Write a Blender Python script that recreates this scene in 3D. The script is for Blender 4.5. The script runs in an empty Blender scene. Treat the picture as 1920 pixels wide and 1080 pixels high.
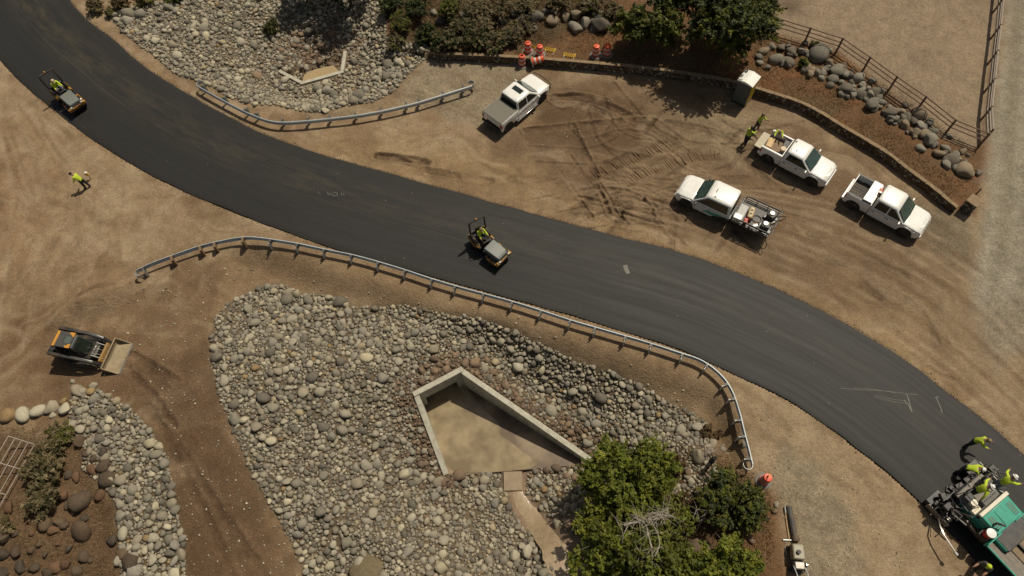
import bpy, bmesh, math, random
import numpy as np
from mathutils import Matrix, Vector, Euler

S = bpy.context.scene
COL = S.collection
rad = math.radians
RNG = np.random.default_rng(7)
random.seed(7)

# ------------------------------------------------------------------ camera
CAM_H, FPX = 40.0, 1300.0
CAM_TILT, CAM_ROLL = math.atan(656/1300), -math.atan(50/655)
cam_d = bpy.data.cameras.new('drone_camera')
cam = bpy.data.objects.new('drone_camera', cam_d); COL.objects.link(cam)
cam_d.sensor_width = 36.0; cam_d.lens = 36.0*FPX/1920
cam_d.clip_start = 0.5; cam_d.clip_end = 2000
CAM_R = Matrix.Rotation(CAM_TILT, 3, 'X') @ Matrix.Rotation(CAM_ROLL, 3, 'Z')
cam.matrix_world = Matrix.Translation((0, 0, CAM_H)) @ CAM_R.to_4x4()
S.camera = cam

# ------------------------------------------------------------------ sky, sun, exposure
SUN_EL, SUN_AZ = rad(59.5), rad(44.5)          # azimuth measured from +X towards +Y
W = bpy.data.worlds.new('World'); S.world = W; W.use_nodes = True
wn = W.node_tree; wn.nodes.clear()
sky = wn.nodes.new('ShaderNodeTexSky'); sky.sky_type = 'NISHITA'; sky.sun_disc = False
sky.sun_elevation = SUN_EL; sky.sun_rotation = rad(90) - SUN_AZ
sky.air_density = 1.0; sky.dust_density = 2.5; sky.ozone_density = 1.0
bg = wn.nodes.new('ShaderNodeBackground'); bg.inputs['Strength'].default_value = 0.062
wo = wn.nodes.new('ShaderNodeOutputWorld')
tint = wn.nodes.new('ShaderNodeMix'); tint.data_type = 'RGBA'; tint.blend_type = 'MULTIPLY'; tint.inputs[0].default_value = 1.0
tint.inputs[7].default_value = (1.0, 0.90, 0.74, 1)          # warm grading tint multiplied into the sky, so the fill light is warm
wn.links.new(sky.outputs[0], tint.inputs[6]); wn.links.new(tint.outputs[2], bg.inputs[0]); wn.links.new(bg.outputs[0], wo.inputs[0])
sun_d = bpy.data.lights.new('sun', 'SUN'); sun_d.energy = 3.8; sun_d.angle = rad(0.55)
sun_d.color = (1.0, 0.93, 0.79)
sun = bpy.data.objects.new('sun', sun_d); COL.objects.link(sun)
sd = Vector((math.cos(SUN_EL)*math.cos(SUN_AZ), math.cos(SUN_EL)*math.sin(SUN_AZ), math.sin(SUN_EL)))
sun.rotation_euler = sd.to_track_quat('Z', 'Y').to_euler(); sun.location = sd*80
vs = S.view_settings
vs.view_transform = 'Standard'; vs.look = 'None'; vs.exposure = 0.0; vs.gamma = 1.0; vs.use_curve_mapping = False

# ------------------------------------------------------------------ survey: photo pixel -> place on the site plan
_R = np.array(CAM_R)
def P(x, y, z=0.0):
    d = _R @ np.array([(x-960)/FPX, -(y-540)/FPX, -1.0]); t = (z-CAM_H)/d[2]
    return np.array([d[0]*t, d[1]*t, z])
def PP(pts, z=0.0): return np.array([P(a, b, z)[:2] for a, b in pts])
def srgb(r, g, b):
    f = lambda c: (c/255/12.92) if c <= 10 else ((c/255+0.055)/1.055)**2.4
    return np.array([f(r), f(g), f(b)])
LITK = 0.80       # sunlit picture value -> base colour
def alb(r, g, b): return srgb(r, g, b)*LITK

# ------------------------------------------------------------------ object bookkeeping
def tag(o, label=None, cat=None, group=None, kind=None):
    if label: o['label'] = label
    if cat: o['category'] = cat
    if group: o['group'] = group
    if kind: o['kind'] = kind
    return o
def empty(name, loc=(0, 0, 0), rz=0.0, parent=None):
    o = bpy.data.objects.new(name, None); COL.objects.link(o)
    o.location = loc; o.rotation_euler = (0, 0, rz); o.empty_display_size = 0.3
    if parent: o.parent = parent
    return o
def copy_tree(o, parent=None):
    c = o.copy(); COL.objects.link(c)
    if parent: c.parent = parent
    for ch in o.children: copy_tree(ch, c)
    return c
def link_mesh(name, me, mat=None, parent=None):
    if mat is not None and len(me.materials) == 0: me.materials.append(mat)
    o = bpy.data.objects.new(name, me); COL.objects.link(o)
    if parent: o.parent = parent
    return o
def np_mesh(name, V, F, smooth=True, col=None):
    """V (n,3), F (m,3|4) -> mesh"""
    V = np.ascontiguousarray(V, dtype=np.float32); F = np.ascontiguousarray(F, dtype=np.int32)
    me = bpy.data.meshes.new(name); k = F.shape[1]
    me.vertices.add(len(V)); me.vertices.foreach_set('co', V.ravel())
    me.loops.add(F.size); me.loops.foreach_set('vertex_index', F.ravel())
    me.polygons.add(len(F)); me.polygons.foreach_set('loop_start', np.arange(0, F.size, k, dtype=np.int32))
    me.update(calc_edges=True)
    if smooth: me.polygons.foreach_set('use_smooth', np.ones(len(F), dtype=bool))
    if col is not None: set_attr(me, 'Col', col)
    return me
def set_attr(me, name, a):
    a = np.asarray(a, dtype=np.float32)
    if a.ndim == 1:
        at = me.attributes.new(name, 'FLOAT', 'POINT'); at.data.foreach_set('value', a)
    else:
        at = me.attributes.new(name, 'FLOAT_COLOR', 'POINT')
        at.data.foreach_set('color', np.hstack([a, np.ones((len(a), 1), np.float32)]).astype(np.float32).ravel())

class MB:
    """collects simple solids into one mesh"""
    def __init__(s, M=None): s.v = []; s.f = []; s.M = M or Matrix()
    def add(s, vs, fs):
        n = len(s.v); s.v += [tuple(s.M @ Vector(p)) for p in vs]; s.f += [tuple(i+n for i in f) for f in fs]; return s
    def box(s, c, d, rot=None):
        x, y, z = (q/2 for q in d); R = rot or Matrix()
        if isinstance(rot, (tuple, list)): R = Euler(rot).to_matrix().to_4x4()
        vs = [Vector(c) + (R @ Vector(p)) for p in ((-x,-y,-z),(x,-y,-z),(x,y,-z),(-x,y,-z),(-x,-y,z),(x,-y,z),(x,y,z),(-x,y,z))]
        return s.add(vs, [(3,2,1,0),(4,5,6,7),(0,1,5,4),(1,2,6,5),(2,3,7,6),(3,0,4,7)])
    def cyl(s, a, b, r0, r1=None, n=12, caps=True):
        r1 = r0 if r1 is None else r1; a = Vector(a); b = Vector(b); d = (b-a).normalized()
        u = d.orthogonal().normalized(); w = d.cross(u); vs = []
        for p, r in ((a, r0), (b, r1)):
            for i in range(n):
                t = 2*math.pi*i/n; vs.append(p + u*(r*math.cos(t)) + w*(r*math.sin(t)))
        fs = [(i, (i+1) % n, n+(i+1) % n, n+i) for i in range(n)]
        if caps: fs += [tuple(range(n-1, -1, -1)), tuple(range(n, 2*n))]
        return s.add(vs, fs)
    def tube(s, pts, r, n=8):
        pts = [Vector(p) for p in pts]; m = len(pts); vs = []; rr = r if isinstance(r, (list, tuple)) else [r]*m
        u = None
        for i, p in enumerate(pts):
            d = (pts[min(i+1, m-1)] - pts[max(i-1, 0)]).normalized()
            if u is None: u = d.orthogonal().normalized()
            u = (u - d*u.dot(d)).normalized(); w = d.cross(u)
            for k in range(n):
                t = 2*math.pi*k/n; vs.append(p + (u*math.cos(t) + w*math.sin(t))*rr[i])
        fs = [(i*n+k, i*n+(k+1) % n, (i+1)*n+(k+1) % n, (i+1)*n+k) for i in range(m-1) for k in range(n)]
        fs += [tuple(range(n-1, -1, -1)), tuple(range((m-1)*n, m*n))]
        return s.add(vs, fs)
    def lathe(s, prof, n=20, c=(0, 0, 0), M=None):
        vs = []; M = M or Matrix()
        for r, z in prof:
            for k in range(n):
                t = 2*math.pi*k/n; vs.append(Vector(c) + M @ Vector((r*math.cos(t), r*math.sin(t), z)))
        m = len(prof)
        fs = [(i*n+k, i*n+(k+1) % n, (i+1)*n+(k+1) % n, (i+1)*n+k) for i in range(m-1) for k in range(n)]
        fs += [tuple(range(n-1, -1, -1)), tuple(range((m-1)*n, m*n))]
        return s.add(vs, fs)
    def prism(s, poly, lo, hi, axis='y'):
        f = {'y': lambda a, b, t: (a, t, b), 'z': lambda a, b, t: (a, b, t), 'x': lambda a, b, t: (t, a, b)}[axis]
        n = len(poly); vs = [f(a, b, lo) for a, b in poly] + [f(a, b, hi) for a, b in poly]
        fs = [(i, (i+1) % n, n+(i+1) % n, n+i) for i in range(n)] + [tuple(range(n-1, -1, -1)), tuple(range(n, 2*n))]
        return s.add(vs, fs)
    def loft(s, rings, caps=True):
        n = len(rings[0]); m = len(rings); vs = [p for r in rings for p in r]
        fs = [(i*n+k, i*n+(k+1) % n, (i+1)*n+(k+1) % n, (i+1)*n+k) for i in range(m-1) for k in range(n)]
        if caps: fs += [tuple(range(n-1, -1, -1)), tuple(range((m-1)*n, m*n))]
        return s.add(vs, fs)
    def panel(s, pts, t):
        """flat polygon given thickness t along its normal"""
        p = [Vector(q) for q in pts]; nrm = (p[1]-p[0]).cross(p[-1]-p[0]).normalized()
        n = len(p); vs = p + [q + nrm*t for q in p]
        fs = [(i, (i+1) % n, n+(i+1) % n, n+i) for i in range(n)] + [tuple(range(n-1, -1, -1)), tuple(range(n, 2*n))]
        return s.add(vs, fs)
    def sphere(s, c, r, nu=12, nv=8):
        rx, ry, rz = (r, r, r) if not isinstance(r, (tuple, list)) else r
        vs = [Vector(c) + Vector((0, 0, -rz))]
        for j in range(1, nv):
            a = -math.pi/2 + math.pi*j/nv
            for i in range(nu):
                t = 2*math.pi*i/nu; vs.append(Vector(c) + Vector((rx*math.cos(a)*math.cos(t), ry*math.cos(a)*math.sin(t), rz*math.sin(a))))
        vs.append(Vector(c) + Vector((0, 0, rz))); L = len(vs)-1; fs = []
        for i in range(nu):
            fs.append((0, 1+(i+1) % nu, 1+i)); b = 1+(nv-2)*nu; fs.append((L, b+i, b+(i+1) % nu))
        for j in range(nv-2):
            for i in range(nu): a = 1+j*nu; fs.append((a+i, a+(i+1) % nu, a+nu+(i+1) % nu, a+nu+i))
        return s.add(vs, fs)
    def mesh(s, name, smooth=False):
        me = bpy.data.meshes.new(name); me.from_pydata(s.v, [], s.f)
        bm = bmesh.new(); bm.from_mesh(me); bmesh.ops.recalc_face_normals(bm, faces=bm.faces); bm.to_mesh(me); bm.free()
        if smooth:
            me.shade_smooth(); me.set_sharp_from_angle(angle=rad(40))
        me.update(); return me
    def build(s, name, mat, parent=None, smooth=False, bevel=0.0, seg=2):
        o = link_mesh(name, s.mesh(name, smooth or bevel > 0), mat, parent)
        if bevel > 0:
            b = o.modifiers.new('bevel', 'BEVEL'); b.width = bevel; b.segments = seg; b.limit_method = 'ANGLE'; b.angle_limit = rad(35)
            b.harden_normals = False
        return o

# ------------------------------------------------------------------ materials
MATS = {}
def mat(name, color, rough=0.6, metal=0.0, var=0.12, scale=6.0, bump=0.0, coat=0.0, dirt=None, dirt_amt=0.0, spec=None, attr=None, stretch=None):
    if name in MATS: return MATS[name]
    m = bpy.data.materials.new(name); m.use_nodes = True; nt = m.node_tree; N = nt.nodes; L = nt.links
    b = N['Principled BSDF']; b.inputs['Roughness'].default_value = rough; b.inputs['Metallic'].default_value = metal
    if spec is not None: b.inputs['Specular IOR Level'].default_value = spec
    if coat: b.inputs['Coat Weight'].default_value = coat; b.inputs['Coat Roughness'].default_value = 0.12
    tc = N.new('ShaderNodeTexCoord'); n1 = N.new('ShaderNodeTexNoise')
    n1.inputs['Scale'].default_value = scale; n1.inputs['Detail'].default_value = 6; n1.inputs['Roughness'].default_value = 0.62
    L.new(tc.outputs['Object'], n1.inputs['Vector'])
    mr = N.new('ShaderNodeMapRange'); mr.inputs[1].default_value = 0.3; mr.inputs[2].default_value = 0.7
    mr.inputs[3].default_value = 1-var; mr.inputs[4].default_value = 1+var
    L.new(n1.outputs['Fac'], mr.inputs[0])
    mx = N.new('ShaderNodeMix'); mx.data_type = 'RGBA'; mx.blend_type = 'MULTIPLY'; mx.inputs[0].default_value = 1
    if attr:
        at = N.new('ShaderNodeAttribute'); at.attribute_name = attr; L.new(at.outputs['Color'], mx.inputs[6])
        oi = N.new('ShaderNodeObjectInfo'); m2 = N.new('ShaderNodeMix'); m2.data_type = 'RGBA'; m2.blend_type = 'MULTIPLY'; m2.inputs[0].default_value = 1
        L.new(at.outputs['Color'], m2.inputs[6]); L.new(oi.outputs['Color'], m2.inputs[7]); L.new(m2.outputs[2], mx.inputs[6])
    else: mx.inputs[6].default_value = (*color, 1)
    L.new(mr.outputs[0], mx.inputs[7]); out = mx.outputs[2]
    if dirt is not None:
        n2 = N.new('ShaderNodeTexNoise'); n2.inputs['Scale'].default_value = scale*0.35; n2.inputs['Detail'].default_value = 8
        mp = N.new('ShaderNodeMapping'); mp.inputs['Scale'].default_value = stretch or (1, 1, 1); L.new(tc.outputs['Object'], mp.inputs[0]); L.new(mp.outputs[0], n2.inputs['Vector'])
        if stretch: n2.inputs['Scale'].default_value = scale*1.6
        r2 = N.new('ShaderNodeMapRange'); r2.inputs[1].default_value = 0.42; r2.inputs[2].default_value = 0.72; r2.inputs[3].default_value = 0; r2.inputs[4].default_value = dirt_amt
        L.new(n2.outputs['Fac'], r2.inputs[0])
        m3 = N.new('ShaderNodeMix'); m3.data_type = 'RGBA'; m3.inputs[7].default_value = (*dirt, 1)
        L.new(r2.outputs[0], m3.inputs[0]); L.new(out, m3.inputs[6]); out = m3.outputs[2]
    L.new(out, b.inputs['Base Color'])
    if bump:
        n3 = N.new('ShaderNodeTexNoise'); n3.inputs['Scale'].default_value = scale*3; n3.inputs['Detail'].default_value = 5
        L.new(tc.outputs['Object'], n3.inputs['Vector'])
        bp = N.new('ShaderNodeBump'); bp.inputs['Strength'].default_value = bump; bp.inputs['Distance'].default_value = 0.03
        L.new(n3.outputs['Fac'], bp.inputs['Height']); L.new(bp.outputs[0], b.inputs['Normal'])
    MATS[name] = m; return m
DUST = tuple(alb(150, 122, 84))
M_WHITE = mat('white_paint', (0.74, 0.72, 0.66), 0.32, var=0.03, coat=0.5, dirt=DUST, dirt_amt=0.10)
M_SILVER = mat('dusty_silver_paint', (0.55, 0.52, 0.47), 0.35, 0.15, var=0.04, coat=0.4, dirt=DUST, dirt_amt=0.12)
M_GLASS = mat('tinted_glass', (0.012, 0.02, 0.016), 0.06, var=0.05, spec=0.6)
M_SHIELD = mat('windscreen_glass', (0.035, 0.06, 0.05), 0.08, var=0.3, scale=2.5, spec=0.6)
M_BLACK = mat('black_plastic', (0.016, 0.015, 0.014), 0.5, var=0.2, dirt=DUST, dirt_amt=0.12)
M_BLACKP = mat('black_machine_paint', (0.018, 0.018, 0.017), 0.38, var=0.25, dirt=DUST, dirt_amt=0.25)
M_RUBBER = mat('rubber', (0.018, 0.017, 0.016), 0.85, var=0.3, dirt=DUST, dirt_amt=0.35)
M_STEEL = mat('worn_steel', (0.33, 0.31, 0.28), 0.42, 0.75, var=0.2, dirt=DUST, dirt_amt=0.3)
M_CHROME = mat('chrome', (0.7, 0.68, 0.64), 0.18, 0.95, var=0.05)
M_GALV = mat('galvanised_steel', (0.50, 0.52, 0.50), 0.42, 0.30, var=0.10, scale=2, dirt=(0.2, 0.19, 0.16), dirt_amt=0.25)
M_YELLOW = mat('yellow_machine_paint', (0.40, 0.19, 0.025), 0.45, var=0.15, scale=9, dirt=(0.03, 0.022, 0.014), dirt_amt=0.95)
M_ORANGE = mat('orange_machine_paint', (0.56, 0.25, 0.035), 0.42, var=0.08, dirt=DUST, dirt_amt=0.25)
M_GREEN = mat('teal_machine_paint', (0.055, 0.34, 0.24), 0.38, var=0.08, dirt=(0.06, 0.06, 0.05), dirt_amt=0.25)
M_HOODGREY = mat('grey_hood', (0.135, 0.15, 0.135), 0.5, var=0.08, dirt=DUST, dirt_amt=0.18)
M_DGREY = mat('dark_grey_panel', (0.05, 0.052, 0.05), 0.55, var=0.12, dirt=DUST, dirt_amt=0.22)
M_RED = mat('red_plastic', (0.50, 0.035, 0.02), 0.4, var=0.08)
M_LAMPRED = mat('red_lamp', (0.32, 0.02, 0.015), 0.25, var=0.05)
M_LAMPCLR = mat('lamp_lens', (0.55, 0.55, 0.50), 0.12, var=0.1)
M_AMBER = mat('amber_lens', (0.75, 0.32, 0.02), 0.2, var=0.05)
M_BEIGE = mat('beige_plastic', (0.50, 0.38, 0.21), 0.5, var=0.06)
M_WOOD = mat('bare_wood', (0.50, 0.33, 0.15), 0.7, var=0.2, scale=9)
M_ASPHBED = mat('rubber_bed_liner', (0.045, 0.043, 0.04), 0.8, var=0.3, scale=12, dirt=DUST, dirt_amt=0.35)
M_DECK = mat('dusty_deck_plate', (0.17, 0.145, 0.115), 0.6, var=0.25, scale=5)
M_CONC = mat('concrete', tuple(alb(192, 186, 166)), 0.85, var=0.12, scale=2.2, bump=0.2, dirt=tuple(alb(128, 118, 96)), dirt_amt=0.42, stretch=(1, 1, .12))
M_RUST = mat('rusty_pipe', (0.15, 0.09, 0.056), 0.75, var=0.3, scale=5)
M_PALEPIPE = mat('weathered_pipe', (0.30, 0.255, 0.20), 0.7, var=0.2, scale=4)
M_SKIN = mat('skin', (0.32, 0.17, 0.10), 0.55, var=0.05)
M_HIVIS = mat('hivis_fabric', (0.45, 0.56, 0.03), 0.85, var=0.10, scale=14)
M_VEST = mat('hivis_vest_fabric', (0.36, 0.46, 0.035), 0.85, var=0.14, scale=14)
M_JEANS = mat('dark_trousers', (0.018, 0.018, 0.02), 0.9, var=0.3, scale=14)
M_BLUE = mat('pale_jeans', (0.16, 0.19, 0.23), 0.9, var=0.25, scale=14)
M_BOOT = mat('boot_leather', (0.03, 0.02, 0.013), 0.7, var=0.2)
M_HAIR = mat('dark_hair', (0.012, 0.009, 0.007), 0.8, var=0.2)
M_CAP = mat('dark_cap', (0.03, 0.015, 0.016), 0.8, var=0.2)
M_HELMET = mat('white_helmet', (0.72, 0.70, 0.65), 0.35, var=0.04)
# ================================================================== TERRAIN
def vnoise(x, y, seed=0):
    g = np.random.default_rng(seed).random((256, 256)).astype(np.float32)
    xi = np.floor(x).astype(int); yi = np.floor(y).astype(int); fx = x-xi; fy = y-yi
    fx = fx*fx*(3-2*fx); fy = fy*fy*(3-2*fy)
    a = g[xi & 255, yi & 255]; b = g[(xi+1) & 255, yi & 255]; c = g[xi & 255, (yi+1) & 255]; d = g[(xi+1) & 255, (yi+1) & 255]
    return (a*(1-fx)+b*fx)*(1-fy) + (c*(1-fx)+d*fx)*fy
def fbm(x, y, s, seed=0, o=4):
    t = 0; a = 1.0; n = 0
    for i in range(o):
        t = t + a*vnoise(x*s+i*17.3, y*s+i*9.1, seed+i); n += a; a *= 0.5; s *= 2.03
    return t/n          # 0..1
def sst(a, b, x):
    t = np.clip((x-a)/(b-a), 0, 1); return t*t*(3-2*t)
def pdist(X, Y, pl, closed=False):
    """distance to a polyline, and parameter (segment index + t) of the closest point"""
    best = np.full(X.shape, 1e9); par = np.zeros(X.shape); n = len(pl)
    for i in range(n if closed else n-1):
        ax, ay = pl[i]; bx, by = pl[(i+1) % n]; dx = bx-ax; dy = by-ay
        t = np.clip(((X-ax)*dx+(Y-ay)*dy)/(dx*dx+dy*dy+1e-12), 0, 1)
        d = np.hypot(X-ax-t*dx, Y-ay-t*dy); m = d < best
        best = np.where(m, d, best); par = np.where(m, i+t, par)
    return best, par
def inside(X, Y, pl):
    r = np.zeros(X.shape, bool); n = len(pl)
    for i in range(n):
        ax, ay = pl[i]; bx, by = pl[(i+1) % n]
        if ay == by: continue
        c = ((ay > Y) != (by > Y)) & (X < (bx-ax)*(Y-ay)/(by-ay)+ax); r ^= c
    return r
def sdist(X, Y, pl):
    """positive inside"""
    d, _ = pdist(X, Y, pl, True); return np.where(inside(X, Y, pl), d, -d)
def resample(pl, step):
    pl = np.asarray(pl, float); seg = np.hypot(*(np.diff(pl[:, :2], axis=0).T)); s = np.r_[0, np.cumsum(seg)]
    n = max(2, int(round(s[-1]/step))+1); t = np.linspace(0, s[-1], n)
    return np.stack([np.interp(t, s, pl[:, k]) for k in range(pl.shape[1])], 1)
def smooth_line(pl, it=2):
    pl = np.asarray(pl, float)
    for _ in range(it):
        q = [pl[0]]
        for a, b in zip(pl[:-1], pl[1:]): q += [a*0.75+b*0.25, a*0.25+b*0.75]
        pl = np.array(q+[pl[-1]])
    return pl

# --- outlines on the site plan
ROAD_HI = smooth_line(PP([(60,-120),(95,-60),(130,0),(150,25),(185,55),(217,77),(250,110),(287,137),(322,160),(360,180),(410,210),(450,230),(475,243),(540,270),(605,292),(680,312),(770,337),(855,360),(955,389),(1060,417),(1160,445),(1245,465),(1335,492),(1435,532),(1550,587),(1630,632),(1700,677),(1750,715),(1815,765),(1868,808),(1920,852),(1990,915),(2050,975),(2120,1050)]))
ROAD_LO = smooth_line(PP([(-110,-20),(-60,45),(0,113),(30,145),(75,185),(125,225),(185,270),(210,285),(250,310),(310,343),(390,378),(450,403),(518,428),(580,450),(620,465),(680,482),(755,503),(830,525),(880,539),(960,561),(1060,588),(1160,618),(1260,650),(1323,675),(1373,700),(1437,729),(1500,763),(1565,808),(1615,848),(1655,878),(1695,913),(1735,950),(1790,1005),(1850,1072),(1920,1150)]))
ROAD_POLY = np.vstack([ROAD_HI, ROAD_LO[::-1]])
BED_MAIN = PP([(398,640),(402,600),(430,555),(470,532),(520,520),(560,540),(620,545),(655,566),(700,566),(760,566),(830,584),(900,594),(955,614),(1000,632),(1040,648),(1090,672),(1140,684),(1190,708),(1230,728),(1265,750),(1300,765),(1332,785),(1330,815),(1345,880),(1300,940),(1230,960),(1120,940),(1080,1000),(1050,1080),(1010,1160),(590,1160),(560,1050),(520,970),(480,900),(440,810),(412,740),(400,690)])
BED_UP = PP([(205,28),(250,15),(330,2),(340,-60),(728,-60),(722,60),(735,78),(800,90),(806,104),(775,130),(750,155),(735,175),(700,190),(640,200),(600,212),(560,207),(520,197),(480,197),(440,187),(400,165),(375,152),(330,140),(290,105),(260,85),(230,60)])
BED_LEFT = PP([(135,742),(175,726),(212,745),(247,768),(282,808),(305,838),(316,870),(326,920),(336,960),(346,1020),(352,1120),(225,1120),(226,1040),(222,990),(215,940),(190,905),(150,880),(160,845),(140,815),(128,790)])
CULV = [(779,737),(863,693),(1107,862),(835,887)]                     # left headwall corner, right headwall corner, right wing end, left wing end
CZ = [-0.75, -0.75, -2.55, -2.65]; CFLOOR = -3.2
CW = [P(CULV[i][0], CULV[i][1], CZ[i]) for i in range(4)]
CW_POLY = np.array([p[:2] for p in CW])
UCUL = [(523,132),(566,155),(641,134),(647,95)]; UZ = [-1.05, -0.85, -0.85, -1.0]; UFLOOR = -1.6
UW = [P(UCUL[i][0], UCUL[i][1], UZ[i]) for i in range(4)]
WALL = smooth_line(PP([(802,96),(905,103),(960,106),(1035,111),(1110,118),(1185,124),(1260,134),(1335,145),(1380,154),(1440,172),(1500,191),(1540,211),(1570,231),(1610,254),(1645,274),(1672,292),(1707,320),(1742,345),(1774,371),(1797,387)], 0.6), 1)
BANK = np.vstack([WALL, PP([(1836,398),(1852,330)], .4), PP([(1866,250),(1880,150),(1905,-100),(1925,-400)], .9), PP([(690,-400),(726,-60),(726,60),(745,84)], .3)])
PAD = PP([(1835,262),(1852,255),(1900,-100),(1920,-400),(1280,-400),(1380,0),(1452,60),(1520,82),(1570,97),(1620,132),(1668,168),(1722,206),(1772,248)], 1.15)
STREAM = PP([(946,880),(988,876),(985,925),(1020,960),(1052,997),(1075,1020),(1100,1040),(1120,1100),(1130,1200),(1030,1200),(1035,1070),(1020,1035),(997,1000),(962,960),(952,925)], -3.1)
CHAN = P(960, 905, -3.1)[:2]; UCH = P(600, 120, -1.6)[:2]
PILE = P(165, 575)[:2]

SHOULDER = PP([(470,440),(560,448),(660,470),(760,497),(880,530),(1010,568),(1170,612),(1290,652),(1350,690),(1385,760),(1405,840),(1390,900),(1330,850),(1000,760),(700,700),(430,640),(400,560),(420,480)])
YARD = PP([(985,150),(1300,165),(1420,200),(1560,330),(1500,470),(1250,440),(1040,390),(900,320),(880,260)])
TRACKS = [  # tyre and crawler ruts in the yard: pixels, width m, depth m, darkness
    ([(1035,185),(1075,182),(1120,190),(1160,208),(1185,222)], .55, .05, .55),
    ([(1035,180),(1090,176),(1140,188)], .25, .04, .5),
    ([(985,245),(1040,240),(1110,232),(1180,226),(1225,226)], .45, .05, .6),
    ([(1075,235),(1085,262),(1105,300)], .35, .04, .5), ([(1090,262),(1100,290),(1122,330)], .3, .04, .5),
    ([(1110,330),(1160,310),(1215,285),(1262,262)], 1.0, .02, .25),
    ([(1170,340),(1215,318),(1270,300),(1320,288),(1350,293)], .95, .02, .25),
    ([(1085,370),(1130,380),(1180,395),(1225,405)], .3, .06, .6), ([(1120,350),(1133,375),(1142,400)], .3, .07, .65),
    ([(1125,345),(1140,368),(1150,385)], .2, .06, .6), ([(1090,378),(1105,400),(1112,408)], .2, .06, .6),
    ([(1150,392),(1165,408),(1178,420)], .2, .06, .6), ([(1140,352),(1185,360),(1210,375),(1225,395)], .2, .05, .5),
    ([(1165,370),(1200,375),(1230,388)], .3, .05, .5), ([(1165,400),(1210,415),(1240,420)], .25, .05, .5),
    ([(705,293),(760,298),(800,306)], .5, .05, .45), ([(715,290),(740,292),(770,305)], .25, .05, .5),
    ([(800,320),(860,330),(920,340)], .5, .02, .3), ([(960,338),(1010,338),(1045,345)], .7, .01, .2),
    ([(1080,200),(1060,230),(1075,250)], .3, .03, .3), ([(1110,200),(1140,215),(1150,235),(1130,255)], .4, .03, .35),
    ([(1400,300),(1430,330),(1470,360)], .4, .03, .4), ([(1250,230),(1310,240),(1380,260)], .5, .02, .3),
    ([(240,660),(290,690),(330,715)], .5, .05, .4), ([(240,690),(290,740),(330,800)], .35, .04, .4),
    ([(160,560),(200,548),(245,535)], .3, .03, .3),
    ([(1320,400),(1345,405),(1352,412)], .2, .05, .5),
    ([(1560,440),(1620,480),(1700,520)], .5, .02, .35), ([(1500,470),(1580,500),(1650,560)], .5, .015, .3),
    ([(1700,560),(1740,600),(1760,650)], .4, .02, .3), ([(1740,690),(1765,705),(1785,712)], .3, .05, .4),
    ([(310,800),(370,890),(450,1010),(500,1090)], .4, .03, .3), ([(280,760),(340,870),(400,990),(440,1090)], .4, .03, .3)]

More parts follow.
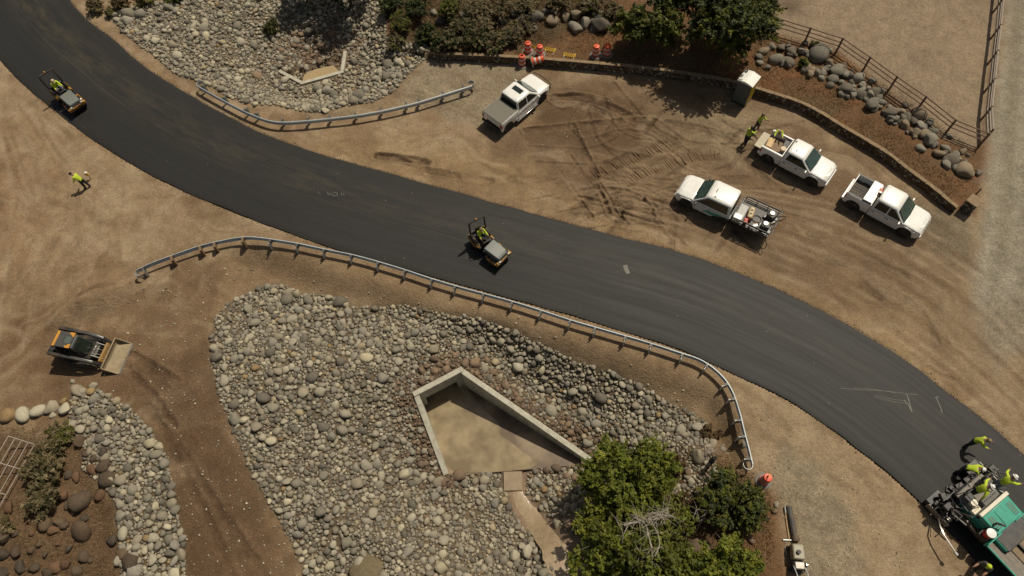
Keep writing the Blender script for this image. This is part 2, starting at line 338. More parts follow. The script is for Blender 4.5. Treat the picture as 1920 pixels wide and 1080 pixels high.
def hfun(X, Y):
    z = 0.10*(fbm(X, Y, .16, 3, 3)-.5) + 0.035*(fbm(X, Y, 1.1, 11, 3)-.5)
    # outlet bed
    dm = sdist(X, Y, BED_MAIN); r = np.hypot(X-CHAN[0], (Y-CHAN[1])*1.1)
    deep = -3.15*(1-sst(2.0, 13.0, r))*sst(-1.2, 3.0, dm)
    lowY = sst(9.0, 3.0, Y)*sst(-30, -18, X)*sst(16, 4, X)                    # the wash runs on downhill
    deep = np.minimum(deep, -1.9*lowY*sst(-5, 5, dm))
    z = z+deep
    # shoulder falls away behind the long guardrail
    dl, _ = pdist(X, Y, ROAD_LO); sh = sdist(X, Y, SHOULDER)
    z = z-.85*sst(1.0, 3.2, dl)*sst(-.2, 1.6, sh)*(1-.75*sst(0, 5, dm))
    # inlet bed
    du = sdist(X, Y, BED_UP); r = np.hypot(X-UCH[0], Y-UCH[1])
    z = z-1.55*(1-sst(1.0, 10.0, r))*sst(-.3, 2.2, du)
    # bank behind the wall
    dw, _ = pdist(X, Y, WALL); inb = inside(X, Y, BANK)
    db, _ = pdist(X, Y, BANK[len(WALL)-1:], False)
    low = sst(0, 11, np.hypot(X-BANK[len(WALL)][0], Y-BANK[len(WALL)][1]))
    zb = np.minimum(.48+.72*sst(.6, 7, dw), .03+.22*db)*(.35+.65*low)
    z = np.where(inb, z+zb, z)
    # natural ground lower left
    nl = sdist(X, Y, PP([(-60,820),(60,800),(140,800),(200,900),(225,960),(230,1200),(-80,1200)]))
    z = z+(-.25+.35*(fbm(X, Y, .7, 33, 3)-.5))*sst(-.5, 1.5, nl)
    # spoil heap by the loader
    hx = (X-PILE[0]); hy = (Y-PILE[1]); a = .5; u = hx*math.cos(a)+hy*math.sin(a); v = -hx*math.sin(a)+hy*math.cos(a)
    z = z+1.15*np.clip(1-np.sqrt((u/3.0)**2+(v/1.35)**2), 0, 1)**1.1*(.75+.5*fbm(X, Y, .9, 44, 3))
    h2 = P(215, 545)[:2]; z = z+.35*np.exp(-(((X-h2[0])/2.0)**2+((Y-h2[1])/.8)**2))
    yard = sst(-1, 2, sdist(X, Y, YARD)); z = z+yard*(.07*(fbm(X, Y, .9, 87, 4)-.5)+.05*np.abs(fbm(X*.6+Y*.3, Y-X*.2, 1.6, 88, 3)-.5))
    # verge drops a little below the slab, berm beside it
    dr = sdist(X, Y, ROAD_POLY); z = np.where(dr > -.02, np.minimum(z*.2, 0)-.10, z); z = np.where((dr <= -.02) & (dr > -2.5), z*(.35+.65*sst(0, 2.5, -dr)), z)
    # ruts
    for pts, w, dep, dk in TRACKS:
        pl = TRK[id(pts)]; x0, y0 = pl.min(0)-2; x1, y1 = pl.max(0)+2
        m = (X > x0) & (X < x1) & (Y > y0) & (Y < y1)
        if not m.any(): continue
        d, _ = pdist(X[m], Y[m], pl); e = np.zeros(X.shape); q = d/(w*.5)
        e[m] = (-dep*np.exp(-q**4) + dep*.9*np.exp(-((q-1.45)/.40)**2))*(.3+1.5*fbm(X[m], Y[m], 1.8, 79, 3))*1.3; z = z+e
    # ground meets the concrete walls
    for WP, tops in ((CW, [CZ[3], CZ[0], CZ[1], CZ[2]]), (UW, UZ)):
        pl = np.array([p[:2] for p in WP]); 
        if WP is CW: pl = pl[[3, 0, 1, 2]]
        d, par = pdist(X, Y, pl); zt = np.interp(par, np.arange(len(tops)), tops)
        w = 1-sst(.25, 2.6, d); z = z*(1-w)+(zt-.16)*w
    dc = sdist(X, Y, CW_POLY); z = np.where(dc > -.05, CFLOOR-.25, z)
    fd, fp = pdist(X, Y, CW_POLY[[2, 3]]); wf = (1-sst(.5, 2.2, fd))*sst(.02, .12, fp)*sst(.98, .88, fp)*(dc <= -.05)
    z = z*(1-wf)+np.minimum(z, CFLOOR-.10)*wf
    up = np.array([p[:2] for p in UW]); dcu = sdist(X, Y, up); z = np.where(dcu > -.03, UFLOOR-.2, z)
    ds = sdist(X, Y, STREAM); z = np.where(ds > -1, z-.22*sst(-.9, .6, ds), z)
    return z
TRK = {id(p[0]): smooth_line(PP(p[0]), 1) for p in TRACKS}

def axis(lo, hi, step, far, fa, fb, fs):
    a = np.r_[np.arange(lo, fa, step), np.arange(fa, fb, fs), np.arange(fb, hi+step, step)]; l = [lo]; r = [a[-1]]; s = step
    while l[-1] > -far: s *= 1.35; l.append(l[-1]-s)
    s = step
    while r[-1] < far: s *= 1.35; r.append(r[-1]+s)
    return np.r_[l[:0:-1], a, r[1:]]
GX = axis(-46, 47, .12, 420, -1, 18, .065); GY = axis(-4, 57, .12, 420, 24, 38, .065)
_r = random.Random(12)
for k in range(30):                       # faint wheel arcs left by vehicles turning in the yard
    cx, cy = _r.uniform(1000, 1420), _r.uniform(170, 420); L_ = _r.uniform(70, 190); a = _r.choice([.15, .35, -.5, -.35, .6, 2.2])+_r.uniform(-.25, .25); b = _r.choice([-1, 1])*_r.uniform(.35, .8)
    for o in (0, _r.uniform(38, 46)):
        pts = [(cx-L_*math.cos(a-b)-o*math.sin(a), cy-.8*L_*math.sin(a-b)+o*.8*math.cos(a)), (cx-o*math.sin(a), cy+o*.8*math.cos(a)), (cx+L_*math.cos(a+b)-o*math.sin(a), cy+.8*L_*math.sin(a+b)+o*.8*math.cos(a))]
        if all(960 < x < 1720 and 150 < y < 600 for x, y in pts): TRACKS.append((pts, _r.uniform(.16, .28), _r.uniform(.012, .03), _r.uniform(.15, .32))); TRK[id(pts)] = smooth_line(PP(pts), 2)
XX, YY = np.meshgrid(GX, GY, indexing='ij'); ZZ = hfun(XX, YY)
def hz(x, y):
    x = np.asarray(x, float); y = np.asarray(y, float)
    i = np.clip(np.searchsorted(GX, x)-1, 0, len(GX)-2); j = np.clip(np.searchsorted(GY, y)-1, 0, len(GY)-2)
    fx = (x-GX[i])/(GX[i+1]-GX[i]); fy = (y-GY[j])/(GY[j+1]-GY[j])
    return (ZZ[i, j]*(1-fx)+ZZ[i+1, j]*fx)*(1-fy)+(ZZ[i, j+1]*(1-fx)+ZZ[i+1, j+1]*fx)*fy
def PT(px, py):
    """the spot of ground seen at a photo pixel"""
    z = 0.0
    for _ in range(12):
        p = P(px, py, z); z = .5*z+.5*float(hz(p[0], p[1]))
    p = P(px, py, z); return Vector((p[0], p[1], float(hz(p[0], p[1]))))
def hd(pa, pb, z=0.0):
    """heading of the line between two pixels"""
    a = P(*pa, z); b = P(*pb, z); return math.atan2(b[1]-a[1], b[0]-a[0])

# --- soil colours
def zone(C, poly, color, soft=.8, wob=1.0, amt=1.0, seed=1, sc=.5, z=0):
    pl = PP(poly, z) if not isinstance(poly, np.ndarray) else poly
    x0, y0 = pl.min(0)-4; x1, y1 = pl.max(0)+4
    i0, i1 = np.searchsorted(GX, (x0, x1)); j0, j1 = np.searchsorted(GY, (y0, y1)); sl = (slice(i0, i1), slice(j0, j1))
    d = sdist(XX[sl], YY[sl], pl)+wob*(fbm(XX[sl], YY[sl], sc, seed, 4)-.5)*2
    m = sst(-soft, soft, d)*amt
    if color is not None: C[sl] = C[sl]*(1-m[..., None])+np.asarray(color)*m[..., None]
    return sl, m
tan = alb(152, 123, 84); light = alb(178, 152, 112); brown = alb(116, 89, 58); dkbrown = alb(86, 62, 38)
n1 = fbm(XX, YY, .22, 51, 5); n2 = fbm(XX*.55+YY*.35, YY*1.3-XX*.5, .5, 61, 4); n3 = fbm(XX, YY, 1.7, 71, 3)
C = tan[None, None, :]*np.ones(XX.shape+(1,))
def blend(C, c, m): return C*(1-m[..., None])+np.asarray(c)*m[..., None]
C = blend(C, brown, sst(.46, .70, n1)*.5); C = blend(C, light, sst(.48, .72, n2)*.45)
GRAV = np.zeros(XX.shape)
zone(C, [(-200,100),(0,120),(200,290),(400,390),(480,430),(380,455),(260,500),(140,545),(100,620),(-100,640)], alb(166,138,97), 1.5, 2, .75, 2)
zone(C, [(0,200),(60,210),(110,420),(30,520),(-60,480)], alb(140,103,62), 1.5, 3, .5, 3)
zone(C, [(140,420),(210,415),(215,530),(130,540),(60,640),(10,600)], alb(126,94,57), 1.0, 2.5, .65, 4)
zone(C, [(260,540),(420,470),(560,500),(640,530),(540,515),(420,545),(395,640),(420,760),(500,920),(590,1150),(330,1150),(320,850),(240,740),(220,650)], alb(122,95,62), 1.0, 1.5, .8, 5)
zone(C, [(250,690),(330,760),(400,900),(470,1080),(380,1100),(330,900)], alb(92,66,39), .8, 2, .7, 6)
zone(C, [(90,560),(130,545),(240,530),(210,560),(160,600),(100,610)], alb(140,110,72), .6, .5, .8, 7)
zone(C, [(20,600),(95,590),(95,625),(230,700),(300,690),(280,760),(60,770),(-30,760)], alb(118,88,55), 1, 2, .7, 8)
zone(C, [(985,140),(1300,150),(1420,180),(1700,330),(1800,400),(1840,560),(1860,700),(1700,600),(1500,500),(1250,450),(1040,390),(960,330),(900,270),(960,240)], alb(124,99,68), 1.5, 2.5, .8, 9)
zone(C, [(1030,175),(1190,190),(1260,240),(1200,280),(1080,290),(980,260)], alb(100,74,46), 1.0, 2, .75, 10)
zone(C, [(560,265),(800,255),(960,300),(1080,360),(1250,430),(1400,480),(1500,540),(1700,640),(1850,780),(1900,860),(1700,670),(1430,528),(1050,410),(800,340)], alb(156,126,82), .8, 1.5, .7, 12)
zone(C, [(1800,420),(1900,440),(1930,900),(1860,790),(1780,600)], alb(160,134,95), 1.2, 2, .6, 13)
zone(C, [(1380,700),(1440,735),(1560,810),(1700,930),(1800,1080),(1560,1100),(1440,960),(1400,830)], alb(168,142,102), 1, 1.5, .75, 14)
for pl, c, a, sf, wb in (([(815,100),(960,108),(1000,122),(985,150),(930,200),(905,235),(850,225),(800,200),(745,195),(735,180),(780,135)], alb(150,132,100), .9, .5, .8),
              ([(1240,215),(1330,205),(1400,225),(1420,270),(1380,310),(1300,290),(1240,270)], alb(140,120,86), .6, .8, 1.2),
              ([(560,205),(640,205),(730,185),(750,200),(620,222)], alb(140,120,88), .7, .4, .4),
              ([(1710,375),(1790,400),(1840,420),(1830,480),(1790,520),(1745,470),(1700,410)], alb(120,107,80), .75, .8, .8),
              ([(1475,840),(1540,860),(1600,960),(1620,1100),(1510,1100),(1490,980),(1460,900)], alb(140,126,96), .8, .7, .8)):
    sl, m = zone(C, pl, c, sf, wb, a, 21); GRAV[sl] = np.maximum(GRAV[sl], m)
dR = np.abs(sdist(XX, YY, ROAD_POLY)); wx = fbm(XX, YY, .25, 201, 3)*3.0; wy = fbm(XX, YY, .25, 205, 3)*3.0
_, sR = pdist(XX, YY, ROAD_HI); sR = sR*.35
wisp = fbm(dR*1.0+wx*1.2, sR*.55+wy*.25, 1.5, 211, 5); wfar = sst(22, 14, dR)
C = blend(C, alb(182,156,116), sst(.54, .74, wisp)*wfar*.34); C = blend(C, alb(112,84,54), sst(.46, .28, wisp)*wfar*.34)
uu = XX*.55+YY*.83; vv = -XX*.83+YY*.55; wl_ = fbm(vv*.9+wx*1.8+.015*uu*uu*.2, uu*.22+wy*.5, 1.1, 221, 5); ml = sst(-12, -17, XX)*sst(8, 14, YY)
C = blend(C, alb(186,160,120), sst(.53, .74, wl_)*ml*.27); C = blend(C, alb(124,94,60), sst(.47, .28, wl_)*ml*.27)
zone(C, [(250,640),(330,690),(400,640),(405,740),(440,830),(500,950),(570,1090),(590,1170),(345,1170),(335,960),(318,850),(285,790),(240,730),(235,690)], alb(102,76,48), .7, 1.6, .72, 6)
zone(C, [(95,640),(240,640),(300,700),(230,735),(120,720),(60,700)], alb(112,84,53), .8, 1.6, .6, 8)
zone(C, SHOULDER, alb(146,118,80), .8, 1.2, .6, 15)
# bank, paddock
zone(C, BANK, alb(118,86,52), .35, .15, 1.0, 31)
sl, m = zone(C, BANK, None, .35, .15, 1.0, 31)
q = fbm(XX, YY, .55, 91, 4); C[sl] = blend(C[sl], alb(140,92,50), m*sst(.5, .68, q[sl])*.7); C[sl] = blend(C[sl], alb(112,92,60), m*sst(.42, .28, q[sl])*.6)
zone(C, PAD, alb(154,130,97), .3, .2, 1.0, 32)
sl, m = zone(C, PAD, None, .3, .2, 1.0, 32); C[sl] = blend(C[sl], alb(128,106,78), m*sst(.45, .75, n1[sl])*.6); GRAV[sl] = np.maximum(GRAV[sl], m*.45)
C = blend(C, alb(96,78,58), np.exp(-((XX-P(1480,12,1.1)[0])**2+(YY-P(1480,12,1.1)[1])**2)/1.4)*.7)
zone(C, [(690,-60),(1160,-60),(1150,60),(1000,80),(800,90),(740,80),(720,20)], alb(92,76,50), .6, 1, .9, 33, z=.5)
sl, m = zone(C, np.vstack([PP([(1846,440),(1853,345)], .2), PP([(1872,262),(1886,150),(1899,40),(1912,-100),(1930,-400),(2180,-400)], .9), PP([(2100,200),(2040,500),(1960,640),(1880,680),(1838,620),(1815,520)], .1)]), alb(146,134,108), .8, .9, .9, 21); GRAV[sl] = np.maximum(GRAV[sl], m)
# LANEMARK
for pts, c, w in (([(1905,-60),(1893,100),(1880,300),(1870,420),(1850,560)], alb(164,152,124), .5), ([(1940,-60),(1930,100),(1918,300),(1910,420),(1895,560)], alb(164,152,124), .5),
                  ([(1922,-60),(1910,150),(1900,320),(1890,480)], alb(140,126,96), .6)):
    d, _ = pdist(XX, YY, PP(pts, .5)); C = blend(C, c, np.exp(-(d/w)**2)*.6*(.5+n3))
# beds
zone(C, BED_MAIN, alb(112,95,68), .3, .3, .95, 34); zone(C, BED_UP, alb(128,108,78), .3, .3, .95, 35); zone(C, BED_LEFT, alb(104,84,56), .3, .3, .9, 36)
zone(C, [(-80,800),(120,800),(170,880),(215,950),(225,1100),(-80,1120)], alb(104,78,50), .8, 1, .85, 37)
zone(C, [(1090,880),(1250,850),(1330,860),(1440,950),(1440,1120),(1080,1120)], alb(98,72,42), .6, .8, .85, 38, z=-1.5)
zone(C, [(1400,900),(1460,930),(1480,1100),(1390,1100)], alb(122,86,50), .5, .6, .8, 39)
zone(C, [(1290,770),(1380,790),(1400,860),(1340,850)], alb(110,84,50), .5, .8, .6, 40)
zone(C, STREAM, alb(156,128,98), .25, .3, .9, 41)
# ruts are damp, darker soil
for pts, w, dep, dk in TRACKS:
    pl = TRK[id(pts)]; x0, y0 = pl.min(0)-2; x1, y1 = pl.max(0)+2
    i0, i1 = np.searchsorted(GX, (x0, x1)); j0, j1 = np.searchsorted(GY, (y0, y1)); sl = (slice(i0, i1), slice(j0, j1))
    d, _ = pdist(XX[sl], YY[sl], pl); hf = fbm(XX[sl], YY[sl], 2.6, 77, 3); lf = fbm(XX[sl], YY[sl], .9, 78, 2); d = d+(hf-.5)*w*.9
    m = (.55*np.exp(-(d/(w*.5))**4)+.75*np.exp(-((d-w*.5)/(w*.18+.05))**2))*dk*sst(.30, .62, lf)*(.4+1.2*hf); C[sl] = blend(C[sl], alb(70,49,30), np.clip(m*1.5, 0, .9)); m2 = np.exp(-((d-w*.85)/(w*.2+.06))**2)*dk*hf; C[sl] = blend(C[sl], alb(150,120,82), np.clip(m2*.9, 0, .6))
# sweeping wheel marks on the left apron
for k in range(26):
    a = k/26; x0 = -20+330*a; pts = smooth_line(PP([(x0-60+60*math.sin(k), 700-260*a), (x0*.8+20, 480-120*a+30*math.sin(k*2.1)), (x0*.6+60*math.cos(k), 330-60*a), (x0*.35-30, 180)]), 2)
    d, _ = pdist(XX[:330], YY[:330], pts); C[:330] = blend(C[:330], light if k % 2 else brown, np.exp(-(d/.16)**2)*.38*(n2[:330]*1.6-.25).clip(0, 1))
for k in range(30):                                                     # and along the verge on the right
    o = k*9+4*math.sin(k*3); pts = smooth_line(PP([(1030+o*.6, 372-o*.22), (1250+o*.7, 440-o*.35), (1480+o*.7, 520-o*.5), (1700+o*.6, 640-o*.5), (1880+o*.4, 800-o*.6)]), 2)
    d, _ = pdist(XX[400:], YY[400:], pts); C[400:] = blend(C[400:], light if k % 3 == 0 else brown, np.exp(-(d/.15)**2)*.42*(n2[400:]*1.7-.3).clip(0, 1))
lum = C@np.array([.3, .55, .15]); C = C*.86+lum[..., None]*.14
C *= (.80+.38*n3)[..., None]*np.array([.985, 1.0, 1.07])
nx, ny = XX.shape; idx = np.arange(nx*ny).reshape(nx, ny)
F = np.stack([idx[:-1, :-1], idx[1:, :-1], idx[1:, 1:], idx[:-1, 1:]], -1).reshape(-1, 4)
_h = (CW_POLY[1]-CW_POLY[0]); _h = _h/np.hypot(*_h); _n = np.array([-_h[1], _h[0]]); _n = _n if _n[1] > 0 else -_n
BARREL = np.array([CW_POLY[0]+_h*.38+_n*.0, CW_POLY[1]-_h*.38, CW_POLY[1]-_h*.38+_n*2.3, CW_POLY[0]+_h*.38+_n*2.3])
ZG = np.where(sdist(XX, YY, BARREL) > 0, CFLOOR-.25, ZZ)
g_me = np_mesh('ground', np.stack([XX, YY, ZG], -1).reshape(-1, 3), F, True, C.reshape(-1, 3)); set_attr(g_me, 'grav', GRAV.ravel())

def ground_mat():
    m = bpy.data.materials.new('bare_soil'); m.use_nodes = True; nt = m.node_tree; N = nt.nodes; L = nt.links
    b = N['Principled BSDF']; b.inputs['Roughness'].default_value = .95; b.inputs['Specular IOR Level'].default_value = .15
    at = N.new('ShaderNodeAttribute'); at.attribute_name = 'Col'; ag = N.new('ShaderNodeAttribute'); ag.attribute_name = 'grav'
    tc = N.new('ShaderNodeTexCoord')
    def noise(s, d=4, r=.6):
        n = N.new('ShaderNodeTexNoise'); n.inputs['Scale'].default_value = s; n.inputs['Detail'].default_value = d; n.inputs['Roughness'].default_value = r
        L.new(tc.outputs['Object'], n.inputs['Vector']); return n
    def rng(src, a, b2, c, d):
        n = N.new('ShaderNodeMapRange'); n.inputs[1].default_value = a; n.inputs[2].default_value = b2; n.inputs[3].default_value = c; n.inputs[4].default_value = d
        L.new(src, n.inputs[0]); return n.outputs[0]
    def mul(a, b2):
        n = N.new('ShaderNodeMix'); n.data_type = 'RGBA'; n.blend_type = 'MULTIPLY'; n.inputs[0].default_value = 1; L.new(a, n.inputs[6]); L.new(b2, n.inputs[7]); return n.outputs[2]
    na = noise(4.5, 6, .65); nb = noise(13, 3, .6)
    c = mul(at.outputs['Color'], rng(na.outputs['Fac'], .3, .7, .84, 1.16))
    # gravel: stone-sized tone changes where the gravel lies
    vo = N.new('ShaderNodeTexVoronoi'); vo.inputs['Scale'].default_value = 9.0; L.new(tc.outputs['Object'], vo.inputs['Vector'])
    vg = rng(vo.outputs['Color'], 0, 1, .76, 1.22); mg = N.new('ShaderNodeMix'); mg.data_type = 'RGBA'; mg.inputs[6].default_value = (1, 1, 1, 1)
    L.new(ag.outputs['Fac'], mg.inputs[0]); L.new(vg, mg.inputs[7]); c = mul(c, mg.outputs[2])
    # scattered pale grit
    v2 = N.new('ShaderNodeTexVoronoi'); v2.inputs['Scale'].default_value = 2.6; L.new(tc.outputs['Object'], v2.inputs['Vector'])
    gr = N.new('ShaderNodeMix'); gr.data_type = 'RGBA'; gr.inputs[7].default_value = (*alb(176, 158, 124), 1)
    L.new(rng(v2.outputs['Distance'], .05, .10, .75, 0), gr.inputs[0]); L.new(c, gr.inputs[6]); c = gr.outputs[2]
    L.new(mul(c, rng(nb.outputs['Fac'], .25, .75, .76, 1.24)), b.inputs['Base Color'])
    ad = N.new('ShaderNodeMath'); ad.operation = 'ADD'; L.new(na.outputs['Fac'], ad.inputs[0]); L.new(nb.outputs['Fac'], ad.inputs[1])
    bp = N.new('ShaderNodeBump'); bp.inputs['Strength'].default_value = .8; bp.inputs['Distance'].default_value = .08
    L.new(ad.outputs[0], bp.inputs['Height']); L.new(bp.outputs[0], b.inputs['Normal']); return m
ground = tag(link_mesh('ground', g_me, ground_mat()), 'bare tan and brown earth with gravel patches and tyre ruts', None, kind='structure')

bi = np.where(sdist(XX, YY, BARREL) > -.5); i0, i1, j0, j1 = bi[0].min(), bi[0].max()+1, bi[1].min(), bi[1].max()+1; sl = (slice(i0, i1), slice(j0, j1))
vx = np.stack([XX[sl], YY[sl], ZZ[sl]-.012], -1); ii = np.arange(vx.shape[0]*vx.shape[1]).reshape(vx.shape[:2]); okv = (sdist(XX[sl], YY[sl], BARREL) > -.45) & (pdist(XX[sl], YY[sl], CW_POLY[:2])[0] > .12) & (sdist(XX[sl], YY[sl], CW_POLY) < -.12)
F = np.stack([ii[:-1, :-1], ii[1:, :-1], ii[1:, 1:], ii[:-1, 1:]], -1).reshape(-1, 4); F = F[okv.ravel()[F].all(1)]
b_me = np_mesh('backfill', vx.reshape(-1, 3), F, True, C[sl].reshape(-1, 3)); tag(link_mesh('backfill', b_me, ground.data.materials[0]), 'soil over the culvert barrel behind the headwall', None, kind='structure')

# ================================================================== ASPHALT ROAD
def road():
    a = resample(ROAD_HI, .5); n = len(a); lo = resample(ROAD_LO, .2)
    # pair every station of the far edge with the closest spot of the near edge, then even it out
    k = np.array([np.argmin(np.hypot(lo[:, 0]-p[0], lo[:, 1]-p[1])) for p in a], float)
    k = np.maximum.accumulate(k); k = np.convolve(np.pad(k, 12, 'edge'), np.ones(25)/25, 'valid'); k = np.clip(k, 0, len(lo)-1)
    b = np.stack([np.interp(k, np.arange(len(lo)), lo[:, i]) for i in range(2)], 1)
    us = np.r_[0, 0, .02, np.linspace(.06, .485, 7), .5, .503, np.linspace(.52, .94, 7), .98, 1, 1]
    crown = lambda u: .055+.05*(1-(2*u-1)**2) + (.012 if u > .5 else 0)
    V = []; U = []
    jit = .16*(fbm(np.arange(n)*.5, np.zeros(n), .8, 5, 3)-.5); jit2 = .16*(fbm(np.arange(n)*.5, np.zeros(n)+9, .8, 6, 3)-.5)
    s = np.r_[0, np.cumsum(np.hypot(*np.diff(a, axis=0).T))]
    for i in range(n):
        d = (b[i]-a[i])/np.hypot(*(b[i]-a[i])); A = a[i]+d*jit[i]; B = b[i]+d*jit2[i]
        for j, u in enumerate(us):
            z = -.22 if j in (0, len(us)-1) else (crown(u)-.025 if j in (1, len(us)-2) else crown(u))
            p = A+(B-A)*u; V.append((p[0], p[1], z)); U.append((u, s[i], 0))
    m = len(us); ii = np.arange(n*m).reshape(n, m)
    F = np.stack([ii[:-1, :-1], ii[:-1, 1:], ii[1:, 1:], ii[1:, :-1]], -1).reshape(-1, 4)
    me = np_mesh('asphalt_road', np.array(V), F[:, ::-1] if False else F, True); set_attr(me, 'ruv', np.array(U))
    bm = bmesh.new(); bm.from_mesh(me); bmesh.ops.recalc_face_normals(bm, faces=bm.faces)
    if sum(f.normal.z for f in bm.faces) < 0: bmesh.ops.reverse_faces(bm, faces=bm.faces)
    bm.to_mesh(me); bm.free(); me.shade_smooth(); me.set_sharp_from_angle(angle=rad(30))
    return me
def road_mat():
    m = bpy.data.materials.new('fresh_asphalt'); m.use_nodes = True; nt = m.node_tree; N = nt.nodes; L = nt.links
    b = N['Principled BSDF']; b.inputs['Roughness'].default_value = .62; b.inputs['Specular IOR Level'].default_value = .30
    at = N.new('ShaderNodeAttribute'); at.attribute_name = 'ruv'; sp = N.new('ShaderNodeSeparateXYZ'); L.new(at.outputs['Vector'], sp.inputs[0])
    tc = N.new('ShaderNodeTexCoord')
    def math_(op, a, b2=None):
        n = N.new('ShaderNodeMath'); n.operation = op
        for i, q in enumerate((a, b2)):
            if q is None: continue
            if isinstance(q, (int, float)): n.inputs[i].default_value = q
            else: L.new(q, n.inputs[i])
        return n.outputs[0]
    def rng(src, a, b2, c, d):
        n = N.new('ShaderNodeMapRange'); n.inputs[1].default_value = a; n.inputs[2].default_value = b2; n.inputs[3].default_value = c; n.inputs[4].default_value = d
        L.new(src, n.inputs[0]); return n.outputs[0]
    def mixc(f, a, col):
        n = N.new('ShaderNodeMix'); n.data_type = 'RGBA'; L.new(f, n.inputs[0]); L.new(a, n.inputs[6]); n.inputs[7].default_value = (*col, 1); return n.outputs[2]
    # streaks along the lane: stretched coordinates (u*width, v/30)
    cb = N.new('ShaderNodeCombineXYZ'); L.new(math_('MULTIPLY', sp.outputs[0], 22.0), cb.inputs[0]); L.new(math_('MULTIPLY', sp.outputs[1], .10), cb.inputs[1])
    st = N.new('ShaderNodeTexNoise'); st.inputs['Scale'].default_value = 1.0; st.inputs['Detail'].default_value = 5; L.new(cb.outputs[0], st.inputs['Vector'])
    big = N.new('ShaderNodeTexNoise'); big.inputs['Scale'].default_value = .16; big.inputs['Detail'].default_value = 4; L.new(tc.outputs['Object'], big.inputs['Vector'])
    fine = N.new('ShaderNodeTexNoise'); fine.inputs['Scale'].default_value = 16; fine.inputs['Detail'].default_value = 3; L.new(tc.outputs['Object'], fine.inputs['Vector'])
    base = N.new('ShaderNodeMix'); base.data_type = 'RGBA'; base.inputs[6].default_value = (.0155, .0146, .0132, 1); base.inputs[7].default_value = (.0235, .0222, .0202, 1)
    f = math_('MULTIPLY', rng(st.outputs['Fac'], .3, .75, 0, 1), rng(big.outputs['Fac'], .3, .7, .35, 1)); L.new(f, base.inputs[0]); c = base.outputs[2]
    # dust tracked along the centre
    dc = math_('SUBTRACT', sp.outputs[0], .36); band = rng(math_('ABSOLUTE', dc), .05, .30, 1, 0)
    dn = N.new('ShaderNodeTexNoise'); dn.inputs['Scale'].default_value = 1.0; dn.inputs['Detail'].default_value = 8; dn.inputs['Roughness'].default_value = .7; cb2 = N.new('ShaderNodeCombineXYZ'); L.new(math_('MULTIPLY', sp.outputs[0], 11.0), cb2.inputs[0]); L.new(math_('MULTIPLY', sp.outputs[1], .32), cb2.inputs[1]); L.new(cb2.outputs[0], dn.inputs['Vector'])
    dust = math_('MULTIPLY', math_('MULTIPLY', band, rng(dn.outputs['Fac'], .42, .78, 0, .42)), rng(sp.outputs[1], 5, 75, 1.0, .35))
    c = mixc(dust, c, tuple(alb(112, 98, 70)))
    # paving joint near the middle, slightly wandering
    wob = math_('MULTIPLY', math_('SUBTRACT', big.outputs['Fac'], .5), .05)
    j = math_('ABSOLUTE', math_('SUBTRACT', math_('ADD', sp.outputs[0], wob), .515)); c = mixc(rng(j, .0025, .007, .65, 0), c, (.010, .009, .008))
    j2 = math_('ABSOLUTE', math_('SUBTRACT', math_('ADD', sp.outputs[0], wob), .60)); c = mixc(rng(j2, .002, .006, .30, 0), c, (.012, .011, .010))
    ed = rng(math_('ABSOLUTE', math_('SUBTRACT', sp.outputs[0], .5)), .40, .47, 0, .75); c = mixc(ed, c, (.019, .017, .014))
    # pale grit specks
    v = N.new('ShaderNodeTexVoronoi'); v.inputs['Scale'].default_value = .9; L.new(tc.outputs['Object'], v.inputs['Vector']); c = mixc(rng(v.outputs['Distance'], .025, .05, .4, 0), c, tuple(alb(150, 138, 112)))
    mm = N.new('ShaderNodeMix'); mm.data_type = 'RGBA'; mm.blend_type = 'MULTIPLY'; mm.inputs[0].default_value = 1; L.new(c, mm.inputs[6]); L.new(rng(fine.outputs['Fac'], .3, .7, .8, 1.2), mm.inputs[7])
    L.new(mm.outputs[2], b.inputs['Base Color'])
    L.new(rng(st.outputs['Fac'], .3, .7, .66, .60), b.inputs['Roughness'])
    bp = N.new('ShaderNodeBump'); bp.inputs['Strength'].default_value = .35; bp.inputs['Distance'].default_value = .015; L.new(fine.outputs['Fac'], bp.inputs['Height']); L.new(bp.outputs[0], b.inputs['Normal'])
    return m
ROAD_Z = .10
asphalt = tag(link_mesh('asphalt_road', road(), road_mat()), 'curving strip of fresh dark asphalt', None, kind='structure')
M_CHALK = mat('chalk_scrape', tuple(alb(126, 122, 112)), .9, var=.3, scale=9)
def scratch(pts, w):
    pl = smooth_line(PP(pts, ROAD_Z), 2); mb = MB()
    for a, b in zip(pl[:-1], pl[1:]):
        d = (b-a); L_ = np.hypot(*d)
        if L_ < 1e-4: continue
        n = np.array([-d[1], d[0]])/L_*w*.5
        zz = lambda q: ROADZ(q[0], q[1])+.006
        mb.add([(*(a-n), zz(a)), (*(b-n), zz(b)), (*(b+n), zz(b)), (*(a+n), zz(a)), (*(a-n), zz(a)-.004), (*(b-n), zz(b)-.004), (*(b+n), zz(b)-.004), (*(a+n), zz(a)-.004)], [(0,1,2,3),(4,7,6,5),(0,4,5,1),(1,5,6,2),(2,6,7,3),(3,7,4,0)])
    return mb
_rme = asphalt.data; _bvh = None
def ROADZ(x, y):
    global _bvh
    if _bvh is None:
        from mathutils.bvhtree import BVHTree
        _bvh = BVHTree.FromPolygons([v.co.copy() for v in _rme.vertices], [tuple(p.vertices) for p in _rme.polygons])
    h = _bvh.ray_cast(Vector((x, y, 5)), Vector((0, 0, -1))); return h[0].z if h[0] else float(hz(x, y))
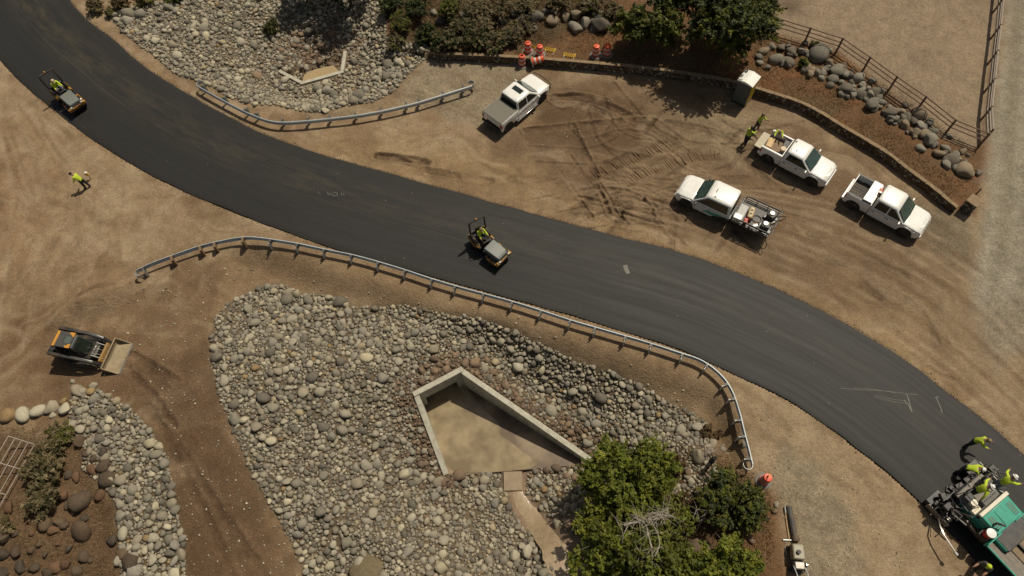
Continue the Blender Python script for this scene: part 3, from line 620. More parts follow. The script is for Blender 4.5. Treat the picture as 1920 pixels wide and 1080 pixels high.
for pts, w in (([(1575,728),(1610,731),(1650,732),(1700,738)], .022), ([(1600,727),(1640,730),(1680,737)], .02), ([(1640,742),(1670,748),(1698,752)], .02), ([(1638,745),(1668,752),(1700,757)], .02),
               ([(1700,738),(1706,758),(1710,773)], .06), ([(1756,745),(1763,762),(1767,774)], .05), ([(1695,750),(1704,760),(1708,770)], .05), ([(1703,738),(1720,740)], .03), ([(1752,746),(1760,743)], .03),
               ([(1172,497),(1174,505),(1178,513)], .28), ([(614,360),(616,366)], .028), ([(624,361),(632,361),(634,366),(627,368),(622,364)], .028), ([(640,361),(640,367)], .025), ([(596,360),(601,364)], .02), ([(618,360),(620,366)], .025), ([(644,362),(645,367)], .025)):
    tag(scratch(pts, w).build('scrape_mark', M_CHALK, asphalt))
# ================================================================== CONCRETE CULVERT ENDS
def wall_seg(a, b, th, z0, side=0.0):
    """slab standing between two top points (x,y,z); bottom at z0"""
    a = Vector(a); b = Vector(b); d = Vector((b.x-a.x, b.y-a.y, 0)).normalized(); n = Vector((-d.y, d.x, 0))
    o0 = n*(th*(-.5+side)); o1 = n*(th*(.5+side)); mb = MB()
    return mb.add([a+o0, b+o0, b+o1, a+o1, (a.x+o0.x, a.y+o0.y, z0), (b.x+o0.x, b.y+o0.y, z0), (b.x+o1.x, b.y+o1.y, z0), (a.x+o1.x, a.y+o1.y, z0)],
                  [(0,1,2,3),(4,7,6,5),(0,4,5,1),(1,5,6,2),(2,6,7,3),(3,7,4,0)])
def ext(a, b, e0, e1):
    a = Vector(a); b = Vector(b); d = b-a; L_ = Vector((d.x, d.y)).length
    return a-d*(e0/L_), b+d*(e1/L_)
M_MUD = mat('wet_silt', tuple(alb(106, 86, 64)), .4, var=.15, scale=1.6, dirt=tuple(alb(168, 146, 114)), dirt_amt=.95, spec=.4)
M_SAND = mat('dry_silt', tuple(alb(172, 148, 108)), .9, var=.08, scale=2, bump=.1)
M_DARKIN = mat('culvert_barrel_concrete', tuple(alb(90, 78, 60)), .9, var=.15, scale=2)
cul = empty('culvert_outlet', (CW_POLY[:, 0].mean(), CW_POLY[:, 1].mean(), CFLOOR))
tag(cul, 'large concrete culvert outlet with headwall and two wing walls, muddy water on its floor', 'culvert')
def under(o, root):
    o.parent = root; o.matrix_parent_inverse = Matrix.Translation(root.location).inverted(); return o
TH = .34
hl, hr, wr, wl = (Vector(p) for p in CW)
a, b = ext(hl, hr, .17, .17); dn = (hr-hl).normalized(); nn = Vector((-dn.y, dn.x, 0)); nn = nn if nn.y > 0 else -nn
# headwall: lintel over the barrel mouth and two jambs
mid0, mid1 = hl.lerp(hr, .14), hl.lerp(hr, .86)
mb = MB(); lint = wall_seg(a, b, TH, CFLOOR+1.25); mb.v, mb.f = lint.v, lint.f
for p, q in ((a, mid0), (mid1, b)):
    w = wall_seg((p.x, p.y, CFLOOR+1.249), (q.x, q.y, CFLOOR+1.249), TH-.004, CFLOOR-.4); mb.add(w.v, w.f)
under(mb.build('headwall', M_CONC, None, bevel=.025), cul)
mb = MB()
for p, q in ((mid0, mid0+nn*2.35), (mid1, mid1+nn*2.35)):
    p = p+nn*.172; w = wall_seg((p.x, p.y, CFLOOR+1.3), (q.x, q.y, CFLOOR+1.3), .25, CFLOOR-.4); mb.add(w.v, w.f)
p = mid0+nn*.172; q = mid1+nn*.172
mb.panel([(p.x, p.y, CFLOOR+1.26), (q.x, q.y, CFLOOR+1.26), (q.x+nn.x*2.35, q.y+nn.y*2.35, CFLOOR+1.26), (p.x+nn.x*2.35, p.y+nn.y*2.35, CFLOOR+1.26)], .2)
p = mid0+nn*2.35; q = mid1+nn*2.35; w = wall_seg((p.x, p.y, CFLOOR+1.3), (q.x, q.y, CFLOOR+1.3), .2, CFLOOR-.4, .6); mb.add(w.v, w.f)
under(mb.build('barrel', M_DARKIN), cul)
a, b = ext(hr, wr, -.175, .1); under(wall_seg(a, b, TH, CFLOOR-.4).build('wing_wall', M_CONC, None, bevel=.025), cul)
a, b = ext(hl, wl, -.175, .1); under(wall_seg(a, b, TH, CFLOOR-.4).build('wing_wall', M_CONC, None, bevel=.025), cul)
# floor slab with a thin sheet of muddy water
fl = [hl+nn*2.4, hr+nn*2.4, hr, wr+Vector((.1, -.1, 0)), wl+Vector((.1, -.1, 0)), hl]
mb = MB(); mb.prism([(p.x, p.y) for p in fl], CFLOOR-.3, CFLOOR, 'z'); under(mb.build('apron', M_MUD), cul)
def water_mat():
    m = bpy.data.materials.new('muddy_water'); m.use_nodes = True; nt = m.node_tree; N = nt.nodes; L = nt.links; b = N['Principled BSDF']
    b.inputs['Roughness'].default_value = .10; b.inputs['Specular IOR Level'].default_value = .5
    tc = N.new('ShaderNodeTexCoord'); n = N.new('ShaderNodeTexNoise'); n.inputs['Scale'].default_value = .8; n.inputs['Detail'].default_value = 8; L.new(tc.outputs['Object'], n.inputs[0])
    r = N.new('ShaderNodeValToRGB'); r.color_ramp.elements[0].position = .38; r.color_ramp.elements[0].color = (*alb(132, 116, 90), 1); r.color_ramp.elements[1].position = .64; r.color_ramp.elements[1].color = (*alb(168, 150, 118), 1)
    L.new(n.outputs['Fac'], r.inputs[0]); L.new(r.outputs[0], b.inputs['Base Color'])
    w = N.new('ShaderNodeTexNoise'); w.inputs['Scale'].default_value = 7; w.inputs['Detail'].default_value = 5; L.new(tc.outputs['Object'], w.inputs[0])
    bp = N.new('ShaderNodeBump'); bp.inputs['Strength'].default_value = .22; bp.inputs['Distance'].default_value = .05; L.new(w.outputs['Fac'], bp.inputs['Height']); L.new(bp.outputs[0], b.inputs['Normal'])
    return m
M_WATER = water_mat()
wp = [P(x, y, CFLOOR)[:2] for x, y in ((795,745),(862,712),(905,765),(942,800),(935,815),(960,830),(985,852),(1015,866),(990,880),(945,884),(900,886),(838,886),(815,820))]
wp = np.vstack([[(p.x, p.y) for p in (hl+nn*5, hr+nn*2.35)][:0] or np.zeros((0, 2)), smooth_line(np.vstack([wp, wp[:1]]), 1)[:-1]])
mb = MB(); mb.prism([tuple(q) for q in wp], CFLOOR-.01, CFLOOR+.012, 'z'); tag(mb.build('culvert_water', M_WATER), 'thin sheet of muddy brown water on the culvert floor', None, kind='structure')
st = smooth_line(np.vstack([STREAM, STREAM[:1]]), 2)[:-1]
sv = MB(); cx = STREAM.mean(0)
pl = resample(smooth_line(PP([(968,912),(975,935),(1005,965),(1035,1000),(1055,1030),(1065,1070),(1075,1140)], -2.9), 2), .4)
wd = np.interp(np.linspace(0, 1, len(pl)), [0, .25, .6, 1], [.45, .75, 1.15, 1.7])
rows = []
for i, p in enumerate(pl):
    d = pl[min(i+1, len(pl)-1)]-pl[max(i-1, 0)]; d /= np.hypot(*d); n = np.array([-d[1], d[0]]); zc = float(hz(*p))+.05; el_, er_ = (.6+.9*float(fbm(np.array([i*.4]), np.array([q_]), .9, 501, 3)[0]) for q_ in (1.5, 40.5))
    rows.append([(p[0]+n[0]*wd[i]*t*(el_ if t < 0 else er_), p[1]+n[1]*wd[i]*t*(el_ if t < 0 else er_), zc-.07*abs(t)**3) for t in (-1, -.5, 0, .5, 1)])
V = np.array(rows).reshape(-1, 3); ii = np.arange(len(V)).reshape(len(rows), 5)
F = np.stack([ii[:-1, :-1], ii[1:, :-1], ii[1:, 1:], ii[:-1, 1:]], -1).reshape(-1, 4)
M_STREAM = mat('silty_stream', tuple(alb(170, 148, 118)), .25, var=.18, scale=3, bump=.6, spec=.5)
tag(link_mesh('stream', np_mesh('stream', V, F), M_STREAM), 'shallow silty stream running from the culvert', None, kind='structure')
# broken slab lying at the lip
c = PT(962, 903); mb = MB(); mb.box((0, 0, 0), (1.15, 1.15, .16)); o = mb.build('concrete_slab', mat('stained_slab', tuple(alb(150, 128, 100)), .6, var=.15, scale=2), None, bevel=.02)
o.location = (c.x, c.y, float(hz(c.x, c.y))+.16); o.rotation_euler = (.05, .02, hd((945,890),(982,889))); tag(o, 'square mud-stained concrete slab below the culvert apron', 'slab')

ui = empty('culvert_inlet', (UW[1][0], UW[1][1], UFLOOR)); tag(ui, 'small concrete culvert inlet filled with pale silt among the upper rocks', 'culvert')
u = [Vector(p) for p in UW]
a, b = ext(u[1], u[2], .14, .14); under(wall_seg(a, b, .28, UFLOOR-.4).build('headwall', M_CONC, None, bevel=.02), ui)
a, b = ext(u[1], u[0], -.145, 0); under(wall_seg(a, b, .28, UFLOOR-.4).build('wing_wall', M_CONC, None, bevel=.02), ui)
a, b = ext(u[2], u[3], -.145, 0); under(wall_seg(a, b, .28, UFLOOR-.4).build('wing_wall', M_CONC, None, bevel=.02), ui)
sp_ = PP([(566,153),(570,140),(590,130),(625,122),(634,132)], -1.25)
mb = MB(); mb.prism([tuple(q) for q in np.vstack([sp_, [(u[2].x, u[2].y), (u[1].x, u[1].y)]])], UFLOOR-.3, -1.25, 'z'); under(mb.build('silt_fill', M_SAND, None, bevel=.03), ui)

# ================================================================== ROCKS
def ico(sub):
    bm = bmesh.new(); bmesh.ops.create_icosphere(bm, subdivisions=sub, radius=1.0)
    V = np.array([v.co[:] for v in bm.verts]); F = np.array([[v.index for v in f.verts] for f in bm.faces]); bm.free(); return V, F
ICO1, ICO2, ICO3 = ico(1), ico(2), ico(3)
def rock_shape(seed, base=ICO2, ang=.35):
    r = np.random.default_rng(seed); V = base[0].copy()
    V *= r.uniform(.66, 1.34, 3)*np.array([1, 1, .70])
    for _ in range(int(4+10*ang)):
        n = r.normal(size=3); n /= np.linalg.norm(n); h = r.uniform(.62-.15*ang, .95); d = V@n; m = d > h
        V[m] -= np.outer((d[m]-h)*(.55+.45*ang), n)
    k = r.normal(size=(3, 3))*2.0
    V *= (1+.07*np.sin(V@k[0]+r.uniform(0, 6))+.05*np.sin(V@k[1]*1.7))[:, None]
    V[:, :2] /= np.sqrt(np.mean(V[:, 0]**2+V[:, 1]**2)/.62); return V
ROUND = [rock_shape(i, ICO2, .6) for i in range(14)]; ANG = [rock_shape(50+i, ICO2, .95) for i in range(10)]; SMALL = [rock_shape(90+i, ICO1, .3) for i in range(10)]
BIG = [rock_shape(130+i, ICO3 if i % 2 else ICO2, .9) for i in range(10)]
M_ROCK = mat('river_stone', (1, 1, 1), .88, var=.20, scale=5.0, bump=.35, attr='Col', spec=.25)
def white_mesh(nm, V, F, sm=True):
    me = np_mesh(nm, V, F, sm, np.ones((len(V), 3))); me.materials.append(M_ROCK); return me
ME_ROUND = [white_mesh('round_stone', v, ICO2[1]) for v in ROUND]; ME_ANG = [white_mesh('broken_stone', v, ICO2[1], False) for v in ANG]; ME_BIG = [white_mesh('boulder', v, ICO3[1] if i % 2 else ICO2[1], bool(i % 2)) for i, v in enumerate(BIG)]
def pack(poly, classes, keep=None, tries=1.0, seed=1, f=.75):
    r = np.random.default_rng(seed); x0, y0 = poly.min(0); x1, y1 = poly.max(0); area = (x1-x0)*(y1-y0); cells = {}; out = []; cs = .6
    for lo, hi, dens in classes:
        n = int(area*dens*tries); X = r.uniform(x0, x1, n); Y = r.uniform(y0, y1, n); R_ = (lo+(hi-lo)*r.random(n)**1.6)*(.72+.5*fbm(X, Y, .35, seed+400, 3))
        ok = inside(X, Y, poly)
        if keep is not None: ok &= keep(X, Y, R_)
        for x, y, q in zip(X[ok], Y[ok], R_[ok]):
            i, j = int(x//cs), int(y//cs); bad = False
            for di in (-1, 0, 1):
                for dj in (-1, 0, 1):
                    for (a, b, c) in cells.get((i+di, j+dj), ()):
                        if (a-x)**2+(b-y)**2 < (f*(q+c))**2: bad = True; break
                    if bad: break
                if bad: break
            if not bad: cells.setdefault((i, j), []).append((x, y, q)); out.append((x, y, q))
    return np.array(out)
GREYS = [alb(172,162,140), alb(160,151,131), alb(150,141,122), alb(182,172,148), alb(138,129,112), alb(164,152,128), alb(154,146,130), alb(122,114,100)]
PALES = [alb(186,174,144), alb(176,160,128), alb(196,184,154)]; REDS = [alb(138,116,94), alb(128,107,88), alb(144,120,96), alb(118,100,84)]; OCH = [alb(164,138,98), alb(150,124,88)]
DARKS = [alb(92,78,62), alb(104,86,66), alb(84,74,62), alb(110,84,62)]; BASALT = [alb(124,117,102), alb(110,104,92), alb(136,128,112), alb(104,95,82), alb(130,115,94)]
def put_rocks(root, R_, shades, redf=None, seed=3,  nmax=290, name='rock', sink=.30, big=False, tone=1.0, flat=1.0):
    r = np.random.default_rng(seed); order = np.argsort(-R_[:, 2]); Vs = []; Fs = []; Cs = []; off = 0
    for k, i in enumerate(order):
        x, y, q = R_[i]; red = redf is not None and r.random() < redf(x, y)
        u = r.random(); c = (REDS[r.integers(len(REDS))] if red else PALES[r.integers(3)] if (u < .06 and not big) else OCH[r.integers(2)] if (u < .068 and not big) else shades[r.integers(len(shades))])*r.uniform(.84, 1.10)*tone*.90
        rot = r.uniform(0, 2*math.pi); tx, ty = r.normal(0, .34, 2); z = float(hz(x, y))+q*sink; s = q*1.16
        if k < nmax:
            me = ME_BIG[r.integers(len(ME_BIG))] if (big or q > .42) else (ME_ANG if red or r.random() < .65 else ME_ROUND)[r.integers(10)]
            o = link_mesh(name, me, None, root); o.matrix_parent_inverse = Matrix.Translation(root.location).inverted()
            o.location = (x, y, z); o.rotation_euler = (tx, ty, rot); o.scale = (s, s, s*flat); o.color = (*c, 1)
        else:
            S_, F_ = (SMALL[r.integers(10)], ICO1[1]) if q < .115 else ((ANG if red or r.random() < .65 else ROUND)[r.integers(10)], ICO2[1])
            M = np.array(Euler((tx, ty, rot)).to_matrix()); V = (S_*s)@M.T+np.array([x, y, z]); Vs.append(V); Fs.append(F_+off); off += len(V); Cs.append(np.repeat(c[None], len(V), 0))
    if Vs:
        me = np_mesh('small_stones', np.vstack(Vs), np.vstack(Fs), False, np.vstack(Cs)); o = link_mesh('small_stones', me, M_ROCK, root); o.matrix_parent_inverse = Matrix.Translation(root.location).inverted()
        tag(o, kind='stuff')
def bed(poly, label, classes, keep, seed, **kw):
    c = poly.mean(0); root = empty('riprap_bed', (c[0], c[1], float(hz(*c)))); tag(root, label, 'riprap')
    R_ = pack(poly, classes, keep, 1.0, seed); put_rocks(root, R_, kw.pop('shades', GREYS), seed=seed, **kw); return R_
culv_line = CW_POLY[[3, 0, 1, 2]]
def keep_main(X, Y, R_):
    dc = sdist(X, Y, CW_POLY); dl, _ = pdist(X, Y, culv_line); ds = sdist(X, Y, STREAM)
    silt = fbm(X, Y, .55, 301, 3); patch = ~((silt > .66) & (R_ < .125) & (np.random.default_rng(len(X)).random(len(X)) < .8))
    return patch & (dc < -.02) & (dl > .2+R_*.8) & (ds < -.05) & (np.hypot(X-CHAN[0], Y-CHAN[1]) > .75)
def red_main(x, y):
    d = float(pdist(np.array([x]), np.array([y]), CW_POLY[[3, 0, 1, 2]])[0][0]); return .85*math.exp(-(d/1.25)**2)
nr = bed(BED_MAIN, 'wide bed of grey river stones around the large culvert outlet', [(.27,.38,.28), (.18,.27,2.6), (.125,.18,18), (.082,.125,85), (.052,.082,90)], keep_main, 11, redf=red_main)
u_line = np.array([p[:2] for p in UW])
def keep_up(X, Y, R_):
    d, _ = pdist(X, Y, u_line); return (d > .18+R_*.8) & ~inside(X, Y, np.vstack([u_line, sp_[1:4][::-1]]))
def red_up(x, y): return .75*math.exp(-((x-UCH[0])**2+(y-UCH[1]-1.0)**2)/7.0)
bed(BED_UP, 'bed of pale river stones around the small culvert inlet above the road', [(.32,.46,.2), (.20,.30,2.2), (.135,.20,16), (.09,.135,60), (.06,.09,55)], keep_up, 12, redf=red_up, tone=1.06)
bed(BED_LEFT, 'tapering bed of mixed stones beside the dirt ramp', [(.28,.38,.8), (.19,.28,6), (.13,.19,30), (.085,.13,85), (.055,.085,90)], None, 13)
# ---- single boulders that stand out, in rows and clusters
def cluster(name, label, pts, shades, seed, z=None, tone=1.0, sink=.25, flat=1.0, size=1.0):
    R_ = []
    for (x, y, d) in pts:
        p = PT(x, y); R_.append((p.x, p.y, d*.5*size))
    if name == 'boulder_row':
        r0 = np.random.default_rng(3); R_ += [(x+r0.normal(0, .55), y+r0.normal(0, .45), r0.uniform(.14, .32)) for x, y, q in R_+R_]
    R_ = np.array(R_); c = R_[:, :2].mean(0); root = empty(name, (c[0], c[1], float(hz(*c)))); tag(root, label, 'boulders')
    put_rocks(root, R_, shades, None, seed, 400, 'boulder', sink, True, tone, flat)
cluster('boulder_row', 'row of grey boulders stepping down the bank between pipe fence and low stone wall',
  [(1432,98,.9),(1445,88,.7),(1452,113,1.2),(1464,90,.8),(1482,99,1.0),(1480,118,1.1),(1502,98,.8),(1534,104,1.9),(1515,105,.5),(1511,130,1.0),(1530,136,.7),(1543,133,.6),(1552,125,.6),(1567,134,1.2),(1560,150,1.0),(1587,140,.9),(1597,143,.5),(1609,148,1.1),(1585,168,1.2),(1595,155,.6),(1612,180,1.0),(1615,161,.6),(1627,166,.5),(1640,173,1.1),(1637,195,1.3),(1648,184,.6),(1663,212,1.1),(1682,207,.5),(1690,211,.7),(1698,222,1.0),(1695,235,.9),(1720,216,1.4),(1714,228,.8),(1727,240,.9),(1715,250,.8),(1733,252,.9),(1742,262,1.2),(1748,272,.8),(1752,272,.6),(1758,289,.9),(1773,279,.9),(1783,300,1.3),(1804,322,1.45),(1808,305,.5),(1600,180,.8),(1650,200,.6),(1672,222,.6)], BASALT, 21, tone=1.32, size=.76)
cluster('boulder_pile', 'pile of large grey boulders on the brushy bank above the drums',
  [(1005,33,1.5),(1022,22,.8),(1040,22,1.0),(1037,40,1.4),(1062,35,1.2),(1080,30,1.5),(1098,46,1.2),(1082,55,1.4),(1112,42,.7),(1124,50,1.9),(1125,32,1.2),(1060,22,.7),(965,28,.9),(940,40,1.0),(1000,55,.9),(1112,55,.8),(1140,52,.6),(870,30,1.1),(825,42,1.0),(812,25,.8),(948,38,.9)], BASALT, 22, tone=1.2, size=.72)
cluster('boulder_scatter', 'weathered brown boulders half buried in dry soil in the lower left corner',
  [(85,984,1.2),(155,998,1.9),(152,940,1.9),(112,980,.9),(120,985,.8),(100,996,.9),(10,1008,1.1),(28,1035,1.0),(18,955,1.1),(118,932,.9),(108,880,1.0),(130,890,.8),(145,898,.8),(172,880,1.0),(197,873,1.2),(195,850,.9),(165,850,.8),(150,830,1.0),(205,900,1.5),(188,930,.9),(140,960,.6),(160,972,.7),(40,1066,1.0),(65,1065,.8),(105,1065,1.0),(125,1058,.8),(158,1043,.9),(212,1015,1.0),(245,1055,1.3),(230,1040,.9),(75,1020,.6),(60,1000,.5),(128,950,.7),(5,1040,.9),(20,975,.6),(178,860,.7),(60,1030,.6),(130,1030,.7),(30,1000,.6),(85,1040,.6),(110,1020,.5),(170,1050,.5),(145,1070,.8),(90,1075,.9),(5,1075,1.0)], DARKS, 23, size=.66, tone=1.1)
cluster('stone_line', 'line of single rounded stones leading off the left rock bed',
  [(17,779,1.1),(46,777,1.05),(76,771,.95),(99,764,.9),(124,768,.85),(63,779,.35),(88,772,.4),(120,753,.5),(100,780,.4),(148,735,.85),(174,723,.5),(137,715,.3),(136,797,.75)], [GREYS[0], GREYS[3], GREYS[5], OCH[1]], 24, tone=1.1, size=.85)
cluster('flat_boulder', 'broad flat boulder at the bottom edge of the main rock bed', [(690,1066,1.9)], [alb(128,114,86)], 27, sink=.1, flat=.6)
cluster('boulder_scatter', 'big stones around the large culvert wings and the fallen trunk', [(1075,840,.9),(827,902,1.0),(1128,868,1.2),(1113,885,1.0),(1308,855,1.1),(1222,835,.9),(1335,830,.8),(1290,885,.7),(1045,982,.7),(1068,985,.9),(1100,830,.8),(1145,835,1.0),(1310,1040,2.2),(1395,835,.5),(1355,842,.5),(1405,1010,.6),(1455,948,.5),(1452,958,.5),(1400,1045,.5)], [GREYS[1], GREYS[2], REDS[1], GREYS[5]], 26, size=.72)

# loose pebbles strewn over the dirt
def pebbles(label, poly, n, seed, lo, hi, z=0.0):
    r = np.random.default_rng(seed); pl = PP(poly, z); x0, y0 = pl.min(0); x1, y1 = pl.max(0); X = r.uniform(x0, x1, n*2); Y = r.uniform(y0, y1, n*2)
    ok = inside(X, Y, pl) & (sdist(X, Y, ROAD_POLY) < -.15) & (sdist(X, Y, CW_POLY) < -.1); X, Y = X[ok][:n], Y[ok][:n]; Vs = []; Fs = []; Cs = []
    for k, (x, y) in enumerate(zip(X, Y)):
        q = lo+(hi-lo)*r.random()**3; V = SMALL[r.integers(10)]*q+np.array([x, y, float(hz(x, y))+q*.25]); Vs.append(V); Fs.append(ICO1[1]+12*k); c = (GREYS+PALES)[r.integers(11)]*r.uniform(.8, 1.15); Cs.append(np.repeat(c[None], 12, 0))
    tag(link_mesh('loose_pebbles', np_mesh('loose_pebbles', np.vstack(Vs), np.vstack(Fs), True, np.vstack(Cs)), M_ROCK), label, 'pebbles', kind='stuff')
pebbles('loose pebbles strewn on the dirt ramp around the lower rock beds', [(230,560),(420,480),(700,540),(1000,600),(1300,720),(1380,820),(1330,860),(400,620),(420,760),(600,1090),(340,1090),(300,800),(180,720)], 1500, 81, .025, .09)
pebbles('loose pebbles scattered over the dirt yard above the road', [(600,240),(980,130),(1350,190),(1760,400),(1850,620),(1500,500),(1000,380)], 700, 82, .02, .06)
pebbles('loose pebbles on the dirt by the lower right gravel', [(1390,760),(1440,760),(1600,900),(1720,1060),(1480,1080),(1410,900)], 350, 83, .02, .06)
# cleat ridges pressed up by the crawler, each a low bar of soil across the track
M_CLOD = mat('damp_soil', tuple(alb(122, 94, 62)), .95, var=.25, scale=9, bump=.3)
rr = np.random.default_rng(9)
for pts, w in (([(1108,332),(1160,308),(1215,285),(1262,264)], .95), ([(1172,342),(1215,320),(1270,302),(1320,290),(1352,293)], .9)):
    pl = resample(smooth_line(PP(pts), 2), .23); t = np.gradient(pl, axis=0)
    for p, d in zip(pl, t):
        d = d/np.hypot(*d); n = np.array([-d[1], d[0]])*w*.5*rr.uniform(.75, 1.05); o = rr.normal(0, .045, 2); k = rr.uniform(.03, .06); q0, q1 = p-n+o+d*.08, p+n+o-d*.05; h_ = rr.uniform(.012, .045)
        V = [(*(q0-d*k), hz(*q0)-.02), (*(q1-d*k), hz(*q1)-.02), (*(q1+d*k), hz(*q1)-.02), (*(q0+d*k), hz(*q0)-.02), (*(q0*.97+q1*.03), hz(*q0)+h_), (*(q1*.97+q0*.03), hz(*q1)+h_*.8)]
        mb = MB(); mb.add(V, [(0,1,5,4), (2,3,4,5), (1,2,5), (3,0,4), (3,2,1,0)]); mb.build('tread_ridge', M_CLOD, ground)

# asphalt crumbs spilled along the road edges
Vs = []; Fs = []; Cs = []; rr = np.random.default_rng(17)
for edge, sg in ((ROAD_HI, 1), (ROAD_LO, -1)):
    pl = resample(edge, .12); t = np.gradient(pl, axis=0); t /= np.hypot(t[:, 0], t[:, 1])[:, None]; nr = np.stack([-t[:, 1], t[:, 0]], 1)*sg
    for p, n in zip(pl, nr):
        if rr.random() < .75:
            q = p+n*(abs(rr.normal(0, .11))-.02); r_ = rr.uniform(.015, .045); V = SMALL[rr.integers(10)]*r_+np.array([q[0], q[1], float(hz(*q))+r_*.3]); Vs.append(V); Fs.append(ICO1[1]+12*len(Fs)); Cs.append(np.repeat(np.array([[.03, .028, .024]])*rr.uniform(.7, 2), 12, 0))
tag(link_mesh('asphalt_crumbs', np_mesh('asphalt_crumbs', np.vstack(Vs), np.vstack(Fs), False, np.vstack(Cs)), M_ROCK), 'dark asphalt crumbs spilled along both road edges', 'crumbs', kind='stuff')
# ================================================================== LOW STONE WALL
M_RUBBLE = mat('rubble_masonry', tuple(alb(98, 78, 54)), .95, var=.35, scale=7, bump=.8)
M_CAP = mat('cap_stone', tuple(alb(142, 120, 90)), .9, var=.25, scale=3, bump=.3)
def stone_wall():
    pl = resample(WALL, .25); n = len(pl); z0 = np.array([float(hz(*p)) for p in pl]); t = np.gradient(pl, axis=0); t /= np.hypot(t[:, 0], t[:, 1])[:, None]; nr = np.stack([-t[:, 1], t[:, 0]], 1)
    if nr[:, 1].mean() < 0: nr = -nr
    h = np.interp(np.linspace(0, 1, n), [0, .1, .5, .97, 1], [.45, .60, .66, .62, .5])
    c = pl.mean(0); root = empty('stone_wall', (c[0], c[1], 0)); tag(root, 'long low curving rubble stone wall with pale cap between yard and bank', 'wall')
    rows = [(-.15, -.4), (-.17, .05), (-.16, .3), (-.155, 1.0), (.12, 1.0), (.12, -.4)]; V = []; rr = np.random.default_rng(5)
    for i in range(n):
        for o, f in rows:
            j = rr.normal(0, .022) if o < 0 and 0 < f < 1 else 0
            V.append((pl[i, 0]+nr[i, 0]*(o+j), pl[i, 1]+nr[i, 1]*(o+j), (-.3 if f < 0 else f*h[i])+(0)))
    m = len(rows); ii = np.arange(n*m).reshape(n, m)
    F = np.vstack([np.stack([ii[:-1, k], ii[1:, k], ii[1:, (k+1) % m], ii[:-1, (k+1) % m]], -1) for k in range(m)])
    me = np_mesh('wall_body', np.array(V), F, False); bm = bmesh.new(); bm.from_mesh(me); bmesh.ops.recalc_face_normals(bm, faces=bm.faces); bm.to_mesh(me); bm.free()
    under(link_mesh('wall_body', me, M_RUBBLE), root)
    # rubble face: individual stones bulging out of the face
    Vs = []; Fs = []; Cs = []; off = 0
    for i in range(0, n-1):
        for k in range(3):
            S_ = SMALL[rr.integers(10)]; s = rr.uniform(.07, .13); f = (k+.5)/3.2+rr.normal(0, .04); u_ = rr.random()
            p = pl[i]*(1-u_)+pl[i+1]*u_-nr[i]*.135; V_ = S_*s*np.array([1.2, 1.2, 1.1])@np.array(Euler((rr.uniform(0, 6), rr.uniform(0, 6), 0)).to_matrix()).T+np.array([p[0], p[1], f*h[i]])
            Vs.append(V_); Fs.append(ICO1[1]+off); off += len(V_); Cs.append(np.repeat((DARKS+GREYS[2:6])[rr.integers(8)][None]*rr.uniform(.7, 1.0), len(V_), 0))
    o = under(link_mesh('face_stones', np_mesh('face_stones', np.vstack(Vs), np.vstack(Fs), True, np.vstack(Cs)), M_ROCK), root); tag(o, kind='stuff')
    i = 0
    while i < n-2:
        e = min(n-1, i+int(rr.integers(3, 7))); mb = MB(); ring = []
        for k in range(i, e+1):
            g = .012*(k == i)-.012*(k == e); p = pl[k]+t[k]*g; zz = h[k]+.002; w0 = -.175+rr.normal(0, .014); w1 = .085
            ring.append([(*(p+nr[k]*w0), zz), (*(p+nr[k]*w1), zz), (*(p+nr[k]*w1), zz+.075), (*(p+nr[k]*w0), zz+.075+rr.normal(0, .006))])
        mb.loft(ring); under(mb.build('cap_stone', M_CAP), root); i = e
stone_wall()
# end pillar of the wall
pp = PT(1812, 392); root = empty('stone_pillar', pp, hd((1774, 371), (1797, 387))); tag(root, 'short rubble stone pillar with square cap at the end of the low wall', 'pillar')
mb = MB(); mb.box((0, 0, .45), (.62, .62, .95)); mb.build('shaft', M_RUBBLE, root, bevel=.04)
mb = MB(); mb.box((0, 0, .98), (.8, .8, .11)); mb.build('cap', M_CAP, root, bevel=.02)
Vs = []; Fs = []; Cs = []; off = 0; rr = np.random.default_rng(8)
for k in range(90):
    a = rr.integers(4); u_ = rr.uniform(-.3, .3); p = [(u_, .31), (u_, -.31), (.31, u_), (-.31, u_)][a]; S_ = SMALL[rr.integers(10)]*rr.uniform(.06, .12); V_ = S_+np.array([p[0], p[1], rr.uniform(.02, .88)])
    Vs.append(V_); Fs.append(ICO1[1]+off); off += len(V_); Cs.append(np.repeat((DARKS+GREYS)[rr.integers(10)][None]*.85, len(V_), 0))
tag(link_mesh('face_stones', np_mesh('face_stones', np.vstack(Vs), np.vstack(Fs), True, np.vstack(Cs)), M_ROCK, root), kind='stuff')
pb = PT(1822, 372); mb = MB(); mb.cyl((0, 0, 0), (.05, .03, 1.1), .05, .045, 8); o = mb.build('marker_post', M_RUST, None, smooth=True); o.location = pb; tag(o, 'short dark marker post beside the stone pillar', 'post')

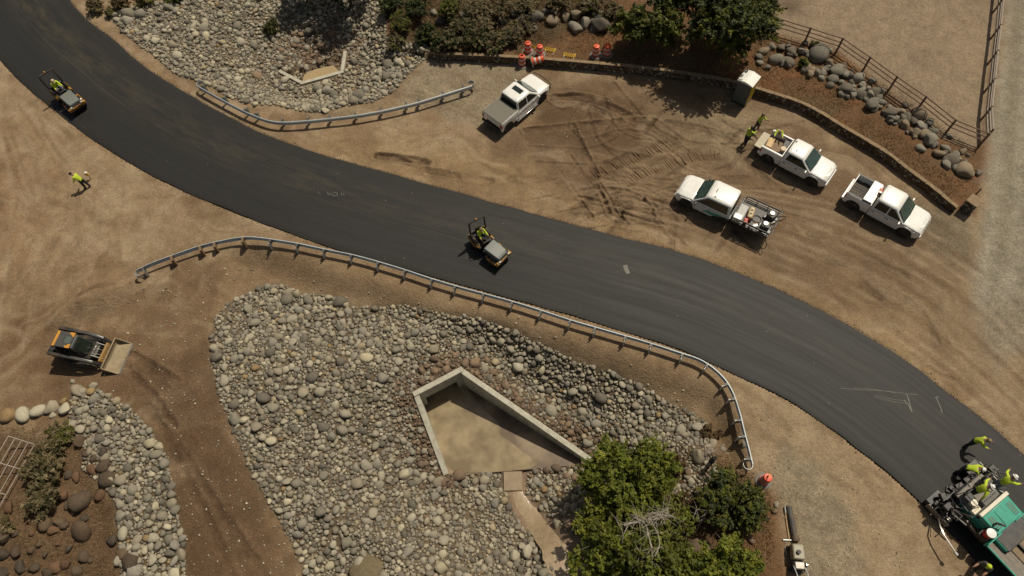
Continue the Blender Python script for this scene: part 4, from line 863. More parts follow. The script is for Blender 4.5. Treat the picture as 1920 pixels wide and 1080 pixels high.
# ================================================================== GUARDRAILS
M_POSTW = mat('timber_block', (0.16, 0.10, 0.05), .85, var=.3, scale=6)
def guardrail(label, rail_px, post_px, side, loops, woods=()):
    """rail along the given pixels (top of rail about 0.72 m up); posts stand on `side` of the travel direction"""
    zt = .72; pts = smooth_line(np.array([P(x, y, zt) for x, y in rail_px])[:, :2], 2); pl = resample(pts, .32); n = len(pl)
    z = np.array([float(hz(*p)) for p in pl]); z = np.convolve(np.pad(z, 6, 'edge'), np.ones(13)/13, 'valid'); z = np.maximum(z, -.25)+.0
    t = np.gradient(pl, axis=0); t /= np.hypot(t[:, 0], t[:, 1])[:, None]; nr = np.stack([-t[:, 1], t[:, 0]], 1)*side
    c = pl.mean(0); root = empty('guardrail', (c[0], c[1], 0)); tag(root, label, 'guardrail')
    prof = [(0, .74), (-.055, .71), (-.08, .66), (-.075, .61), (-.02, .575), (-.005, .565), (-.02, .555), (-.075, .52), (-.08, .47), (-.055, .42), (0, .39)]
    out = [(o-.006, zz) for o, zz in prof]; inn = [(o+.006, zz-.0) for o, zz in prof[::-1]]; ring = out+inn
    # w-beam pieces of about 3.8 m, overlapping at the posts
    i = 0; step = 12
    while i < n-1:
        e = min(n-1, i+step); mb = MB(); o_ = .004*((i//step) % 2)
        mb.loft([[(pl[k, 0]+nr[k, 0]*(o+o_), pl[k, 1]+nr[k, 1]*(o+o_), z[k]+zz) for o, zz in ring] for k in range(i, e+1)])
        under(mb.build('beam', M_GALV, None, smooth=True), root); i = e
    for q, (x, y) in enumerate(post_px):
        p = P(x, y, zt)[:2]; k = int(np.argmin(np.hypot(pl[:, 0]-p[0], pl[:, 1]-p[1]))); b = pl[k]+nr[k]*.30; zg = float(hz(*b)); rz = math.atan2(t[k, 1], t[k, 0]); w = q in woods
        po = MB(Matrix.Translation((b[0], b[1], 0)) @ Matrix.Rotation(rz, 4, 'Z'))
        if w: po.box((0, 0, (zg-.3+z[k]+.74)/2), (.15, .2, z[k]+.74-zg+.3))
        else:
            hh = z[k]+.72-zg+.3; zc = zg-.3+hh/2
            po.box((0, 0, zc), (.012, .15, hh)); po.box((0, .078, zc), (.10, .008, hh)); po.box((0, -.078, zc), (.10, .008, hh))
        pp_ = under(po.build('post', M_POSTW if w else M_GALV), root)
        b2 = pl[k]+nr[k]*.112; bl = MB(Matrix.Translation((b2[0], b2[1], 0)) @ Matrix.Rotation(rz, 4, 'Z')); bl.box((0, 0, z[k]+.565), (.15, .20, .36)); o = bl.build('block', M_POSTW if w else M_DGREY); under(o, pp_ if False else root)
    for (k, s) in ((0, -1), (n-1, 1)):          # rounded end shoes
        d = t[k]*s; q = pl[k]; mb = MB(); ringz = []
        for a in np.linspace(0, math.pi*1.15, 9):
            R_ = .26; cc = q+nr[k]*R_; v = -nr[k]*math.cos(a)*R_+d*math.sin(a)*R_; ringz.append([(cc[0]+v[0]*f, cc[1]+v[1]*f, z[k]+zz) for f, zz in ((1.03, .74), (1.03, .39), (.97, .39), (.97, .74))])
        mb.loft(ringz); under(mb.build('end_shoe', M_GALV, None, smooth=True), root)
    return root
guardrail('long galvanised guardrail curving round the rock bed below the road', [(258,506),(280,495),(320,480),(370,462),(400,454),(450,444),(480,444),(557,456),(607,467),(660,477),(710,491),(757,505),(807,522),(857,537),(908,551),(960,565),(1012,581),(1065,599),(1117,614),(1170,629),(1225,645),(1277,662),(1310,672),(1335,687),(1360,710),(1375,735),(1382,755),(1390,780),(1397,810),(1405,840),(1412,870)],
  [(270,500),(321,480),(372,461),(400,454),(454,444),(504,448),(557,456),(607,467),(659,477),(709,491),(757,505),(807,522),(857,537),(908,551),(960,565),(1012,581),(1065,599),(1117,614),(1170,629),(1225,645),(1277,662),(1327,682),(1364,716),(1380,750),(1391,785),(1400,822),(1410,860)], -1, True, woods=(1, 2, 3, 4))
guardrail('shorter galvanised guardrail curving along the road below the upper rock bed', [(370,160),(387,170),(416,186),(455,207),(479,217),(500,225),(524,229),(572,226),(620,221),(667,216),(717,207),(760,197),(785,191),(830,177),(872,164),(885,160)],
  [(378,165),(417,187),(457,208),(479,217),(524,229),(572,226),(620,221),(667,216),(717,207),(760,197),(785,191),(830,177),(872,164)], 1, True)

# ================================================================== PIPE FENCES
def fence(label, base_px, zb, h, rails, mpost, mrail, rp=.05, rr_=.03):
    pts = [PT(x, y) for x, y in base_px]; c = sum(pts, Vector())/len(pts); root = empty('pipe_fence', c); tag(root, label, 'fence')
    for p in pts:
        mb = MB(); mb.cyl((0, 0, -.2), (0, 0, h), rp, rp, 8); mb.sphere((0, 0, h), rp, 8, 4); o = mb.build('post', mpost, root, smooth=True); o.location = p-c
    for a, b in zip(pts[:-1], pts[1:]):
        for f in rails:
            mb = MB(); u_ = a-c+Vector((0, 0, f*h)); v = b-c+Vector((0, 0, f*h)); m_ = (u_+v)/2+Vector((0, 0, random.uniform(-.02, .015)))
            mb.tube([u_, m_, v], rr_, 6); mb.build('rail', mrail, root, smooth=True)
fence('rusty brown three-rail pipe fence along the bank beside the sand paddock', [(1388,32),(1450,60),(1509,78),(1568,97),(1618,132),(1667,168),(1720,205),(1774,248),(1836,273)], 1.1, 1.3, (.98, .70, .42), M_RUST, M_RUST, .075, .043)
fence('pale weathered pipe fence between the sand paddock and the gravel lane', [(1842,266),(1840,224),(1846,172),(1852,120),(1858,72),(1863,22),(1868,-22)], 1.1, 1.35, (.97, .72, .47), M_RUST, M_PALEPIPE, .07, .062)

# pipe gate lying in the corner
g = [(12,885),(38,826)]
root = empty('pipe_gate', PT(2, 900)); tag(root, 'pale metal pipe gate leaning at the left edge behind shrubs', 'gate')
gx = PT(37, 826)-root.location; gd = (PT(-30, 950)-PT(37, 826)); gd.z = 0; gd.normalize(); gn = Vector((-gd.y, gd.x, 0)); gn = gn if gn.x > 0 else -gn
rb = Vector((gn.x*.75, gn.y*.75, -.55)); up0 = gx+Vector((0, 0, 1.0))
for k in range(5):
    mb = MB(); a = up0+rb*(k*.38); mb.tube([a, a+gd*4.6], .028, 6); mb.build('bar', M_PALEPIPE, root, smooth=True)
for f in (0, 1.5, 3.0, 4.5):
    mb = MB(); a = up0+gd*f; mb.tube([a-rb*.02+Vector((0, 0, .03)), a+rb*1.55+Vector((0, 0, .03))], .032, 6); mb.build('brace', M_PALEPIPE, root, smooth=True)

# ================================================================== TRAFFIC DRUMS AND BARRICADES
M_DRUM = mat('drum_orange', (0.66, 0.085, 0.022), .45, var=.08, dirt=DUST, dirt_amt=.15)
M_BAND = mat('reflective_white', (0.55, 0.52, 0.47), .35, var=.08); M_BANDO = mat('reflective_orange', (0.70, 0.15, 0.04), .35, var=.05)
def drum():
    r = empty('traffic_drum')
    mb = MB(); mb.lathe([(.30, 0), (.44, 0), (.46, .05), (.40, .085), (.30, .085)], 22); mb.build('base_ring', M_RUBBER if False else mat('grey_rubber_base', (.16, .15, .135), .85, var=.2), r, smooth=True)
    mb = MB(); mb.lathe([(.295, .02), (.295, .22), (.275, .235), (.275, .40), (.262, .41), (.262, .58), (.25, .59), (.25, .76), (.238, .77), (.238, .93), (.21, .965), (.10, .985), (0.02, .985)], 22); mb.build('body', M_DRUM, r, smooth=True)
    for z, q in ((.25, .279), (.60, .254)):
        mb = MB(); mb.lathe([(q, z), (q+.004, z+.005), (q+.004, z+.14), (q, z+.145)], 22); mb.build('reflective_band', M_BAND, r, smooth=True)
    mb = MB(); mb.box((0, 0, 1.01), (.30, .045, .07)); mb.build('handle', M_DRUM, r, bevel=.01); return r
d0 = drum()
DR = [((990,98),0,'orange drum with white bands, rearmost of the left group behind the stone wall',None), ((1012,104),.4,'orange drum with white bands beside the striped board behind the stone wall',None),
      ((979,122),-.5,'orange drum standing on gravel in front of the stone wall end with orange light','light'), ((1117,104),.9,'left drum of the pair behind the middle of the stone wall',None), ((1138,103),.2,'right drum of the pair behind the middle of the stone wall','light'),
      ((1431,902),.8,'single orange drum beside the end of the long guardrail','light'), ((999,124),0,'orange drum tipped over on its side in front of the stone wall','tip')]
for k, (px, a, lab, ex) in enumerate(DR):
    o = d0 if k == 0 else copy_tree(d0); o.location = PT(*px); o.rotation_euler = (0, 0, a); tag(o, lab, 'traffic drum', 'orange traffic drums')
    if ex:
        mb = MB(); mb.cyl((.05, .06, .98), (.05, .06, 1.10), .05, .045, 10); mb.sphere((.05, .06, 1.14), (.09, .04, .09), 10, 6); mb.build('warning_light', M_AMBER, o, smooth=True)
    if ex == 'tip':
        d = hd((997,124), (1030,119)); o.rotation_euler = Euler((0, rad(78), d), 'XYZ'); p = PT(996, 124); o.location = (p.x, p.y, p.z+.42)
def striped(name, label, px, ang, L_, W_, lean=0.0):
    p = PT(*px); r = empty(name, p, ang); tag(r, label, 'barricade')
    mb = MB(Matrix.Rotation(lean, 4, 'X')); mb.box((0, 0, .12), (L_, W_, .03)); mb.build('board', mat('barricade_yellow', (.62, .36, .02), .5, var=.1), r, bevel=.005)
    n = int(L_/.16)
    for k in range(n):
        x = -L_/2+(k+.5)*L_/n; mb = MB(Matrix.Rotation(lean, 4, 'X')); w = .034; s = W_*.55
        mb.panel([(x-w+s, -W_/2+.004, .137), (x+w+s if x+w+s < L_/2 else L_/2, -W_/2+.004, .137), (x+w-s, W_/2-.004, .137), (max(x-w-s, -L_/2), W_/2-.004, .137)], .004); mb.build('stripe', M_BLACK, r)
    for x in (-L_*.4, L_*.4):
        mb = MB(); mb.box((x, -.1, .05), (.04, .7, .035)); mb.build('leg', M_STEEL, r)
striped('barricade', 'yellow and black striped board lying between the drum groups, nearer the wall', (1068,104), hd((1057,101), (1079,105), .6), .95, .30, .5)
striped('barricade', 'yellow and black striped board lying beside the left drum group', (1032,94), hd((1022,92), (1040,96), .6), .85, .30, .5)
striped('barricade', 'yellow striped board standing behind the rearmost left drum', (998,86), hd((990,80), (1004,90), .6), .9, .25, .9)

# ================================================================== PORTABLE TOILET
def toilet():
    p = PT(1390, 186); yaw = hd((1368,186), (1386,195)); r = empty('portable_toilet', p, yaw); tag(r, 'grey portable toilet with white roof and yellow side beside the stone wall', 'portable toilet')
    MG = mat('toilet_grey_plastic', (.09, .095, .085), .5, var=.08); MY = mat('toilet_yellow_plastic', (.52, .34, .02), .5, var=.08); MW = mat('translucent_white_roof', (.72, .70, .62), .5, var=.03)
    mb = MB(); mb.box((0, 0, .09), (1.16, 1.2, .14)); mb.build('skid_base', M_BLACK, r, bevel=.02)
    for (c, d, m, nm) in (((0, -.53, 1.12), (1.1, .05, 1.95), MG, 'wall_panel'), ((0, .53, 1.12), (1.1, .05, 1.95), MG, 'wall_panel'), ((-.53, 0, 1.12), (.05, 1.01, 1.95), MG, 'wall_panel'), ((.53, 0, 1.12), (.05, 1.01, 1.95), MY, 'door')):
        mb = MB(); mb.box(c, d); mb.build(nm, m, r, bevel=.015)
    for k in range(4):
        mb = MB(); mb.box((-.39+.26*k, -.562, 1.1), (.05, .016, 1.7)); mb.build('rib', MG, r)
    mb = MB(); mb.box((.565, -.35, 1.1), (.03, .05, .16)); mb.build('door_handle', M_BLACK, r)
    mb = MB(); pr = [(-.62, 2.09), (-.62, 2.14), (-.3, 2.24), (0, 2.30), (.3, 2.24), (.62, 2.14), (.62, 2.09)]; mb.prism(pr, -.62, .62, 'y'); mb.build('roof', MW, r, bevel=.015)
    mb = MB(); mb.cyl((-.42, .42, 2.15), (-.42, .42, 2.42), .055, .055, 10); mb.build('vent_pipe', M_BLACK, r, smooth=True)
toilet()

# ================================================================== VEGETATION
def leaf_mat(name, trans=.38):
    m = bpy.data.materials.new(name); m.use_nodes = True; nt = m.node_tree; N = nt.nodes; L = nt.links; b = N['Principled BSDF']
    b.inputs['Roughness'].default_value = .6; b.inputs['Specular IOR Level'].default_value = .25
    at = N.new('ShaderNodeAttribute'); at.attribute_name = 'Col'; tc = N.new('ShaderNodeTexCoord'); n = N.new('ShaderNodeTexNoise'); n.inputs['Scale'].default_value = 1.3; n.inputs['Detail'].default_value = 3; L.new(tc.outputs['Object'], n.inputs[0])
    mr = N.new('ShaderNodeMapRange'); mr.inputs[1].default_value = .3; mr.inputs[2].default_value = .7; mr.inputs[3].default_value = .75; mr.inputs[4].default_value = 1.25; L.new(n.outputs['Fac'], mr.inputs[0])
    mx = N.new('ShaderNodeMix'); mx.data_type = 'RGBA'; mx.blend_type = 'MULTIPLY'; mx.inputs[0].default_value = 1; L.new(at.outputs['Color'], mx.inputs[6]); L.new(mr.outputs[0], mx.inputs[7]); L.new(mx.outputs[2], b.inputs['Base Color'])
    tr = N.new('ShaderNodeBsdfTranslucent'); L.new(mx.outputs[2], tr.inputs[0]); ms = N.new('ShaderNodeMixShader'); ms.inputs[0].default_value = trans
    L.new(b.outputs[0], ms.inputs[1]); L.new(tr.outputs[0], ms.inputs[2]); L.new(ms.outputs[0], N['Material Output'].inputs[0]); return m
M_LEAF = leaf_mat('leaves'); M_BARK = mat('bark', (.075, .055, .036), .9, var=.3, scale=8, bump=.4); M_DEADW = mat('bleached_dead_wood', (.30, .255, .20), .85, var=.2, scale=6)
def leaf_cloud(r, centers, radii, n, size, cols, long=1.7, shell=.55, up=.6, upright=0.0, per=16):
    """leaves strung along many short shoots that grow outwards from the clumps"""
    centers = np.array(centers); radii = np.array(radii); w = radii.prod(1)**(2/3); w = w/w.sum(); ns = max(4, n//per); k = r.choice(len(centers), ns, p=w); R_ = radii[k]
    mid = centers.mean(0); d0 = r.normal(size=(ns, 3)); d0 /= np.linalg.norm(d0, axis=1)[:, None]; st = centers[k]+d0*R_*(r.random(ns)**.5)[:, None]*.75
    out = (st-mid)/np.linalg.norm(radii.mean(0)); dr = out*.35+d0*.45+np.array([0, 0, .45])+r.normal(0, .28, (ns, 3)); dr /= np.linalg.norm(dr, axis=1)[:, None]
    ln = R_.mean(1)*r.uniform(.55, 1.5, ns); j = np.repeat(np.arange(ns), per); m = len(j); t = r.random(m)**.8
    c = st[j]+dr[j]*(ln[j]*t)[:, None]; c[:, 2] -= (ln[j]*t*t)*.18; c += r.normal(0, 1, (m, 3))*(size*.55*(1.15-t*.6))[:, None]
    nrm = np.array([0, 0, up])+d0[j]*(1-up)+r.normal(0, .42, (m, 3)); nrm /= np.linalg.norm(nrm, axis=1)[:, None]
    a = dr[j]*.8+r.normal(0, .55, (m, 3)); a -= nrm*(a*nrm).sum(1)[:, None]; a /= np.linalg.norm(a, axis=1)[:, None]
    b = np.cross(nrm, a); s_ = size*r.uniform(.6, 1.3, m)[:, None]; L_ = a*s_*long*.5; Wd = b*s_*.5
    V = np.stack([c-L_, c+Wd*.9, c+L_, c-Wd*.9], 1).reshape(-1, 3); F = np.arange(4*m).reshape(m, 4); cols = np.array(cols)
    C_ = cols[r.integers(len(cols), size=ns)][j]*r.uniform(.72, 1.28, ns)[j][:, None]*r.uniform(.85, 1.15, (m, 1)); return V, F, np.repeat(C_, 4, 0)
def plant(name, label, cat, crown_px, zc, rx, rz, nclump, nleaf, size, cols, seed, trunk=True, long=1.7, shell=.4, upright=0.0, group=None, spread=.88, clump=.27, base=None, barkmat=None):
    r = np.random.default_rng(seed); g = PT(*crown_px); zc_w = zc
    for _ in range(4):
        q = P(crown_px[0], crown_px[1], zc_w); zg = float(hz(q[0], q[1])); zc_w = zg+zc
    q = P(crown_px[0], crown_px[1], zc_w); zg = float(hz(q[0], q[1])); root = empty(name, (q[0], q[1], zg)); tag(root, label, cat, group)
    cs = []; rs = []
    for i in range(nclump):
        d = r.normal(size=3); d /= np.linalg.norm(d); f = r.random()**.45*spread; cs.append((d[0]*rx*f, d[1]*rx*f, zc+d[2]*rz*f)); s = clump*r.uniform(.65, 1.2); rs.append((rx*s, rx*s, max(rz*s, .12)))
    cs = np.array(cs); rs = np.array(rs); cs[:, 2] = np.maximum(cs[:, 2], rs[:, 2]*.75)
    V, F, C_ = leaf_cloud(r, cs, rs, nleaf, size, cols, long, shell, .68, upright); V[:, 2] = np.maximum(V[:, 2], .02)
    me = np_mesh('crown', V, F, False, C_); link_mesh('crown', me, M_LEAF, root)
    mb = MB(); bm_ = barkmat or M_BARK
    if trunk:
        h0 = max(.3, zc-rz*.55); mb.tube([(0, 0, -.2), (.05*rx, .02, h0*.5), (0, .03*rx, h0), (0, 0, zc)], [.05*rx+.03, .045*rx+.02, .035*rx+.02, .02*rx], 7)
        for c in cs[::2]: mb.tube([(0, 0, h0*.8), ((c[0])*.5, c[1]*.5, (h0+c[2])*.5), tuple(c)], [.022*rx+.01, .016*rx+.008, .008], 5)
    else:
        for c in cs[:14]: mb.tube([(c[0]*.2, c[1]*.2, 0), (c[0]*.6, c[1]*.6, c[2]*.6), tuple(c)], [.018, .014, .008], 5)
    mb.build('trunk' if trunk else 'stems', bm_, root, smooth=True); return root
GB = [(0.1548,0.1716,0.0206), (0.1237,0.1465,0.0176), (0.2013,0.2051,0.0266), (0.0928,0.1151,0.0148)]; GD = [(0.0607,0.0743,0.0222), (0.0486,0.0614,0.0186), (0.0851,0.0965,0.0316), (0.0406,0.0520,0.0166)]; SG = [(0.1656,0.1338,0.0623), (0.2011,0.1575,0.0778), (0.1302,0.1103,0.0484), (0.2366,0.1812,0.0950)]; GM = [(0.1101,0.1214,0.0178), (0.0859,0.0980,0.0149), (0.1471,0.1451,0.0267)]
BR = [(.1200,.0696,.0288), (.1020,.0624,.0288), (.1440,.0900,.0420)]
plant('leafy_tree', 'bright green leafy tree beside the right wing wall of the culvert', 'tree', (1182,900), 2.2, 2.55, 1.6, 60, 17000, .13, GB, 41)
plant('leafy_tree', 'wide green tree at the bottom edge beneath the bleached branches', 'tree', (1230,1045), 2.2, 2.7, 1.5, 60, 15000, .13, GB[:2]+GM, 42)
plant('leafy_tree', 'yellow-green shrub tree at the stream edge in front of the bright tree', 'tree', (1118,985), 1.4, 1.25, 1.0, 30, 5600, .12, [GB[2], GB[0], (.085,.095,.02)], 43)
plant('leafy_tree', 'low bright green tree at the bottom beside the stream mouth', 'tree', (1130,1055), 1.5, 1.6, 1.1, 32, 7000, .13, GB, 49)
plant('round_shrub', 'dense round dark green shrub next to the single drum', 'shrub', (1370,945), 1.35, 1.75, 1.25, 60, 13000, .10, GM+GD[:1]+[(.055,.066,.024)], 44)
plant('leafy_tree', 'green tree cut by the bottom edge right of the grey boulder', 'tree', (1365,1070), 1.6, 1.8, 1.2, 36, 8000, .13, GB, 45)
plant('dry_bush', 'reddish brown dry bush between the bright tree and the round shrub', 'bush', (1268,880), .7, .85, .5, 8, 2600, .10, BR, 46, False)
plant('dry_bush', 'olive brown dry bush in the shade below the charred trunk', 'bush', (1285,955), .5, .95, .4, 8, 2600, .10, BR+[(.07,.06,.025)], 47, False)
plant('dry_bush', 'small russet weed patch inside the end of the long guardrail', 'bush', (1335,818), .25, .7, .22, 8, 1200, .09, BR+[SG[0]], 48, False)
plant('leafy_tree', 'largest dark green tree overhanging the bank by the pipe fence', 'tree', (1372,28), 3.7, 3.3, 2.3, 80, 21000, .16, GD+GM, 51)
plant('leafy_tree', 'pale green bushy tree on the bank behind the pair of drums', 'tree', (1188,44), 2.0, 1.5, 1.2, 42, 8500, .14, GM+[(.066,.078,.024)], 52)
plant('leafy_tree', 'narrow mid green tree right of the pale bushy tree', 'tree', (1244,52), 2.4, 1.45, 1.5, 36, 7500, .14, GM+GD[:1], 53)
plant('leafy_tree', 'dark green tree at the top edge behind the narrow tree', 'tree', (1262,-8), 2.6, 2.0, 1.5, 36, 8000, .15, GD+GM[:1], 54)
plant('leafy_tree', 'dark tree above the upper rock bed shading its stones', 'tree', (640,-48), 3.2, 2.6, 1.7, 44, 10000, .16, GD, 55)
plant('leafy_tree', 'dark tree at the top edge left of the brushy bank', 'tree', (560,-40), 2.4, 1.7, 1.2, 30, 6000, .15, GD, 56)
TOPV = [((748,38),.75,.95,.5,GM+SG[:1],'olive green bush at the edge of the upper rock bed'), ((742,80),.5,.8,.35,SG+GM[:1],'low olive bush above the end of the upper rock bed'), ((800,62),.8,.9,.6,GD+GM[:1],'dark green bush left of the long sagebrush thicket'),
  ((835,72),.7,1.2,.5,SG[:3]+GD[:2],'sagebrush at the left of the thicket above the wall end'), ((885,70),.7,1.3,.5,SG[:3]+GD[:2],'sagebrush in the middle of the thicket above the wall end'), ((930,78),.65,1.1,.45,SG[:3]+GD[:1],'sagebrush at the right of the thicket above the wall end'),
  ((868,48),.7,1.1,.5,SG[:3]+GD[:1],'sagebrush behind the middle of the thicket'), ((905,42),.6,1.0,.45,SG,'grey sagebrush behind the right of the thicket'), ((960,62),.55,1.0,.4,SG+[(.12,.10,.075)],'pale grey sagebrush left of the drums'), ((978,48),.5,.9,.4,SG+[(.12,.10,.075)],'pale sagebrush between the drums and the boulder pile'),
  ((845,15),.7,1.0,.5,GM+SG[:1],'green bush at the top edge above the thicket'), ((890,12),.7,1.2,.5,SG,'grey sagebrush at the top edge above the thicket'), ((935,14),.6,1.1,.45,SG+BR[:1],'brownish sagebrush at the top edge, middle'), ((985,10),.6,1.0,.45,SG,'sagebrush at the top edge above the boulder pile'),
  ((785,12),.8,1.0,.5,GD,'dark bush at the top edge between the rock bed and the thicket'), ((730,5),.9,1.0,.6,GD,'dark bush at the top edge at the rock bed'), ((1045,5),.5,1.0,.4,SG+BR[:1],'dry sagebrush at the top edge behind the boulder pile'), ((1110,10),.6,1.1,.4,SG+GM[:1],'olive sagebrush at the top edge left of the pale tree'),
  ((1150,20),.6,.8,.4,SG+BR[:1],'small dry bush beside the pale tree'), ((505,52),.6,.75,.6,[(.075,.082,.022), (.09,.09,.03)],'lone yellow-green shrub growing among the upper stones'), ((180,8),.5,.9,.4,SG+BR[:1],'grey-green brush at the road edge in the top left'), ((225,0),.5,1.0,.4,SG+BR,'dry brush at the top edge beside the upper stones'), ((270,-6),.5,1.0,.4,GM+SG,'green brush at the top edge above the upper stones'), ((206,24),.3,.4,.3,SG+GM[:1],'tiny bush at the corner of the upper stones'), ((325,-4),.5,.8,.4,GM,'green bush at the top edge left of the dark tree'),
  ((75,860),.75,1.35,.55,SG+[(.075,.072,.03)],'large grey-green sagebrush beside the pipe gate'), ((73,938),.65,1.2,.5,SG+[(.075,.072,.03)],'second sagebrush below the one at the pipe gate'), ((118,812),.35,.9,.25,GM+SG,'low green ground bush under the line of stones'), ((8,985),.4,.6,.3,SG,'small sagebrush at the left edge below the gate'),
  ((1508,118),.3,.35,.3,GM,'small green weed among the boulders of the row'), ((1528,86),.2,.4,.15,GM+SG,'small green weed behind the largest boulder of the row')]
for i, (px, zc, rx, rz, cols, lab) in enumerate(TOPV):
    plant('shrub', lab, 'shrub', px, zc, rx, rz, 20, int(2300*min(1.6, max(.3, rx*rx))), .085, cols, 100+i, False, 3.4, .15, .55, spread=.8, clump=.36)
# dead branches
def dead(label, px, zb, segs, seed, w=.05):
    p = PT(*px); root = empty('dead_branch', p); tag(root, label, 'dead branch'); r = np.random.default_rng(seed); mb = MB(); tw = MB()
    for q_, pts in enumerate(segs):
        w = w if q_ < 5 else .016
        q = [Vector(P(x, y, p.z+z)) - p for x, y, z in pts]; n = len(q); mb.tube([tuple(v) for v in smooth_line(np.array(q), 2)], [w*(1-.75*i/((n-2)*4+6)) for i in range(len(smooth_line(np.array(q), 2)))], 6)
        for v in q[1:]:
            for _ in range(5):
                d = Vector(r.normal(size=3)); d.normalize(); d.z *= .4; L_ = r.uniform(.35, 1.0); tw.tube([v, v+d*L_*.5+Vector((0, 0, .05)), v+d*L_+Vector(r.normal(0, .1, 3))], [.014, .01, .005], 4)
    mb.build('limb', M_DEADW, root, smooth=True); tag(tw.build('twigs', M_DEADW, root), kind='stuff')
dead('pale dead branch forking over the wide bottom tree', (1165,1065), 0, [[(1165,1075,1.0),(1163,1040,2.5),(1168,1005,3.4),(1178,982,3.6),(1160,985,3.3)], [(1165,1075,1.0),(1190,1060,2.6),(1222,1052,3.4),(1238,1025,3.8),(1234,1000,3.9),(1225,985,3.9)], [(1178,1050,2.2),(1200,1035,3.3),(1222,1028,3.7)], [(1222,1028,3.7),(1215,1000,3.8),(1212,985,3.8)], [(1170,985,3.5),(1192,978,3.6),(1210,974,3.6)]]+[[(1168+5*k, 990-1.5*k, 3.3), (1195+4*k, 977+2*math.sin(k*2.3), 3.6), (1222+4*k, 968-6*math.cos(k*1.7), 3.5), (1240+3*k, 962+9*math.sin(k*1.3), 3.3)] for k in range(6)], 61, .055)
dead('low pale dead branch reaching over the stream at the bottom edge', (1075,1078), 0, [[(1060,1085,.4),(1078,1068,1.0),(1100,1062,1.6),(1122,1068,1.8)], [(1090,1064,1.4),(1115,1052,1.9),(1120,1040,2.0),(1126,1048,2.2)], [(1110,1058,1.8),(1140,1060,2.1),(1152,1068,2.0)], [(1090,1015,1.8),(1110,1022,2.2),(1120,1040,2.1)]], 62, .04)
dead('small bleached snag standing between the bottom tree and the round shrub', (1303,1000), 0, [[(1302,1002,.1),(1310,985,.9),(1320,972,1.5),(1324,962,1.9)], [(1312,982,1.0),(1308,965,1.8),(1306,955,2.1)], [(1302,1002,.1),(1285,992,.5),(1275,985,.8)]], 63, .05)
dead('pale fallen branches on the soil below the round shrub', (1410,1050), 0, [[(1390,1042,.1),(1405,1048,.2),(1420,1062,.1)], [(1362,1035,.2),(1372,1028,.3),(1375,1020,.3)]], 64, .03)
dead('tangle of bleached roots beside the charred trunk', (1330,848), 0, [[(1312,842,.2),(1322,835,.5),(1338,843,.3)], [(1318,856,.2),(1330,850,.5),(1336,845,.4)]], 65, .05)
# charred leaning trunk
p = PT(1336, 862); root = empty('charred_trunk', p); tag(root, 'charred black tree stump leaning among stones near the guardrail end', 'stump')
mb = MB(); e = Vector(P(1341, 859, p.z+1.5))-p; mb.tube([(0, 0, -.2), tuple(e*.5), tuple(e)], [.15, .13, .11], 9); mb.build('trunk', mat('charcoal', (.012, .010, .009), .9, var=.4), root, smooth=True)
# dry grass on the bank and among the brush
def grass(label, poly, n, cols, seed, h=.22, z=.8):
    r = np.random.default_rng(seed); pl = PP(poly, z) if not isinstance(poly, np.ndarray) else poly; x0, y0 = pl.min(0); x1, y1 = pl.max(0)
    X = r.uniform(x0, x1, n*3); Y = r.uniform(y0, y1, n*3); ok = inside(X, Y, pl) & (fbm(X, Y, .6, seed, 3)+r.normal(0, .1, n*3) > .42); X, Y = X[ok][:n], Y[ok][:n]; n = len(X); Z = hz(X, Y)
    a = r.uniform(0, 6.28, n); w = r.uniform(.012, .03, n); L_ = h*r.uniform(.5, 1.4, n); tx, ty = r.normal(0, .75, (2, n))*L_; dx, dy = np.cos(a)*w, np.sin(a)*w
    V = np.stack([np.stack([X-dx, Y-dy, Z-.02], 1), np.stack([X+dx, Y+dy, Z-.02], 1), np.stack([X+tx, Y+ty, Z+L_*.8], 1)], 1).reshape(-1, 3); C_ = np.repeat(np.array(cols)[r.integers(len(cols), size=n)]*r.uniform(.7, 1.3, (n, 1)), 3, 0)
    o = link_mesh('dry_grass', np_mesh('dry_grass', V, np.arange(3*n).reshape(n, 3), False, C_), M_LEAF); tag(o, label, 'grass', kind='stuff')
DG = [(.30,.185,.085), (.25,.145,.062), (.34,.235,.125), (.20,.125,.06)]
grass('orange-brown dry grass covering the bank between wall and boulders', [(960,98),(1100,108),(1250,125),(1380,145),(1480,180),(1580,235),(1680,295),(1800,385),(1830,395),(1840,300),(1800,330),(1730,280),(1640,205),(1500,115),(1430,70),(1300,70),(1150,60),(1000,60)], 26000, DG, 71, .20)
grass('thin dry grass along the fence foot', [(1430,66),(1500,88),(1568,108),(1620,142),(1740,235),(1835,290),(1845,270),(1720,200),(1565,92),(1500,74),(1440,56)], 6000, DG, 72, .14, 1.0)
grass('dry grass among the brush at the top', [(700,-20),(1160,-20),(1150,60),(1000,85),(820,92),(735,85)], 14000, DG+[(.10,.095,.04)], 73, .25, .5)
grass('sparse dry grass among the lower left boulders', [(-20,800),(130,805),(180,870),(215,950),(225,1090),(-20,1090)], 7000, DG+[(.11,.10,.05)], 74, .14, -.3)
grass('dry grass and litter under the lower trees', [(1100,880),(1250,850),(1340,850),(1430,930),(1440,1090),(1080,1090)], 9000, DG, 75, .2, -1.5)
